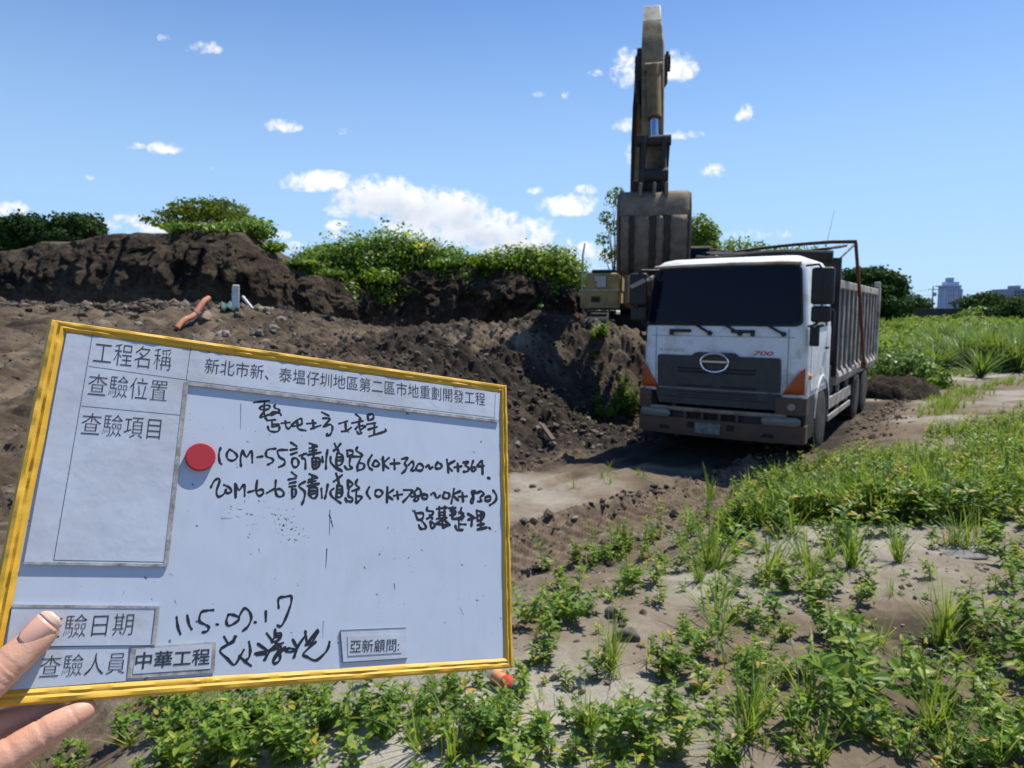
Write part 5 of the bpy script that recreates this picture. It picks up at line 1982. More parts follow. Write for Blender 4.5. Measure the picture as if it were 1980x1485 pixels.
chains = {
    'thumb': [(-150, 1400, .004, 44), (-95, 1372, .012, 44), (-45, 1338, .0125, 40), (-12, 1308, .0115, 37), (20, 1282, .0108, 33), (48, 1256, .0098, 30), (74, 1232, .0092, 28), (96, 1210, .0085, 22), (107, 1199, .0080, 14)],
    'ring': [(-160, 1560, -.004, 40), (-90, 1522, .000, 39), (-29, 1487, .002, 37), (29, 1452, .001, 35), (60, 1433, .000, 32), (90, 1416, .000, 32), (122, 1396, -.001, 29), (150, 1380, -.002, 26), (172, 1367, -.003, 21), (186, 1359, -.003, 13)],
    'middle': [(-170, 1490, -.012, 38), (-110, 1450, -.018, 37), (-60, 1424, -.019, 34), (-5, 1404, -.019, 32), (50, 1388, -.018, 29), (100, 1374, -.017, 26), (130, 1365, -.016, 18)],
    'index': [(-170, 1420, -.014, 38), (-110, 1385, -.018, 36), (-50, 1350, -.019, 33), (10, 1310, -.018, 29), (60, 1275, -.017, 26), (100, 1250, -.016, 18)],
    'little': [(-180, 1640, .002, 36), (-110, 1600, .004, 34), (-40, 1560, .004, 30), (20, 1530, .002, 27), (70, 1508, .0, 24), (95, 1497, 0, 16)],
}
hv, he, hr = [], [], []


def addv(p, r):
    hv.append(tuple(p))
    hr.append(r)
    return len(hv) - 1


palm = addv(hp(-270, 1540, -.006), .026)
wrist = addv(hp(-420, 1690, -.006), .026)
fore1 = addv(hp(-600, 1880, .0), .030)
fore2 = addv(hp(-900, 2250, .01), .036)
he += [(palm, wrist), (wrist, fore1), (fore1, fore2)]
for nm, ch in chains.items():
    prev = palm
    for (x, y, nn, r) in ch:
        v_ = addv(hp(x, y, nn), rpx(x, y, nn, r) * (1.26 if nm == 'thumb' else 1.14))
        he.append((prev, v_))
        prev = v_
me = bpy.data.meshes.new('hand_skeleton')
me.from_pydata(hv, he, [])
ho = bpy.data.objects.new('hand_skeleton', me)
COL.objects.link(ho)
sk = ho.modifiers.new('skin', 'SKIN')
sk.use_smooth_shade = True
sk.branch_smoothing = .6
for i, sv in enumerate(me.skin_vertices[0].data):
    sv.radius = (hr[i], hr[i])
    sv.use_root = (i == palm)
ss_ = ho.modifiers.new('sub', 'SUBSURF')
ss_.levels = ss_.render_levels = 3
dg = bpy.context.evaluated_depsgraph_get()
hm = bpy.data.meshes.new_from_object(ho.evaluated_get(dg))
bpy.data.objects.remove(ho)
# skin folds over the joints: narrow furrows across the finger
HV = np.array([v.co[:] for v in hm.vertices])
HN = np.array([v.normal[:] for v in hm.vertices])
for (pa_, pb_, nn_, deep) in (((24, 1279), (40, 1264), .0106, .0005), ((15, 1287), (30, 1272), .0108, .0006), ((3, 1296), (18, 1283), .0112, .0005), ((-8, 1306), (8, 1291), .0115, .0005),
                              ((84, 1419), (100, 1410), .0, .0006), ((91, 1415), (107, 1406), .0, .0005), ((34, 1448), (50, 1438), .001, .0005), ((26, 1453), (42, 1443), .001, .0006), ((146, 1383), (158, 1375), -.002, .0003)):
    A_, B_ = np.array(hp(*pa_, nn_)), np.array(hp(*pb_, nn_))
    dd = (B_ - A_) / np.linalg.norm(B_ - A_)
    rel_ = HV - A_
    al_ = rel_ @ dd
    rad_ = np.linalg.norm(rel_ - al_[:, None] * dd, axis=1)
    wob_ = fbm(HV[:, 0] * 300, HV[:, 1] * 300, 1.0, 2, 9) * .0012
    k_ = np.exp(-((al_ + wob_) / .0007) ** 2) * (rad_ < .016)
    HV -= HN * (k_ * deep)[:, None]
hm.vertices.foreach_set('co', HV.astype(np.float32).ravel())
hm.update()
hm.materials.append(mat('skin'))
hm.polygons.foreach_set('use_smooth', [True] * len(hm.polygons))
hand = mesh_obj('person', hm)
hand.matrix_world = BM
tag(hand, 'bare hand gripping the lower left corner of the clipboard, thumb on its front', 'person')
# thumb nail: curved plate along the thumb's axis, with a pale free edge
ta, tb = hp(50, 1246, .0), hp(113, 1191, .0)
ax_ = (tb - ta).normalized()
bx_ = Vector((-ax_.y, ax_.x, 0))
tc_ = hp(70, 1228, 0)
Ln = (tb - ta).length
rows_n, rows_t = [], []
hwid = rpx(85, 1215, 0, 25)
for i in range(13):
    f = i / 12
    p = ta + ax_ * (Ln * f) + bx_ * .0006
    w = hwid * (.80 + .25 * min(f * 2.2, 1)) * math.sqrt(max(1 - max((f - .72) / .30, 0) ** 2.2, .02)) * math.sqrt(max(1 - max((.18 - f) / .2, 0) ** 2, .05))
    row = []
    for k in range(11):
        s_ = -1 + 2 * k / 10
        z = .0181 - .0013 * f + .0010 * math.sin(f * math.pi) - (.0042 * (abs(s_) * w / hwid) ** 2.2)
        q = p + bx_ * (s_ * w)
        row.append((q.x, q.y, z))
    (rows_n if f <= .78 else rows_t).append(row)
    if abs(f - .75) < .01:
        rows_t.append(row)
b = MB()
b.grid(rows_n)
b.obj('thumb_nail', 'nail', hand, smooth=True, solid=.0002)
b = MB()
b.grid(rows_t)
b.obj('thumb_nail_tip', 'nail_tip', hand, smooth=True, solid=.0002)

# ================================================================== PLANTS
rng = np.random.default_rng(21)


def leaf6(L, W, fold=.25, droop=.25):
    """pointed leaf along +x: base, two sides, two sides, tip, and a lowered midrib"""
    V = np.array([(0, 0, 0), (.30 * L, W * .46, fold * W * .5), (.30 * L, -W * .46, fold * W * .5), (.66 * L, W * .40, fold * W * .4 - droop * L * .22), (.66 * L, -W * .40, fold * W * .4 - droop * L * .22),
                  (L, 0, -droop * L * .55), (.34 * L, 0, -.01 * L), (.68 * L, 0, -droop * L * .24)])
    F = np.array([(0, 6, 1), (0, 2, 6), (1, 6, 7), (1, 7, 3), (2, 7, 6), (2, 4, 7), (3, 7, 5), (4, 5, 7)])
    return V, F


def orient(V, az, el, roll=0.0):
    """turn a leaf lying along +x to azimuth/elevation"""
    c, s = math.cos(roll), math.sin(roll)
    V = V @ np.array([[1, 0, 0], [0, c, s], [0, -s, c]])
    c, s = math.cos(el), math.sin(el)
    V = V @ np.array([[c, 0, s], [0, 1, 0], [-s, 0, c]])
    return rot_z(V, az)


class Soup:
    def __init__(self):
        self.V, self.F, self.var, self.m, self.o = [], [], [], [], 0

    def add(self, V, F, var, m=0):
        self.V.append(V)
        self.F.append(F + self.o)
        self.var.append(np.full(len(V), var) if np.isscalar(var) else var)
        self.m.append(np.full(len(F), m))
        self.o += len(V)

    def stem(self, pts, r0, r1, m=1, seg=4):
        pts = np.array(pts)
        n_ = len(pts)
        rs = np.linspace(r0, r1, n_)
        a = np.arange(seg) * 2 * math.pi / seg
        V = np.concatenate([pts[i] + np.stack([np.cos(a) * rs[i], np.sin(a) * rs[i], 0 * a], -1) for i in range(n_)])
        F = []
        for i in range(n_ - 1):
            for k in range(seg):
                k2 = (k + 1) % seg
                F += [(i * seg + k, i * seg + k2, (i + 1) * seg + k2), (i * seg + k, (i + 1) * seg + k2, (i + 1) * seg + k)]
        self.add(V, np.array(F), .2, m)

    def arrays(self):
        return np.concatenate(self.V), np.concatenate(self.F), np.concatenate(self.var), np.concatenate(self.m)

    def mesh(self, name, mats):
        V, F, var, m_ = self.arrays()
        return np_mesh(name, V, F, mats, np.clip(var, 0, 1), fm=m_)


def weed(seed, h, leafL, nbranch, yellow=0.0):
    r = np.random.default_rng(seed)
    S = Soup()

    def shoot(p0, d, hh, base_r):
        n_ = max(3, int(hh / (leafL * .42)))
        pts = [np.array(p0, float)]
        d = np.array(d, float)
        for i in range(n_):
            d = d + r.normal(0, .10, 3) + np.array([0, 0, .05])
            d /= np.linalg.norm(d)
            pts.append(pts[-1] + d * hh / n_)
        S.stem(pts, base_r, base_r * .4)
        a0 = r.uniform(0, 6.28)
        for i in range(1, n_ + 1):
            f = i / n_
            L = leafL * (.65 + .55 * math.sin(math.pi * min(1, f * .8 + .1))) * r.uniform(.8, 1.2)
            for k in range(2):
                az = a0 + i * 1.45 + k * math.pi + r.normal(0, .25)
                V, F = leaf6(L, L * r.uniform(.34, .48), r.uniform(.1, .5), r.uniform(.1, .8))
                V = orient(V, az, r.uniform(.0, .65) + (.25 if i == n_ else 0), r.normal(0, .3)) + pts[i]
                v = np.clip(.45 + .22 * r.normal() + .15 * f, 0, .90)
                if r.uniform() < .03 + yellow:
                    v = r.uniform(.92, 1)
                S.add(V, F, v)
        for k in range(4):             # terminal rosette
            L = leafL * r.uniform(.4, .75)
            V, F = leaf6(L, L * .42, .4, .2)
            S.add(orient(V, r.uniform(0, 6.28), r.uniform(.5, 1.1)) + pts[-1], F, np.clip(.72 + .15 * r.normal(), 0, .93))
        return pts

    pts = shoot((0, 0, -.01), (r.normal(0, .12), r.normal(0, .12), 1), h, .0028)
    for j in range(nbranch):
        b0 = pts[min(len(pts) - 1, 1 + j % max(1, len(pts) // 2))]
        a = r.uniform(0, 6.28)
        shoot(b0, (math.cos(a) * .9, math.sin(a) * .9, .8), h * r.uniform(.45, .75), .002)
    return S


def tuft(seed, n_, h, spread=.6, w=.0035, dry=.06):
    r = np.random.default_rng(seed)
    S = Soup()
    for i in range(n_):
        az = r.uniform(0, 6.28)
        L = h * r.uniform(.45, 1.1)
        el0 = math.pi / 2 - abs(r.normal(0, spread * .55))
        curve = r.uniform(.1, .8)
        k = 6
        t = np.linspace(0, 1, k)
        el = el0 - curve * t ** 1.5
        dx_ = np.cumsum(np.concatenate([[0], np.cos(el[1:]) * L / (k - 1)]))
        dz_ = np.cumsum(np.concatenate([[0], np.sin(el[1:]) * L / (k - 1)]))
        ww = w * r.uniform(.7, 1.3) * np.array([.8, 1, .95, .8, .5, .08])
        V = np.concatenate([np.stack([dx_, ww, dz_], -1), np.stack([dx_, -ww, dz_], -1)])
        F = []
        for j in range(k - 1):
            F += [(j, k + j, k + j + 1), (j, k + j + 1, j + 1)]
        V = rot_z(V, az) + np.array([r.normal(0, .010), r.normal(0, .010), -.005])
        v = np.clip(.5 + .2 * r.normal(), 0, .88) if r.uniform() > dry else r.uniform(.93, 1)
        S.add(V, np.array(F), v)
    return S


WEEDS = [weed(100 + k, h, L, nb, y) for k, (h, L, nb, y) in enumerate([(.16, .055, 2, 0), (.22, .060, 3, .01), (.10, .045, 1, 0), (.28, .065, 3, .02), (.07, .038, 0, .02), (.20, .07, 4, 0), (.13, .05, 2, .05), (.34, .06, 2, .03)])]
WEEDS[2] = weed(160, .12, .032, 4, .04)
WEEDS[6] = weed(161, .17, .038, 5, .03)
WEEDS[7] = weed(162, .30, .045, 3, .08)
TUFTS = [tuft(200 + k, n_, h, sp, w) for k, (n_, h, sp, w) in enumerate([(26, .24, .95, .0022), (42, .28, .70, .0024), (18, .20, 1.15, .0024), (60, .34, .6, .0026), (14, .15, .9, .0022), (26, .26, 1.2, .0036)])]
WM = [s.mesh('leafy_weed', ['weed_leaf', 'stem']) for s in WEEDS]
TM = [s.mesh('grass_tuft', ['grass_blade']) for s in TUFTS]
placed = []


def put(kind, idx, x, y, scale, label, group, cat, z=None, tilt=.12):
    me = (WM if kind == 'leafy_weed' else TM)[idx]
    o = bpy.data.objects.new(kind, me)
    COL.objects.link(o)
    o.location = (x, y, hz(x, y) - .004 if z is None else z)
    o.rotation_euler = (rng.normal(0, tilt), rng.normal(0, tilt), rng.uniform(0, 6.28))
    s_ = scale
    o.scale = (s_, s_, s_ * rng.uniform(.9, 1.1))
    tag(o, label, cat, group)
    placed.append((x, y))
    return o


def from_zoom(lst, ox, oy, sc, label_w, group_w, label_t, group_t):
    for (zx, zy, k, s_) in lst:
        px, py = ox + zx / sc, oy + zy / sc
        if py > 1484:
            py = 1484
        p = ground_px(px, py)
        if k == 'w':
            put('leafy_weed', int(rng.choice([0, 1, 2, 3, 5, 6, 6, 7])), p[0], p[1], s_, label_w, group_w, 'weed')
        elif k == 's':
            put('leafy_weed', int(rng.choice([2, 4, 6])), p[0], p[1], s_, label_w, group_w, 'weed')
        elif k == 'c':          # dense bushy weed: a few shoots together
            for _ in range(1 if rng.uniform() < .55 else 2):
                put('leafy_weed', int(rng.choice([0, 1, 3, 5, 6, 7])), p[0] + rng.normal(0, .05), p[1] + rng.normal(0, .05), s_ * rng.uniform(.65, .95), label_w, group_w, 'weed')
        else:
            put('grass_tuft', int(rng.choice([0, 1, 2, 3, 5])), p[0], p[1], s_, label_t, group_t, 'grass')


# bare mud beside the clipboard, centre bottom
from_zoom([(330, 360, 'c', 1.0), (450, 440, 'c', 1.0), (320, 640, 'c', .8), (210, 720, 'w', .9), (560, 300, 'w', .8), (800, 650, 't', .9), (1200, 680, 'w', .7), (1300, 690, 'w', .6), (1440, 560, 'w', .9), (1400, 440, 'c', .6), (1570, 400, 't', 1.4),
           (1790, 370, 'c', .6), (1770, 680, 'w', .8), (1220, 960, 'c', .75), (1130, 900, 's', 1.2), (1470, 850, 'c', .7), (1800, 850, 's', 1.), (720, 1040, 'c', .85), (640, 1130, 't', .8), (820, 1150, 'w', .8), (990, 1180, 's', 1.2), (290, 1180, 'w', .6),
           (220, 1320, 'c', .6), (840, 1290, 'w', .8), (500, 1060, 'w', .6), (1740, 1170, 't', 1.3), (1650, 1330, 'w', .8), (40, 1000, 'c', .8), (270, 1050, 'w', .6), (1230, 1290, 's', 1.2), (1900, 830, 'w', .6), (1900, 600, 'w', .7), (690, 720, 's', .8), (1040, 1290, 's', 1.2), (640, 250, 'w', .6),
           (130, 830, 'w', .6), (1590, 1290, 's', 1.0)],
          960, 1120, 3.667, 'leafy green weed on pale dry mud between clipboard and lower right corner', 'leafy weeds on the bare mud right of the clipboard', 'thin spreading grass tuft on pale mud right of the clipboard corner', 'grass tufts on the bare mud right of the clipboard')
# lower right corner
from_zoom([(80, 330, 'c', .7), (230, 280, 'w', .8), (290, 430, 'w', .7), (600, 420, 's', 1.2), (490, 190, 's', 1.2), (860, 190, 'c', .8), (1040, 120, 't', .6), (720, 520, 'w', .9), (960, 490, 't', 1.0), (1400, 480, 't', 1.3), (1620, 440, 'c', 1.1), (1880, 240, 'c', 1.2), (1830, 620, 'c', .7),
           (1640, 540, 'w', .6), (1420, 600, 'c', .6), (1200, 630, 's', 1.2), (890, 880, 'c', .9), (890, 890, 'w', 1.3), (690, 630, 'c', .6), (40, 660, 'w', .9), (260, 740, 'w', .7), (430, 930, 't', 1.3), (400, 1130, 't', 1.0), (390, 1110, 'w', .8), (20, 1130, 't', 1.0), (720, 1140, 'w', .8),
           (650, 1260, 'c', .7), (740, 850, 'c', .6), (1330, 1090, 't', 1.5), (1180, 800, 'w', .8), (1320, 770, 'w', .8), (1790, 850, 's', 1.2), (1600, 780, 'c', .7), (1520, 1100, 'w', .9), (1450, 1320, 't', 1.2), (1150, 1270, 'w', .8), (530, 1320, 't', .9), (940, 1060, 's', 1.1), (1900, 1000, 'c', .8),
           (1680, 1160, 't', .8), (1880, 1300, 'c', 1.0), (1700, 1330, 'c', .9), (1780, 1320, 't', 1.2), (1560, 1330, 'w', 1.), (1960, 700, 'w', 1.), (1900, 440, 'w', 1.), (170, 830, 'c', .5), (40, 850, 's', 1.2), (540, 1020, 's', 1.), (1940, 1180, 'w', 1.)],
          1440, 1120, 3.667, 'leafy green weed on mud in the lower right corner below the dark stone', 'leafy weeds in the lower right corner', 'spiky green grass tuft on mud in the lower right corner', 'grass tufts in the lower right corner')
# middle strip below the truck
from_zoom([(180, 1090, 't', 1.5), (430, 1000, 't', 1.6), (490, 1020, 't', 1.4), (590, 960, 't', 1.3), (750, 1020, 't', 1.2), (1090, 980, 't', 1.0), (1560, 880, 't', 1.5), (1480, 860, 't', 1.2), (720, 900, 'c', .9), (1050, 820, 'c', .9), (1850, 990, 'c', 1.1), (1880, 1150, 'c', 1.0), (1750, 900, 'w', 1.1), (1330, 1100, 's', 1.),
           (480, 1150, 't', .8), (600, 1190, 's', 1.1), (250, 1170, 's', 1.2), (900, 600, 'c', 1.), (1650, 850, 't', 1.2), (350, 800, 't', 1.2), (200, 740, 'c', .8), (60, 700, 'c', .9), (430, 700, 't', 1.1)],
          1440, 820, 3.667, 'leafy green weed in the mixed growth between the truck wheel and bare mud', 'leafy weeds below the truck', 'tall bright grass tuft at the edge of growth below the truck', 'grass tufts below the truck')
from_zoom([(660, 1080, 'w', .9), (540, 1060, 's', 1.3), (330, 1380, 'c', .8), (400, 1470, 'c', .8), (960, 1230, 'c', .8), (1010, 1290, 'c', .9), (1100, 1180, 'c', .8), (1080, 1010, 'w', .9), (1250, 1120, 'c', .8), (1180, 1060, 'w', 1.), (1560, 1110, 't', 1.6), (1500, 1100, 't', 1.3), (1580, 1400, 't', 1.3), (1440, 1200, 't', 1.0), (1930, 1180, 't', 1.6),
           (1330, 960, 't', 1.1), (930, 1180, 't', 1.0), (760, 1060, 'w', .8), (1480, 900, 'c', .7), (1600, 820, 'c', .9), (1380, 840, 'w', 1.), (610, 1420, 'w', .8), (750, 1330, 'c', .4), (460, 1230, 's', 1.), (1650, 1250, 'c', .8), (1780, 1000, 'c', .8)],
          960, 800, 3.667, 'leafy green weed on the verge beside the tyre prints', 'leafy weeds beside the tyre prints', 'upright grass tuft on the verge beside the tyre prints', 'grass tufts beside the tyre prints')
# under the clipboard's lower edge
lower = [(700, 1010, 'c', 1.0), (640, 1060, 'c', .8), (480, 930, 'c', .8), (560, 900, 'c', .7), (150, 930, 'c', .7), (350, 1010, 'w', .9), (420, 1080, 'w', .9), (1420, 1040, 't', 1.2), (1560, 1100, 't', 1.1), (1700, 920, 'c', .7), (1600, 830, 'c', .7), (1830, 930, 'c', .8), (1250, 880, 'w', .8), (80, 1060, 'w', .7), (260, 850, 'c', .6),
         (960, 870, 'w', .7), (1080, 900, 'w', .7), (850, 760, 'c', .6), (1380, 760, 'c', .6), (1490, 800, 't', .9), (1640, 700, 'c', .6), (1010, 730, 'c', .5), (400, 790, 'c', .5), (600, 780, 'c', .5), (720, 790, 'c', .6), (1220, 960, 's', 1.), (1740, 1010, 'w', .8), (60, 800, 'c', .6), (170, 1090, 's', 1.2), (560, 1080, 'c', .7), (800, 1070, 'w', .7)]
lower += [(x + rng.normal(0, 45), y + rng.normal(0, 28), 'w' if k == 'c' else k, s_ * .95) for x, y, k, s_ in lower if k != 't']
from_zoom(lower, 300, 1080, 2.75, 'leafy green weed growing under the lower yellow edge of the clipboard', 'leafy weeds under the clipboard', 'thin grass tuft growing under the lower yellow edge of the clipboard', 'grass tufts under the clipboard')
from_zoom([(500, 1350, 'c', .6), (700, 1400, 'c', .7), (420, 1460, 'c', .5), (900, 1180, 'c', .6), (1150, 1130, 'c', .6), (1300, 1080, 'c', .6), (1000, 1300, 'w', .9), (1500, 1350, 'c', .8), (1650, 1300, 'c', .9), (1450, 1250, 'w', .8), (1200, 1420, 's', 1.2), (800, 1330, 'w', .8)],
          0, 1050, 3.413, 'leafy green weed beside the fingers under the clipboard', 'leafy weeds beside the fingers', 'x', 'x')


def merge(items, name, mats):
    """many plants of a mass nobody could count -> one mesh; items: (soup, x, y, z, scale, turn)"""
    Vs, Fs, vr, ms, o = [], [], [], [], 0
    cache = {}
    for (S, x, y, z, sc, a, dv) in items:
        if id(S) not in cache:
            cache[id(S)] = S.arrays()
        V, F, var, m_ = cache[id(S)]
        Vs.append(rot_z(V * sc, a) + np.array([x, y, z]))
        Fs.append(F + o)
        vr.append(np.clip(var + dv * (var < .9), 0, 1))
        ms.append(m_)
        o += len(V)
    me = np_mesh(name, np.concatenate(Vs), np.concatenate(Fs), mats, np.concatenate(vr), fm=np.concatenate(ms))
    return mesh_obj(name, me)


# the dense verge: weeds and grass too thick to count
SM_W = [weed(400 + k, h, L, nb, y) for k, (h, L, nb, y) in enumerate([(.20, .065, 1, .08), (.26, .07, 2, .08), (.13, .06, 1, .06), (.34, .065, 1, .08)])]
SM_T = [tuft(420 + k, n_, h, sp, .0040, .05) for k, (n_, h, sp) in enumerate([(14, .26, .6), (20, .34, .5), (10, .18, .8)])]


def in_verge(x, y):
    q, s, bn, tr, fa = zones(x, y)
    return bn


items_w, items_t = [], []
cand = 0
while len(items_w) + len(items_t) < 3000 and cand < 90000:
    cand += 1
    # pick in the picture so that the density follows the photo's dense band, then drop it on the ground
    px, py = rng.uniform(1030, 2420), rng.uniform(640, 1130)
    line = 1062 - (px - 1030) * .298          # upper edge of the verge
    if py < line + (4 if px > 1420 else 34):
        continue
    depth_in = (py - line)
    band = 25 + (px - 1030) * .16
    pr = math.exp(-(max(0, depth_in - band) / 38.0) ** 2) * (1.0 if px > 1400 else .16)
    if rng.uniform() > pr:
        continue
    p = ground_px(px, py)
    if p[1] > 22:
        continue
    a = rng.uniform(0, 6.28)
    clump = float(fbm(np.array([p[0]]), np.array([p[1]]), .9, 2, 91)[0])
    if clump < -.02 and rng.uniform() < .92:
        continue
    if rng.uniform() < .26 + clump:
        items_t.append((SM_T[int(rng.integers(3))], p[0], p[1], p[2] - .01, rng.uniform(.7, 1.25) * (1 - .45 * min(1, max(0, (p[1] - 8) / 6))), a, rng.normal(-.06, .24)))
    else:
        items_w.append((SM_W[int(rng.integers(4))], p[0], p[1], p[2] - .01, rng.uniform(.6, 1.1) * (1 - .35 * min(1, max(0, (p[1] - 8) / 6))), a, rng.normal(-.06, .24)))
tag(merge(items_w, 'undergrowth', ['weed_leaf', 'stem']), kind='stuff')
tag(merge(items_t, 'verge_grass', ['grass_blade']), kind='stuff')
# low tangle round the foot of the single plants
items = []
TANG = [weed(520 + k, .05 + .02 * k, .03 + .004 * k, 1, .05) for k in range(4)] + [tuft(530, 7, .10, .9, .0018, .2), tuft(531, 9, .14, .9, .0020, .35)]
for (x, y) in list(placed):
    if y > 8:
        continue
    for _ in range(2):
        xx, yy = x + rng.normal(0, .11), y + rng.normal(0, .11)
        items.append((TANG[int(rng.integers(6))], xx, yy, hz(xx, yy) - .004, rng.uniform(.6, 1.4), rng.uniform(0, 6.28), rng.normal(0, .15)))
tag(merge(items, 'low_tangle', ['weed_leaf', 'stem']), kind='stuff')
# low seedlings and straws all over the bare mud
items = []
SEED = [weed(500 + k, .035, .028, 0, .02) for k in range(4)]
for _ in range(600):
    x, y = rng.uniform(-3.0, 7.5), rng.uniform(1.7, 8.5)
    q, s, bn, tr, fa = zones(np.array([x]), np.array([y]))
    if bn[0] < .7:
        continue
    if float(fbm(np.array([x]), np.array([y]), 1.1, 2, 93)[0]) < -.08:
        continue
    items.append((SEED[int(rng.integers(4))], x, y, hz(x, y) - .004, rng.uniform(.6, 1.5), rng.uniform(0, 6.28), 0))
tag(merge(items, 'seedlings', ['weed_leaf', 'stem']), kind='stuff')
# clump of weeds at the heap's foot by the truck's left corner, and stray blades on the mud
for (px, py, s_) in ((1215, 812, 1.3), (1200, 800, 1.4), (1228, 800, 1.5), (1222, 780, 1.3), (1165, 800, 1.0), (1170, 812, .9), (1130, 805, .5), (1150, 655, 1.0), (1160, 645, 1.2)):
    p = ground_px(px, py)
    for _ in range(4):
        x, y = p[0] + rng.normal(0, .12), p[1] + rng.normal(0, .12)
        put('leafy_weed', int(rng.choice([1, 3, 5, 7])), x, y, s_ * rng.uniform(.9, 1.4), 'bright green weed at the foot of the dark heap near the truck bumper' if py > 700 else 'small green weed on the crest of the dark heap under the excavator', 'weeds at the foot of the heap' if py > 700 else 'weeds on the heap crest', 'weed')
for (px, py) in ((1165, 925), (1235, 920), (1245, 925), (1180, 912), (1110, 945), (1375, 965), (1180, 935)):
    p = ground_px(px, py)
    put('grass_tuft', 4 if px < 1370 else 2, p[0], p[1], 1.5 if px < 1370 else 1.7, 'sparse little grass tuft on the pale silt of the muddy track', 'grass tufts on the pale silt', 'grass')
p = ground_px(1372, 968)
S = Soup()
for (hx, hh_, ww) in ((-.10, .50, .022), (.015, .26, .018)):
    k = 7
    t = np.linspace(0, 1, k)
    xx = hx * t ** 1.5 - (0 if hx < 0 else -.02)
    zz = hh_ * t
    w_ = ww * np.array([.5, .8, 1, 1, .9, .6, .1])
    V = np.concatenate([np.stack([xx - w_, 0 * t, zz], -1), np.stack([xx + w_, .02 * t, zz], -1)])
    F = []
    for j in range(k - 1):
        F += [(j, k + j, k + j + 1), (j, k + j + 1, j + 1)]
    S.add(V, np.array(F), .75)
tag(mesh_obj('broad_grass', S.mesh('broad_grass', ['grass_blade']), loc=tuple(p)), 'single broad pale green blade standing in the shadow before the truck', 'grass')

for k, (px, py, hh_) in enumerate(((1520, 905, .42), (1545, 900, .36), (1576, 885, .34), (1797, 850, .62), (1812, 845, .5), (1846, 860, .66), (1872, 850, .55), (1760, 870, .4), (1905, 900, .6), (1935, 930, .6), (1960, 905, .7), (1700, 900, .4), (1640, 905, .36))):
    p = ground_px(px, py + 30)
    S = Soup()
    rr = np.random.default_rng(1300 + k)
    ln = rr.normal(0, .06, 2)
    pts = [(ln[0] * f ** 2, ln[1] * f ** 2, hh_ * f) for f in np.linspace(0, 1, 6)]
    S.stem(pts, .0028, .0012)
    for i in range(26):
        f = rr.uniform(.25, 1.0)
        c_ = np.array((ln[0] * f ** 2, ln[1] * f ** 2, hh_ * f))
        L = .020 + .05 * (1 - f)
        V, F = leaf6(L, L * .42, .3, .5)
        S.add(orient(V, rr.uniform(0, 6.28), rr.uniform(-.2, .9)) + c_, F, rr.uniform(.5, 1.0) if f > .6 else rr.uniform(.3, .9))
    o = mesh_obj('tall_weed', S.mesh('tall_weed', ['weed_leaf', 'stem']), loc=tuple(p))
    tag(o, 'tall thin weed stalk with tiny leaves standing above the verge growth', 'weed', 'tall weed stalks on the verge')

# ------------------------------------------------------------------ leaf clumps for bushes and trees


def crown(blobs, n_leaf, size, seed, mats, name, parent=None, hollow=.55, up=.35, aspect=.62, kind_long=False):
    """leaf faces scattered through ellipsoids; denser towards the outside, turned mostly up and outwards"""
    r = np.random.default_rng(seed)
    vol = np.array([b_[3] * b_[4] * b_[5] for b_ in blobs]) ** (2 / 3)
    cnt = np.maximum((vol / vol.sum() * n_leaf).astype(int), 8)
    C_, Nn, vr = [], [], []
    for b_, k in zip(blobs, cnt):
        d = r.normal(size=(k, 3))
        d /= np.linalg.norm(d, axis=1)[:, None]
        rad = hollow + (1 - hollow) * r.uniform(0, 1, k) ** .6
        lum = 1 + .62 * fbm(d[:, 0] * 2.6 + seed, d[:, 1] * 2.6 + d[:, 2] * 2.1, 1.0, 3, seed)
        lum = lum * np.where(r.uniform(0, 1, k) < .07, r.uniform(1.0, 1.2, k), 1)
        p = d * (rad * lum)[:, None] * np.array(b_[3:6]) + np.array(b_[:3])
        C_.append(p)
        nn = d + r.normal(0, .55, (k, 3)) + np.array([0, 0, up])
        Nn.append(nn / np.linalg.norm(nn, axis=1)[:, None])
        vr.append(np.clip(.45 + .20 * r.normal(size=k) + .10 * d[:, 2] * 0 + r.normal() * .10, 0, .97))
    C_, Nn, vr = np.concatenate(C_), np.concatenate(Nn), np.concatenate(vr)
    k = len(C_)
    t = np.cross(Nn, r.normal(size=(k, 3)))
    t /= np.linalg.norm(t, axis=1)[:, None] + 1e-9
    s_ = np.cross(Nn, t)
    L = size * r.uniform(.6, 1.35, k)[:, None]
    W = L * aspect
    mid = C_ - Nn * L * .10
    V = np.stack([C_ - t * L * .5, mid + s_ * W * .5 + Nn * L * .06, C_ + t * L * .5 - Nn * L * .12, mid - s_ * W * .5 + Nn * L * .06], 1).reshape(-1, 3)
    F = np.arange(k * 4).reshape(k, 4)
    me = np_mesh(name, V, F, mats, np.repeat(vr, 4))
    return mesh_obj(name, me, parent)


def px_blob(px, py, rx, ry, d, dy=0.0, depth=None):
    """an ellipsoid seen at a photo pixel with radii in photo pixels at distance d"""
    p = atd(px, py, d)
    return (p[0], p[1] + dy, p[2], rx / FOC * d, (depth if depth else rx / FOC * d), ry / FOC * d)


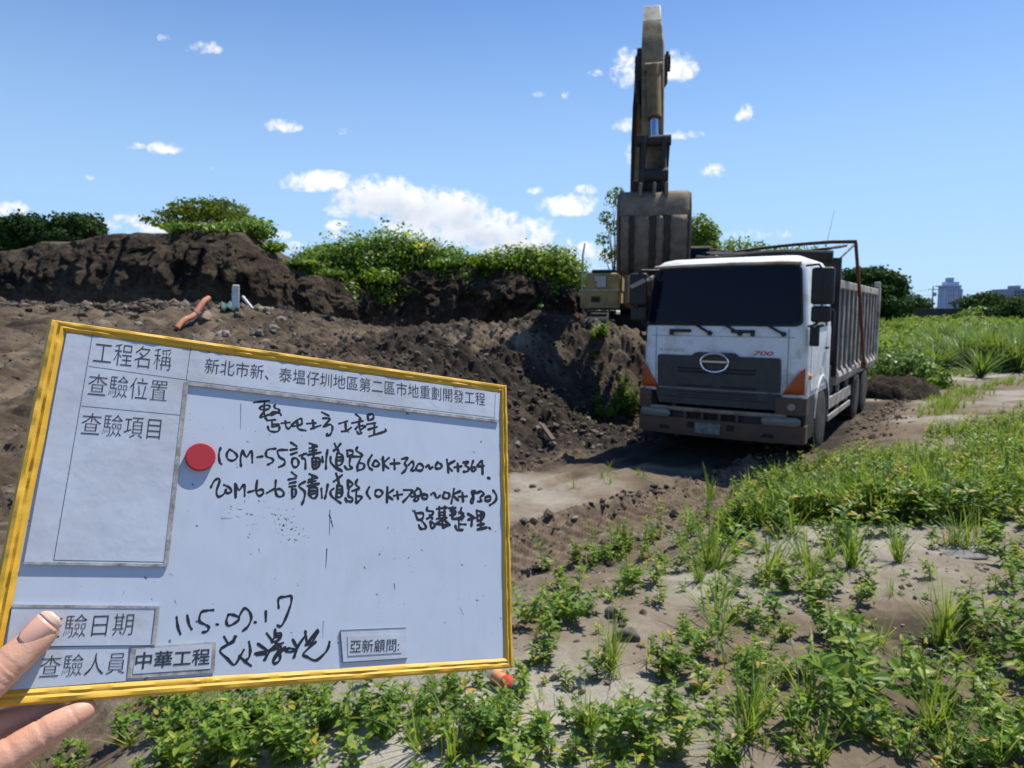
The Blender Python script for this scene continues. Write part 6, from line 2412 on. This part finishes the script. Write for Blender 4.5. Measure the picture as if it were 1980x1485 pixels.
def tree(name, label, pxb, base_px, d, n_leaf, leaf, seed, m_, cat='tree', group=None, trunk_r=.14, depth=None):
    """pxb: blobs as (px, py, rx, ry) of the photo at distance d"""
    bx = atd(base_px[0], base_px[1], d)
    bx[2] = hz(bx[0], bx[1]) - .1           # the trunk stands on the ground sheet
    root = empty(name, (bx[0], bx[1], bx[2]))
    tag(root, label, cat, group)
    blobs = []
    r = np.random.default_rng(seed)
    for (x, y, rx, ry) in pxb:
        B_ = px_blob(x, y, rx, ry, d, r.normal(0, .25) * rx / FOC * d, depth)
        blobs.append((B_[0] - bx[0], B_[1] - bx[1], B_[2] - bx[2], B_[3], B_[4], B_[5]))
    if cat == 'bush':                       # a bush is leafy down to the ground
        for q_ in list(blobs):
            zz = q_[2] - q_[5]
            while zz > .3:
                blobs.append((q_[0] * .9, q_[1], zz, q_[3] * .9, q_[4] * .9, max(q_[5], .5)))
                zz -= max(q_[5], .5) * 1.2
        n_leaf = int(n_leaf * min(3.0, len(blobs) / len(pxb)))
    crown(blobs, n_leaf, leaf, seed, [m_], 'crown', root)
    b = MB()
    top = np.mean([[q_[0], q_[1], q_[2]] for q_ in blobs], 0)
    fork = np.array([top[0] * .5, top[1] * .5, max(.3, min(q_[2] - q_[5] * .6 for q_ in blobs) * .7)])
    b.tube([(0, 0, -.4), tuple(fork * np.array([.4, .4, .5])), tuple(fork)], [trunk_r * 1.25, trunk_r, trunk_r * .8], 8)
    for q_ in blobs[:9]:
        e = np.array(q_[:3])
        mid = (fork + e) / 2 + r.normal(0, .12, 3)
        b.tube([tuple(fork), tuple(mid), tuple(e)], [trunk_r * .55, trunk_r * .35, trunk_r * .12], 6)
    b.obj('trunk', 'bark', root, smooth=True)
    return root


tree('dark_tree', 'dark green broadleaf tree with rounded crown at far left behind the bank', [(10, 445, 42, 26), (55, 440, 42, 28), (25, 470, 45, 22), (-40, 455, 40, 30), (75, 465, 26, 20)], (30, 560), 46, 8000, .27, 31, 'tree_leaf', trunk_r=.3)
tree('dark_tree', 'dark green broadleaf tree beside the leftmost tree, crown sloping into the bank', [(120, 440, 34, 26), (160, 440, 38, 26), (100, 462, 34, 24), (185, 452, 20, 16), (135, 462, 40, 20)], (140, 560), 44, 8000, .26, 32, 'tree_leaf', trunk_r=.3)
tree('spreading_tree', 'olive green spreading tree with open flat crown above the cut bank', [(395, 402, 40, 15), (440, 406, 36, 18), (350, 420, 32, 11), (318, 432, 18, 8), (472, 424, 20, 12), (400, 424, 30, 9), (372, 410, 22, 11)], (400, 560), 40, 5200, .20, 33, 'olive_leaf', trunk_r=.2, depth=2.2)
tree('round_bush', 'round bright green bush dome on the skyline between the two earth banks', [(630, 506, 62, 34), (590, 520, 36, 26), (670, 518, 44, 28), (640, 488, 34, 18), (610, 500, 34, 22)], (630, 560), 36, 7000, .17, 34, 'bush_leaf', cat='bush', trunk_r=.12)
tree('slender_tree', 'thin sparse young tree rising just left of the excavator bucket', [(1185, 385, 16, 18), (1198, 372, 12, 12), (1172, 420, 16, 14), (1190, 440, 18, 16), (1165, 462, 14, 12), (1192, 485, 22, 14), (1175, 495, 18, 14), (1205, 415, 10, 14)], (1190, 560), 33, 900, .15, 35, 'olive_leaf', trunk_r=.06)
tree('small_tree', 'small bright green tree right of the bucket, above the truck roof', [(1352, 440, 26, 22), (1372, 452, 20, 20), (1340, 462, 24, 18), (1365, 475, 28, 18)], (1355, 570), 36, 3000, .17, 36, 'bush_leaf', trunk_r=.1)
tree('bush_top', 'low leafy bush showing just over the truck roof near the antenna', [(1430, 470, 28, 14), (1410, 478, 24, 14), (1455, 478, 24, 12), (1500, 484, 40, 12), (1560, 486, 40, 12)], (1440, 570), 38, 2600, .17, 37, 'bush_leaf', cat='bush', trunk_r=.1)
tree('spreading_tree', 'large dark green tree with broad domed crown behind the tipper bed', [(1690, 532, 40, 20), (1720, 545, 32, 22), (1655, 535, 34, 20), (1690, 562, 55, 24), (1735, 560, 22, 20), (1640, 560, 40, 26), (1700, 590, 50, 24)], (1690, 625), 48, 11000, .26, 38, 'tree_leaf', trunk_r=.3)
far_g = 'far trees along the field edge'
tree('far_tree', 'rounded green far tree right of the tipper bed, under the power pole', [(1765, 590, 32, 20), (1792, 602, 16, 10), (1740, 598, 28, 18), (1775, 606, 30, 10)], (1765, 622), 85, 4000, .42, 39, 'tree_leaf', group=far_g, trunk_r=.3)
tree('far_tree', 'dark flat topped far tree right of the pale tower', [(1900, 578, 36, 13), (1880, 588, 34, 14), (1925, 590, 24, 14), (1868, 603, 14, 8), (1910, 598, 40, 12)], (1900, 628), 90, 4000, .42, 40, 'tree_leaf', group=far_g, trunk_r=.3)
tree('far_tree', 'far green tree at the right edge below the grey block', [(1960, 595, 34, 22), (1935, 606, 30, 18), (1990, 592, 30, 24), (1965, 616, 40, 16)], (1960, 634), 75, 4000, .36, 41, 'tree_leaf', group=far_g, trunk_r=.3)
tree('far_tree', 'light green low far tree in front of the flat topped tree', [(1905, 606, 34, 14), (1875, 612, 28, 12), (1930, 614, 24, 12)], (1900, 632), 78, 2600, .34, 42, 'bush_leaf', group=far_g, trunk_r=.25)
tree('far_tree', 'low dark far tree between tipper bed and field fence', [(1720, 605, 30, 16), (1700, 612, 30, 16), (1690, 600, 24, 16)], (1720, 630), 62, 2600, .32, 43, 'tree_leaf', group=far_g, trunk_r=.25)
# vegetation along the tops of the banks: each bush its own
bank_bushes = [(5.45, .40, 14, 36, 'bush_leaf'), (6.1, .30, 20, 26, 'bush_leaf'), (6.9, .20, 28, 36, 'bush_leaf'), (7.6, .15, 12, 34, 'bush_leaf'), (8.4, .15, 10, 34, 'bush_leaf'), (9.3, .2, 14, 30, 'bush_leaf')]
vl = ['bush with pale grassy leaves on the left bank crest below the spreading tree', 'bright bush on the bank shoulder left of the notch', 'low bush sloping down the bank towards the round bush', 'leafy bush beside the dip between the banks', 'low bush below the round bush on the bank lip', 'bush at the left end of the right bank']
for (stn, back, up_, wpx, m_), lab in zip(bank_bushes, vl):
    p = bank_at(stn, 1.04)
    d = p[1]
    w_ = wpx / FOC * d * 1.3
    root = tag(empty('bank_bush', (p[0], p[1] + .3, p[2])), lab, 'bush', 'bushes along the bank top')
    rr = np.random.default_rng(int(stn * 100))
    blobs = [(rr.normal(0, w_ * .4), rr.normal(0, .4), up_ / FOC * d * rr.uniform(.0, .45), w_ * rr.uniform(.45, .7), .6, up_ / FOC * d * rr.uniform(.5, .8)) for _ in range(6)]
    crown(blobs, 1500, .15, int(stn * 10), [m_], 'foliage', root, hollow=.3)
    S = Soup()
    for _ in range(5):
        S.stem([(0, 0, -.3), (rr.normal(0, .2), rr.normal(0, .2), .2), (rr.normal(0, .5), rr.normal(0, .4), .5)], .02, .006)
    mesh_obj('stem', S.mesh('stem', ['bark', 'bark']), root)
rb = [(9.85, 30, 'low bright green bush at the left end of the right bank top'), (10.3, 74, 'green bush near the left end of the right bank'), (10.7, 96, 'tall green bush left of the yellow leaves on the right bank'), (11.15, 98, 'tall green bush with a few yellow leaves on the right bank'), (11.6, 88, 'dense green bush in the middle of the right bank'),
      (12.05, 84, 'green bush right of the middle on the right bank top'), (12.5, 54, 'green bush drooping over the dark right bank face'), (13.0, 26, 'lower green bush on the falling right bank crest'), (13.5, 34, 'low green bush above the thin stake end of the bank'), (14.05, 36, 'green bush at the right bank end near the yellow machine'), (14.7, 70, 'green bush behind the yellow machine body'), (15.4, 60, 'green bush by the handrail of the machine'), (16.3, 66, 'green bush behind the machine below the sparse tree')]
for stn, up_, lab in rb:
    p = bank_at(min(stn, 16.9), 1.04)
    d = p[1]
    hgt = up_ / FOC * d
    root = tag(empty('bank_bush', (p[0], p[1] + .4, p[2])), lab, 'bush', 'bushes along the bank top')
    rr = np.random.default_rng(int(stn * 100))
    blobs = [(rr.normal(0, .65), rr.normal(.1, .55), hgt * rr.uniform(.15, .50), rr.uniform(.5, .95), rr.uniform(.5, .8), hgt * rr.uniform(.35, .55)) for _ in range(8)]
    blobs += [(rr.normal(0, .7), -.75 - .25 * (k_ % 3), -.10 - .32 * (k_ % 3) - rr.uniform(0, .3), rr.uniform(.2, .5), .35, rr.uniform(.2, .5)) for k_ in range(8)]
    crown(blobs, 4600, .15, int(stn * 10), ['bush_leaf'], 'foliage', root, hollow=.35)
    S = Soup()
    for _ in range(6):
        S.stem([(0, 0, -.3), (rr.normal(0, .2), rr.normal(0, .2), hgt * .4), (rr.normal(0, .6), rr.normal(0, .4), hgt * .8)], .025, .008)
    mesh_obj('stem', S.mesh('stem', ['bark', 'bark']), root)
p = bank_at(11.15, 1.04)
S = Soup()
rr = np.random.default_rng(5)
for _ in range(9):
    V, F = leaf6(.42, .22, .3, .5)
    S.add(orient(V, rr.uniform(0, 6.28), rr.uniform(-.2, .8)) + np.array([rr.normal(0, .25), rr.normal(0, .1), rr.uniform(-.2, .5)]), F, rr.uniform(.96, 1))
S.stem([(0, 0, -1.2), (0, 0, .3)], .02, .01, 1)
pl_ = mesh_obj('yellow_leaved_plant', S.mesh('yellow_leaved_plant', ['weed_leaf', 'stem']), loc=tuple(atd(815, 482, p[1] - .7)))
tag(pl_, 'plant with large yellowing leaves among the bushes of the right bank', 'plant')

# ------------------------------------------------------------------ field on the right: reed clumps, hummocks, grass
REED = [tuft(600 + k, 130, 1.0, sp, .011, .03) for k, sp in enumerate((.55, .75, .65))]
RM = [s.mesh('reed_clump', ['reed_leaf']) for s in REED]
reeds = [(1800, 715, 1.3), (1830, 722, 1.4), (1800, 690, 1.3), (1860, 700, 1.6), (1890, 712, 1.8), (1930, 712, 1.8), (1965, 705, 1.8), (1990, 700, 1.8), (1905, 690, 1.8), (1945, 690, 1.8), (1860, 680, 1.6), (1830, 668, 1.6), (1880, 672, 1.7), (1925, 674, 1.7), (1970, 678, 1.7), (2010, 690, 1.8), (1850, 655, 1.3)]
for i, (px, py, s_) in enumerate(reeds):
    p = ground_px(px, py)
    for j in range(4):
        o = bpy.data.objects.new('reed_clump', RM[int(rng.integers(3))])
        COL.objects.link(o)
        x, y = p[0] + rng.normal(0, .55), p[1] + rng.normal(0, .6)
        o.location = (x, y, hz(x, y) - .03)
        o.rotation_euler = (0, 0, rng.uniform(0, 6.28))
        o.scale = (s_ * 1.2, s_ * 1.2, s_ * rng.uniform(.65, .95))
        tag(o, 'tall green reed clump beside the pale road right of the truck', 'reeds', 'reed clumps beside the road')
# soft mixed ground cover of the far field
items = []
FT = [tuft(640 + k, 12, .5, .8, .014, .1) for k in range(3)]
FW = [weed(650 + k, .4, .16, 2, .06) for k in range(2)]
for _ in range(11000):
    px, py = rng.uniform(1690, 2400), rng.uniform(606, 752)
    p = ground_px(px, py)
    q, s, bn, tr, fa = zones(np.array([p[0]]), np.array([p[1]]))
    if p[1] < 14 or (abs(q[0]) < 2.1 and s[0] < 25):
        continue
    if q[0] > 0 and p[1] < 24:
        continue
    sc = rng.uniform(.5, 1.3) * (1 + p[1] / 70)
    items.append(((FT + FW)[int(rng.integers(5))], p[0], p[1], p[2] - .03, sc * .85, rng.uniform(0, 6.28), rng.normal(-.12, .2)))
tag(merge(items, 'field_grass', ['weed_leaf', 'stem']), kind='stuff')
# grass strip between the wheel ruts of the road and on its near side
items = []
for _ in range(2000):
    s = rng.uniform(5, 24)
    q0 = rng.choice([.2, .2, 2.7, -2.7])
    qv = q0 + rng.normal(0, .24)
    bend = max(s - 8.5, 0)
    qq = qv + .028 * bend ** 2 - .21 * math.log1p(math.exp(min((1 - s) * 2, 50))) / 2
    x = TRK[0] + T_AX[0] * qq + T_AY[0] * s
    y = TRK[1] + T_AX[1] * qq + T_AY[1] * s
    if s < 9.5 and abs(qv) < 1.6:
        continue
    items.append((SM_T[int(rng.integers(3))], x, y, hz(x, y) - .01, rng.uniform(.5, 1.1), rng.uniform(0, 6.28), rng.normal(0.1, .1)))
tag(merge(items, 'road_grass', ['grass_blade']), kind='stuff')
# low bushes (hummocks) on the field edge and a dark hedge in front of the far trees
hum = [(1730, 694, 36, 46, 24, 'dense dark green bush beside the tipper tail'), (1772, 704, 40, 40, 23, 'dense green bush left of the reeds at the road bend'), (1740, 660, 44, 16, 30, 'long green bush over a dark hollow behind the tipper'), (1790, 655, 44, 14, 34, 'broad green bush in the middle of the field'), (1855, 640, 50, 12, 44, 'low dark bush behind the reeds'), (1940, 630, 50, 10, 52, 'low dark green bush below the right edge trees'), (1960, 668, 40, 12, 34, 'green bush among the reeds at the right edge'), (1704, 672, 26, 40, 25, 'green bush partly hidden by the tipper corner'), (1760, 622, 60, 10, 55, 'long low green bush under the far trees'), (1840, 632, 50, 8, 50, 'low green bush in mid field'), (1745, 645, 44, 12, 34, 'low yellow green bush behind the tipper bed corner'), (1730, 665, 30, 10, 28, 'yellow green bush right beside the tipper tail'), (1880, 620, 26, 10, 60, 'small round bush in front of the dark field wall'), (1950, 650, 50, 8, 45, 'low bush at the right edge of the field'), (1780, 735, 24, 10, 21, 'leafy green bush at the road bend'), (1722, 720, 30, 20, 22, 'leafy green bush by the soil heap behind the truck')]
for i, (px, py, rx, ry, d, lab) in enumerate(hum):
    g = ground_px(px, py + ry)
    d = g[1]
    root = tag(empty('low_bush', tuple(g)), lab, 'bush', 'low bushes in the field')
    rr = np.random.default_rng(900 + i)
    W_, H_ = rx / FOC * d, max(ry / FOC * d, .3)
    blobs = [(rr.uniform(-.8, .8) * W_, rr.normal(0, .5), H_ * rr.uniform(.3, .9), W_ * .35 + .2, .7, H_ * rr.uniform(.6, 1.)) for _ in range(7)]
    crown(blobs, 2200, .15 if d < 40 else .28, 930 + i, ['reed_leaf' if i % 3 == 0 else 'bush_leaf'], 'foliage', root, hollow=.3)

# ------------------------------------------------------------------ far buildings, wall, pole
mat_plain('hazed_tower', (.33, .42, .62), .35, dirt=(.40, .47, .62), dirt_scale=.05)  # distance haze put into the tower's facade and frame colours as pale blue
mat_plain('tower_frame', (.50, .56, .70), .6)
mat_plain('block_grey', (.27, .30, .36), .8)
mat_plain('field_wall', (.045, .05, .045), .9, dirt=(.08, .08, .07), dirt_scale=.6)
mat_plain('concrete', (.40, .39, .37), .85)
D = 900.0


def far_box(b, x0, x1, y0, y1, d, dep):
    a, c_ = atd(x0, y1, d), atd(x1, y0, d)
    b.bb(a[0], c_[0], d, d + dep, a[2], c_[2])


t0 = atd(1835, 606, D)
tw = tag(empty('tower_block', (t0[0], D, 1.0)), 'high rise tower in painted pale blue haze far away beyond the field', 'tower')


def rel(o, root):
    o.location = tuple(-Vector(root.location))
    return o


b = MB()
far_box(b, 1827, 1859, 553, 612, D, 18)
rel(b.obj('facade', 'hazed_tower', tw), tw)
b = MB()
far_box(b, 1832, 1855, 545, 553, D + 3, 12)
far_box(b, 1835, 1845, 537, 545, D + 4, 8)
rel(b.obj('roof_block', 'hazed_tower', tw), tw)
b = MB()
for x in np.linspace(1827, 1859, 8):
    far_box(b, x - .35, x + .35, 559, 612, D - 1.2, 1.1)
for y in np.linspace(563, 608, 14):
    far_box(b, 1827, 1859, y - .25, y + .25, D - .9, .8)
rel(b.obj('mullions', 'tower_frame', tw), tw)
b = MB()
far_box(b, 1826.5, 1859.5, 551.5, 554, D - 1.5, 20)
far_box(b, 1846, 1848, 556, 612, D - 1.4, 1.3)
rel(b.obj('parapet', 'tower_frame', tw), tw)
D2 = 420.0
g0 = atd(1975, 606, D2)
gb = tag(empty('apartment_block', (g0[0], D2, 1.0)), 'grey stepped apartment block at the right edge behind the trees', 'building')
b = MB()
far_box(b, 1958, 2040, 558, 612, D2, 20)
far_box(b, 1944, 1958, 571, 612, D2, 18)
far_box(b, 1966, 1974, 552, 558, D2 + 3, 8)
rel(b.obj('wall', 'block_grey', gb), gb)
b = MB()
for yy in np.arange(563, 600, 6):
    for xx in np.arange(1962, 2036, 7):
        far_box(b, xx, xx + 3.5, yy, yy + 3, D2 - .15, .1)
rel(b.obj('windows', 'dark_glass', gb), gb)
g = ground_px(1827, 622)
wl_ = MB()
for k in range(6):
    x0 = g[0] - 3.5 + k * 1.4
    wl_.bb(x0, x0 + 1.36, g[1], g[1] + .15, g[2] - .3, g[2] + 1.5)
fw_ = wl_.obj('field_wall', 'field_wall', None, bevel=.02)
tag(fw_, 'dark panel wall at the far field edge below the tower', 'wall')
pd = 130.0
pb = atd(1801, 612, pd)
pt = atd(1800, 553, pd)
pole = tag(empty('power_pole', (pb[0], pd, pb[2])), 'thin grey power pole with crossarm left of the pale tower', 'pole')
b = MB()
b.tube([(0, 0, -.5), (0, 0, pt[2] - pb[2])], [.16, .10], 10)
b.obj('shaft', 'concrete', pole, smooth=True)
b = MB()
hp_ = pt[2] - pb[2]
b.bb(-.9, .9, -.06, .06, hp_ - .7, hp_ - .58)
b.bb(.15, .6, -.15, .15, hp_ - 1.9, hp_ - 1.2)
b.obj('crossarm', 'concrete', pole)
for k, dz_ in enumerate((-.58, -1.6)):
    b = MB()
    for sgn, xe in ((-1, -28), (1, 60)):
        b.tube([(x, 0, hp_ + dz_ - .9 * (1 - ((x - xe / 2) / (xe / 2)) ** 2)) for x in np.linspace(0, xe, 12)], .02, 4)
    b.obj('wire', 'truck_black', pole)

# ------------------------------------------------------------------ rubble and litter
STONES = []
for k in range(6):
    V, F = lump_shape(1, 700 + k, .7, .3)
    STONES.append(np_mesh('stone', V, F, ['stone'], smooth=False))


def stone(px, py, r, label, group, idx=None):
    p = ground_px(px, py)
    o = bpy.data.objects.new('stone', STONES[int(rng.integers(6)) if idx is None else idx])
    COL.objects.link(o)
    o.location = (p[0], p[1], p[2] + r * .25)
    o.rotation_euler = (rng.normal(0, .3), rng.normal(0, .3), rng.uniform(0, 6.28))
    o.scale = (r, r * rng.uniform(.7, 1.1), r * rng.uniform(.7, 1))
    return tag(o, label, 'stone', group)


for (px, py, r) in ((1115, 790, .10), (1137, 813, .12), (1060, 800, .09), (1040, 830, .10), (1135, 800, .08), (1205, 815, .10), (1180, 825, .10), (1225, 822, .10), (1150, 838, .09), (1165, 842, .08), (1110, 838, .09), (1090, 820, .08), (1030, 795, .10), (1215, 838, .08), (1190, 808, .08), (1010, 815, .09), (1050, 845, .10), (1125, 770, .08), (1000, 860, .09), (1020, 880, .08), (1070, 860, .08)):
    stone(px, py, r * .8, 'grey stone at the foot of the heap left of the truck bumper', 'stones at the foot of the heap')
for _ in range(110):
    px, py = rng.uniform(350, 700), rng.uniform(575, 665)
    if py < 560 + (px - 350) * .17:
        continue
    stone(px, py, .03 + .11 * rng.uniform() ** 2.5, 'stone or brick scrap on the rubble slope above the clipboard', 'stones on the rubble slope')
for (px, py, r) in ((170, 595, .16), (210, 612, .13), (140, 600, .10), (270, 632, .14), (395, 615, .18), (250, 610, .1), (60, 605, .1)):
    stone(px, py, r, 'pale stone lying left of the orange pipe on the dirt', 'stones left of the pipe')
stone(1073, 1312, .024, 'small pink pebble by the leafy weed right of the clipboard corner', None, 1)
for (px, py, r) in ((1063, 1300, .016), (1140, 1310, .015), (1125, 1305, .014), (1006, 1375, .016), (1060, 1382, .018), (1090, 1465, .018), (1070, 1470, .013)):
    stone(px, py, r, 'tiny pale pebble on the mud right of the clipboard', 'pebbles right of the clipboard')
stone(1434, 978, .07, 'white stone on the verge at the edge of the truck shadow', None, 2)
stone(1012, 1008, .05, 'stone lying on the pale silt beside the clipboard edge', None, 3)
for (px, py, r) in ((1030, 942, .05), (1045, 948, .035), (1000, 950, .04)):
    stone(px, py, r, 'grey stone in the old rut on the pale silt', 'stones in the old rut')

# dark round clod with a burrow-like hollow and a second one, on the bare mud
mat_plain('wet_clod', (.045, .040, .034), .9, dirt=(.20, .18, .15), dirt_scale=14, dirt_amt=.6)
V, F = lump_shape(3, 741, .8, .25)
for (px, py, r, lab) in ((1214, 1238, .055, 'larger dark round clod of soil on the pale mud'), (1186, 1190, .042, 'smaller dark clod with pale cap behind the larger one')):
    p = ground_px(px, py)
    o = mesh_obj('clod', np_mesh('clod', V * r, F, ['wet_clod'], smooth=True), loc=(p[0], p[1], p[2] + r * .35))
    o.rotation_euler = (0, 0, px)
    tag(o, lab, 'clod')
V, F = lump_shape(3, 742, .35, .18)
p = ground_px(1862, 1078)
mat_plain('slate', (.07, .072, .078), .6, dirt=(.20, .19, .18), dirt_scale=18, dirt_amt=.5)
o = mesh_obj('slate', np_mesh('slate', V * np.array([.125, .065, .055]), F, ['slate'], smooth=True), loc=(p[0], p[1], p[2] + .014))
tag(o, 'flat dark stone slab lying at the edge of the weeds at right', 'stone')

# plastic bottle lying under the clipboard corner
mat_plain('label_red', (.55, .05, .04), .4)
mat_plain('label_orange', (.70, .30, .14), .4)
m, n, l, b = new_mat('clear_plastic')
b.inputs['Base Color'].default_value = (.85, .88, .90, 1)
b.inputs['Roughness'].default_value = .08
b.inputs['Transmission Weight'].default_value = .8
b.inputs['IOR'].default_value = 1.2
pa, pbt = ground_px(935, 1312), ground_px(1004, 1350)
bd = Vector((pbt[0] - pa[0], pbt[1] - pa[1], 0))
BL_ = bd.length * 1.05
bo = empty('plastic_bottle', (pa[0], pa[1], max(pa[2], pbt[2]) + .030), math.atan2(bd.y, bd.x))
tag(bo, 'clear plastic bottle with red and orange label lying under the clipboard corner', 'bottle')
r_ = .030
b = MB()
b.lathe([(0, .008), (.002, .012), (.02, .012), (.024, .014), (.05, r_ * .95), (.06, r_), (BL_ - .012, r_), (BL_ - .003, r_ * .85), (BL_, .008)], (0, 0, 0), 'x', 24)
b.obj('bottle_body', 'clear_plastic', bo, smooth=True)
b = MB()
b.lathe([(BL_ * .36, r_ * 1.02), (BL_ * .60, r_ * 1.02)], (0, 0, 0), 'x', 24)
b.obj('bottle_label', 'label_orange', bo, smooth=True)
b = MB()
b.lathe([(BL_ * .60, r_ * 1.022), (BL_ * .86, r_ * 1.022)], (0, 0, 0), 'x', 24)
b.obj('bottle_label', 'label_red', bo, smooth=True)
b = MB()
b.lathe([(-.014, .0135), (.006, .0135)], (0, 0, 0), 'x', 18)
b.obj('cap', 'bed_rib', bo, smooth=True)

# litter on the rubble slope
mat_plain('pipe_orange', (.52, .20, .11), .6, dirt=(.30, .16, .11), dirt_scale=4, dirt_amt=.5)
mat_plain('post_white', (.66, .67, .66), .6, dirt=(.40, .38, .34), dirt_scale=5, dirt_amt=.4)
mat_plain('net_green', (.05, .13, .11), .8, dirt=(.12, .13, .11), dirt_scale=8)
d0 = ground_px(343, 640)
d1 = ground_px(404, 600)
e0 = np.array(d0) + np.array([0, 0, .06])
e1 = atd(404, 580, d0[1] + .9)
mids = [e0 + (e1 - e0) * f + np.array([0, 0, .05 * math.sin(f * 9)]) for f in np.linspace(0, 1, 8)]
pr = empty('orange_pipe', tuple(e0))
tag(pr, 'broken orange plastic pipe leaning on the rubble slope', 'pipe')
b = MB()
b.tube([tuple(p - e0) for p in mids[:5]], .062, 12)
b.obj('pipe_length', 'pipe_orange', pr, smooth=True)
b = MB()
b.tube([tuple(mids[4] - e0), tuple(mids[4] - e0 + (mids[5] - mids[4]) * .25)], .075, 12)
b.obj('pipe_joint', 'stone', pr, smooth=True)
b = MB()
b.tube([tuple(p - e0 + np.array([.0, 0, .02])) for p in mids[4:]], .066, 12)
b.obj('pipe_length', 'pipe_orange', pr, smooth=True)
g = ground_px(455, 600)
b = MB()
hh = 46 / FOC * g[1]
b.bb(-.085, .085, -.06, .06, -.1, hh)
b.bb(-.07, .09, -.07, .05, hh, hh + .03)
o = b.obj('white_post', 'post_white', None, bevel=.015)
o.location = tuple(g)
o.rotation_euler = (0, R(3), .4)
tag(o, 'upright white post stub standing in the rubble slope', 'post')
g = ground_px(478, 597)
b = MB()
b.beam((-.12, 0, .34), (.14, 0, .0), .10, .06)
o = b.obj('white_board', 'post_white', None, bevel=.01)
o.location = tuple(g)
tag(o, 'short tilted white board scrap beside the white post', 'board')
g0, g1 = ground_px(420, 588), ground_px(450, 612)
b = MB()
rows = []
for i in range(14):
    f = i / 13
    P_ = np.array(g0) * (1 - f) + np.array(g1) * f
    rows.append([(P_[0] + .12 * math.sin(i * 1.3) * .4 + dx_ * .3, P_[1] + dx_ * .2, hz(P_[0], P_[1]) + .10 + .05 * math.sin(i * 1.7 + j * 2.1)) for j, dx_ in enumerate(np.linspace(-.6, .6, 7))])
b.grid(rows)
o = b.obj('net_scrap', 'net_green', None, smooth=True, solid=.01)
tag(o, 'crumpled dark green netting scrap right of the orange pipe', 'net')
# white sheet scraps by the machine, a stick on the heap, dry straws
b = MB()
g = ground_px(1213, 640)
o_ = MB()
sl = E(1222, 619, 16.6)
wsl = EXI.inverted() @ sl
o_.grid([[(x, y, .03 * math.sin(x * 5 + y * 3)) for x in np.linspace(-.38, .38, 8)] for y in np.linspace(-.3, .3, 6)])
o = o_.obj('pale_slab', 'concrete', None, smooth=True, solid=.09)
g = ground_px(1222, 634)
o.location = (g[0], g[1], g[2] + .06)
tag(o, 'pale flat slab lying on the heap crest left of the truck cab', 'slab')
for (a, c_, lab) in (((1145, 718), (1198, 766), 'long pale dry stalk lying across the heap near the truck'), ((1115, 732), (1124, 742), 'short pale stick on the dark heap'), ((1048, 832), (1070, 857), 'brown wooden stake stuck at the foot of the heap')):
    g0, g1 = ground_px(*a), ground_px(*c_)
    L = Vector(g1) - Vector(g0)
    b = MB()
    if 'stake' in lab:
        b.beam((0, 0, .10), tuple(L + Vector((0, 0, .05))), .07, .04)
    else:
        b.tube([(0, 0, .14), tuple(L * .5 + Vector((0, 0, .16))), tuple(L + Vector((0, 0, .08)))], [.014, .012, .008], 6)
    o = b.obj('wooden_stake' if 'stake' in lab else 'dry_stalk', 'rust_brown' if 'stake' in lab else 'dry_straw')
    o.location = tuple(g0)
    tag(o, lab, 'stake' if 'stake' in lab else 'stalk')
items = []
for _ in range(140):
    x, y = rng.uniform(-2.5, 4.5), rng.uniform(1.8, 6)
    S = Soup()
    L = rng.uniform(.05, .22)
    S.stem([(0, 0, .004), (L * .5, rng.normal(0, .01), .012), (L, rng.normal(0, .01), .005)], .0012, .0008, 0, 3)
    items.append((S, x, y, hz(x, y), 1.0, rng.uniform(0, 6.28), 0))
tag(merge(items, 'dry_straws', ['dry_straw']), kind='stuff')
print('script done')
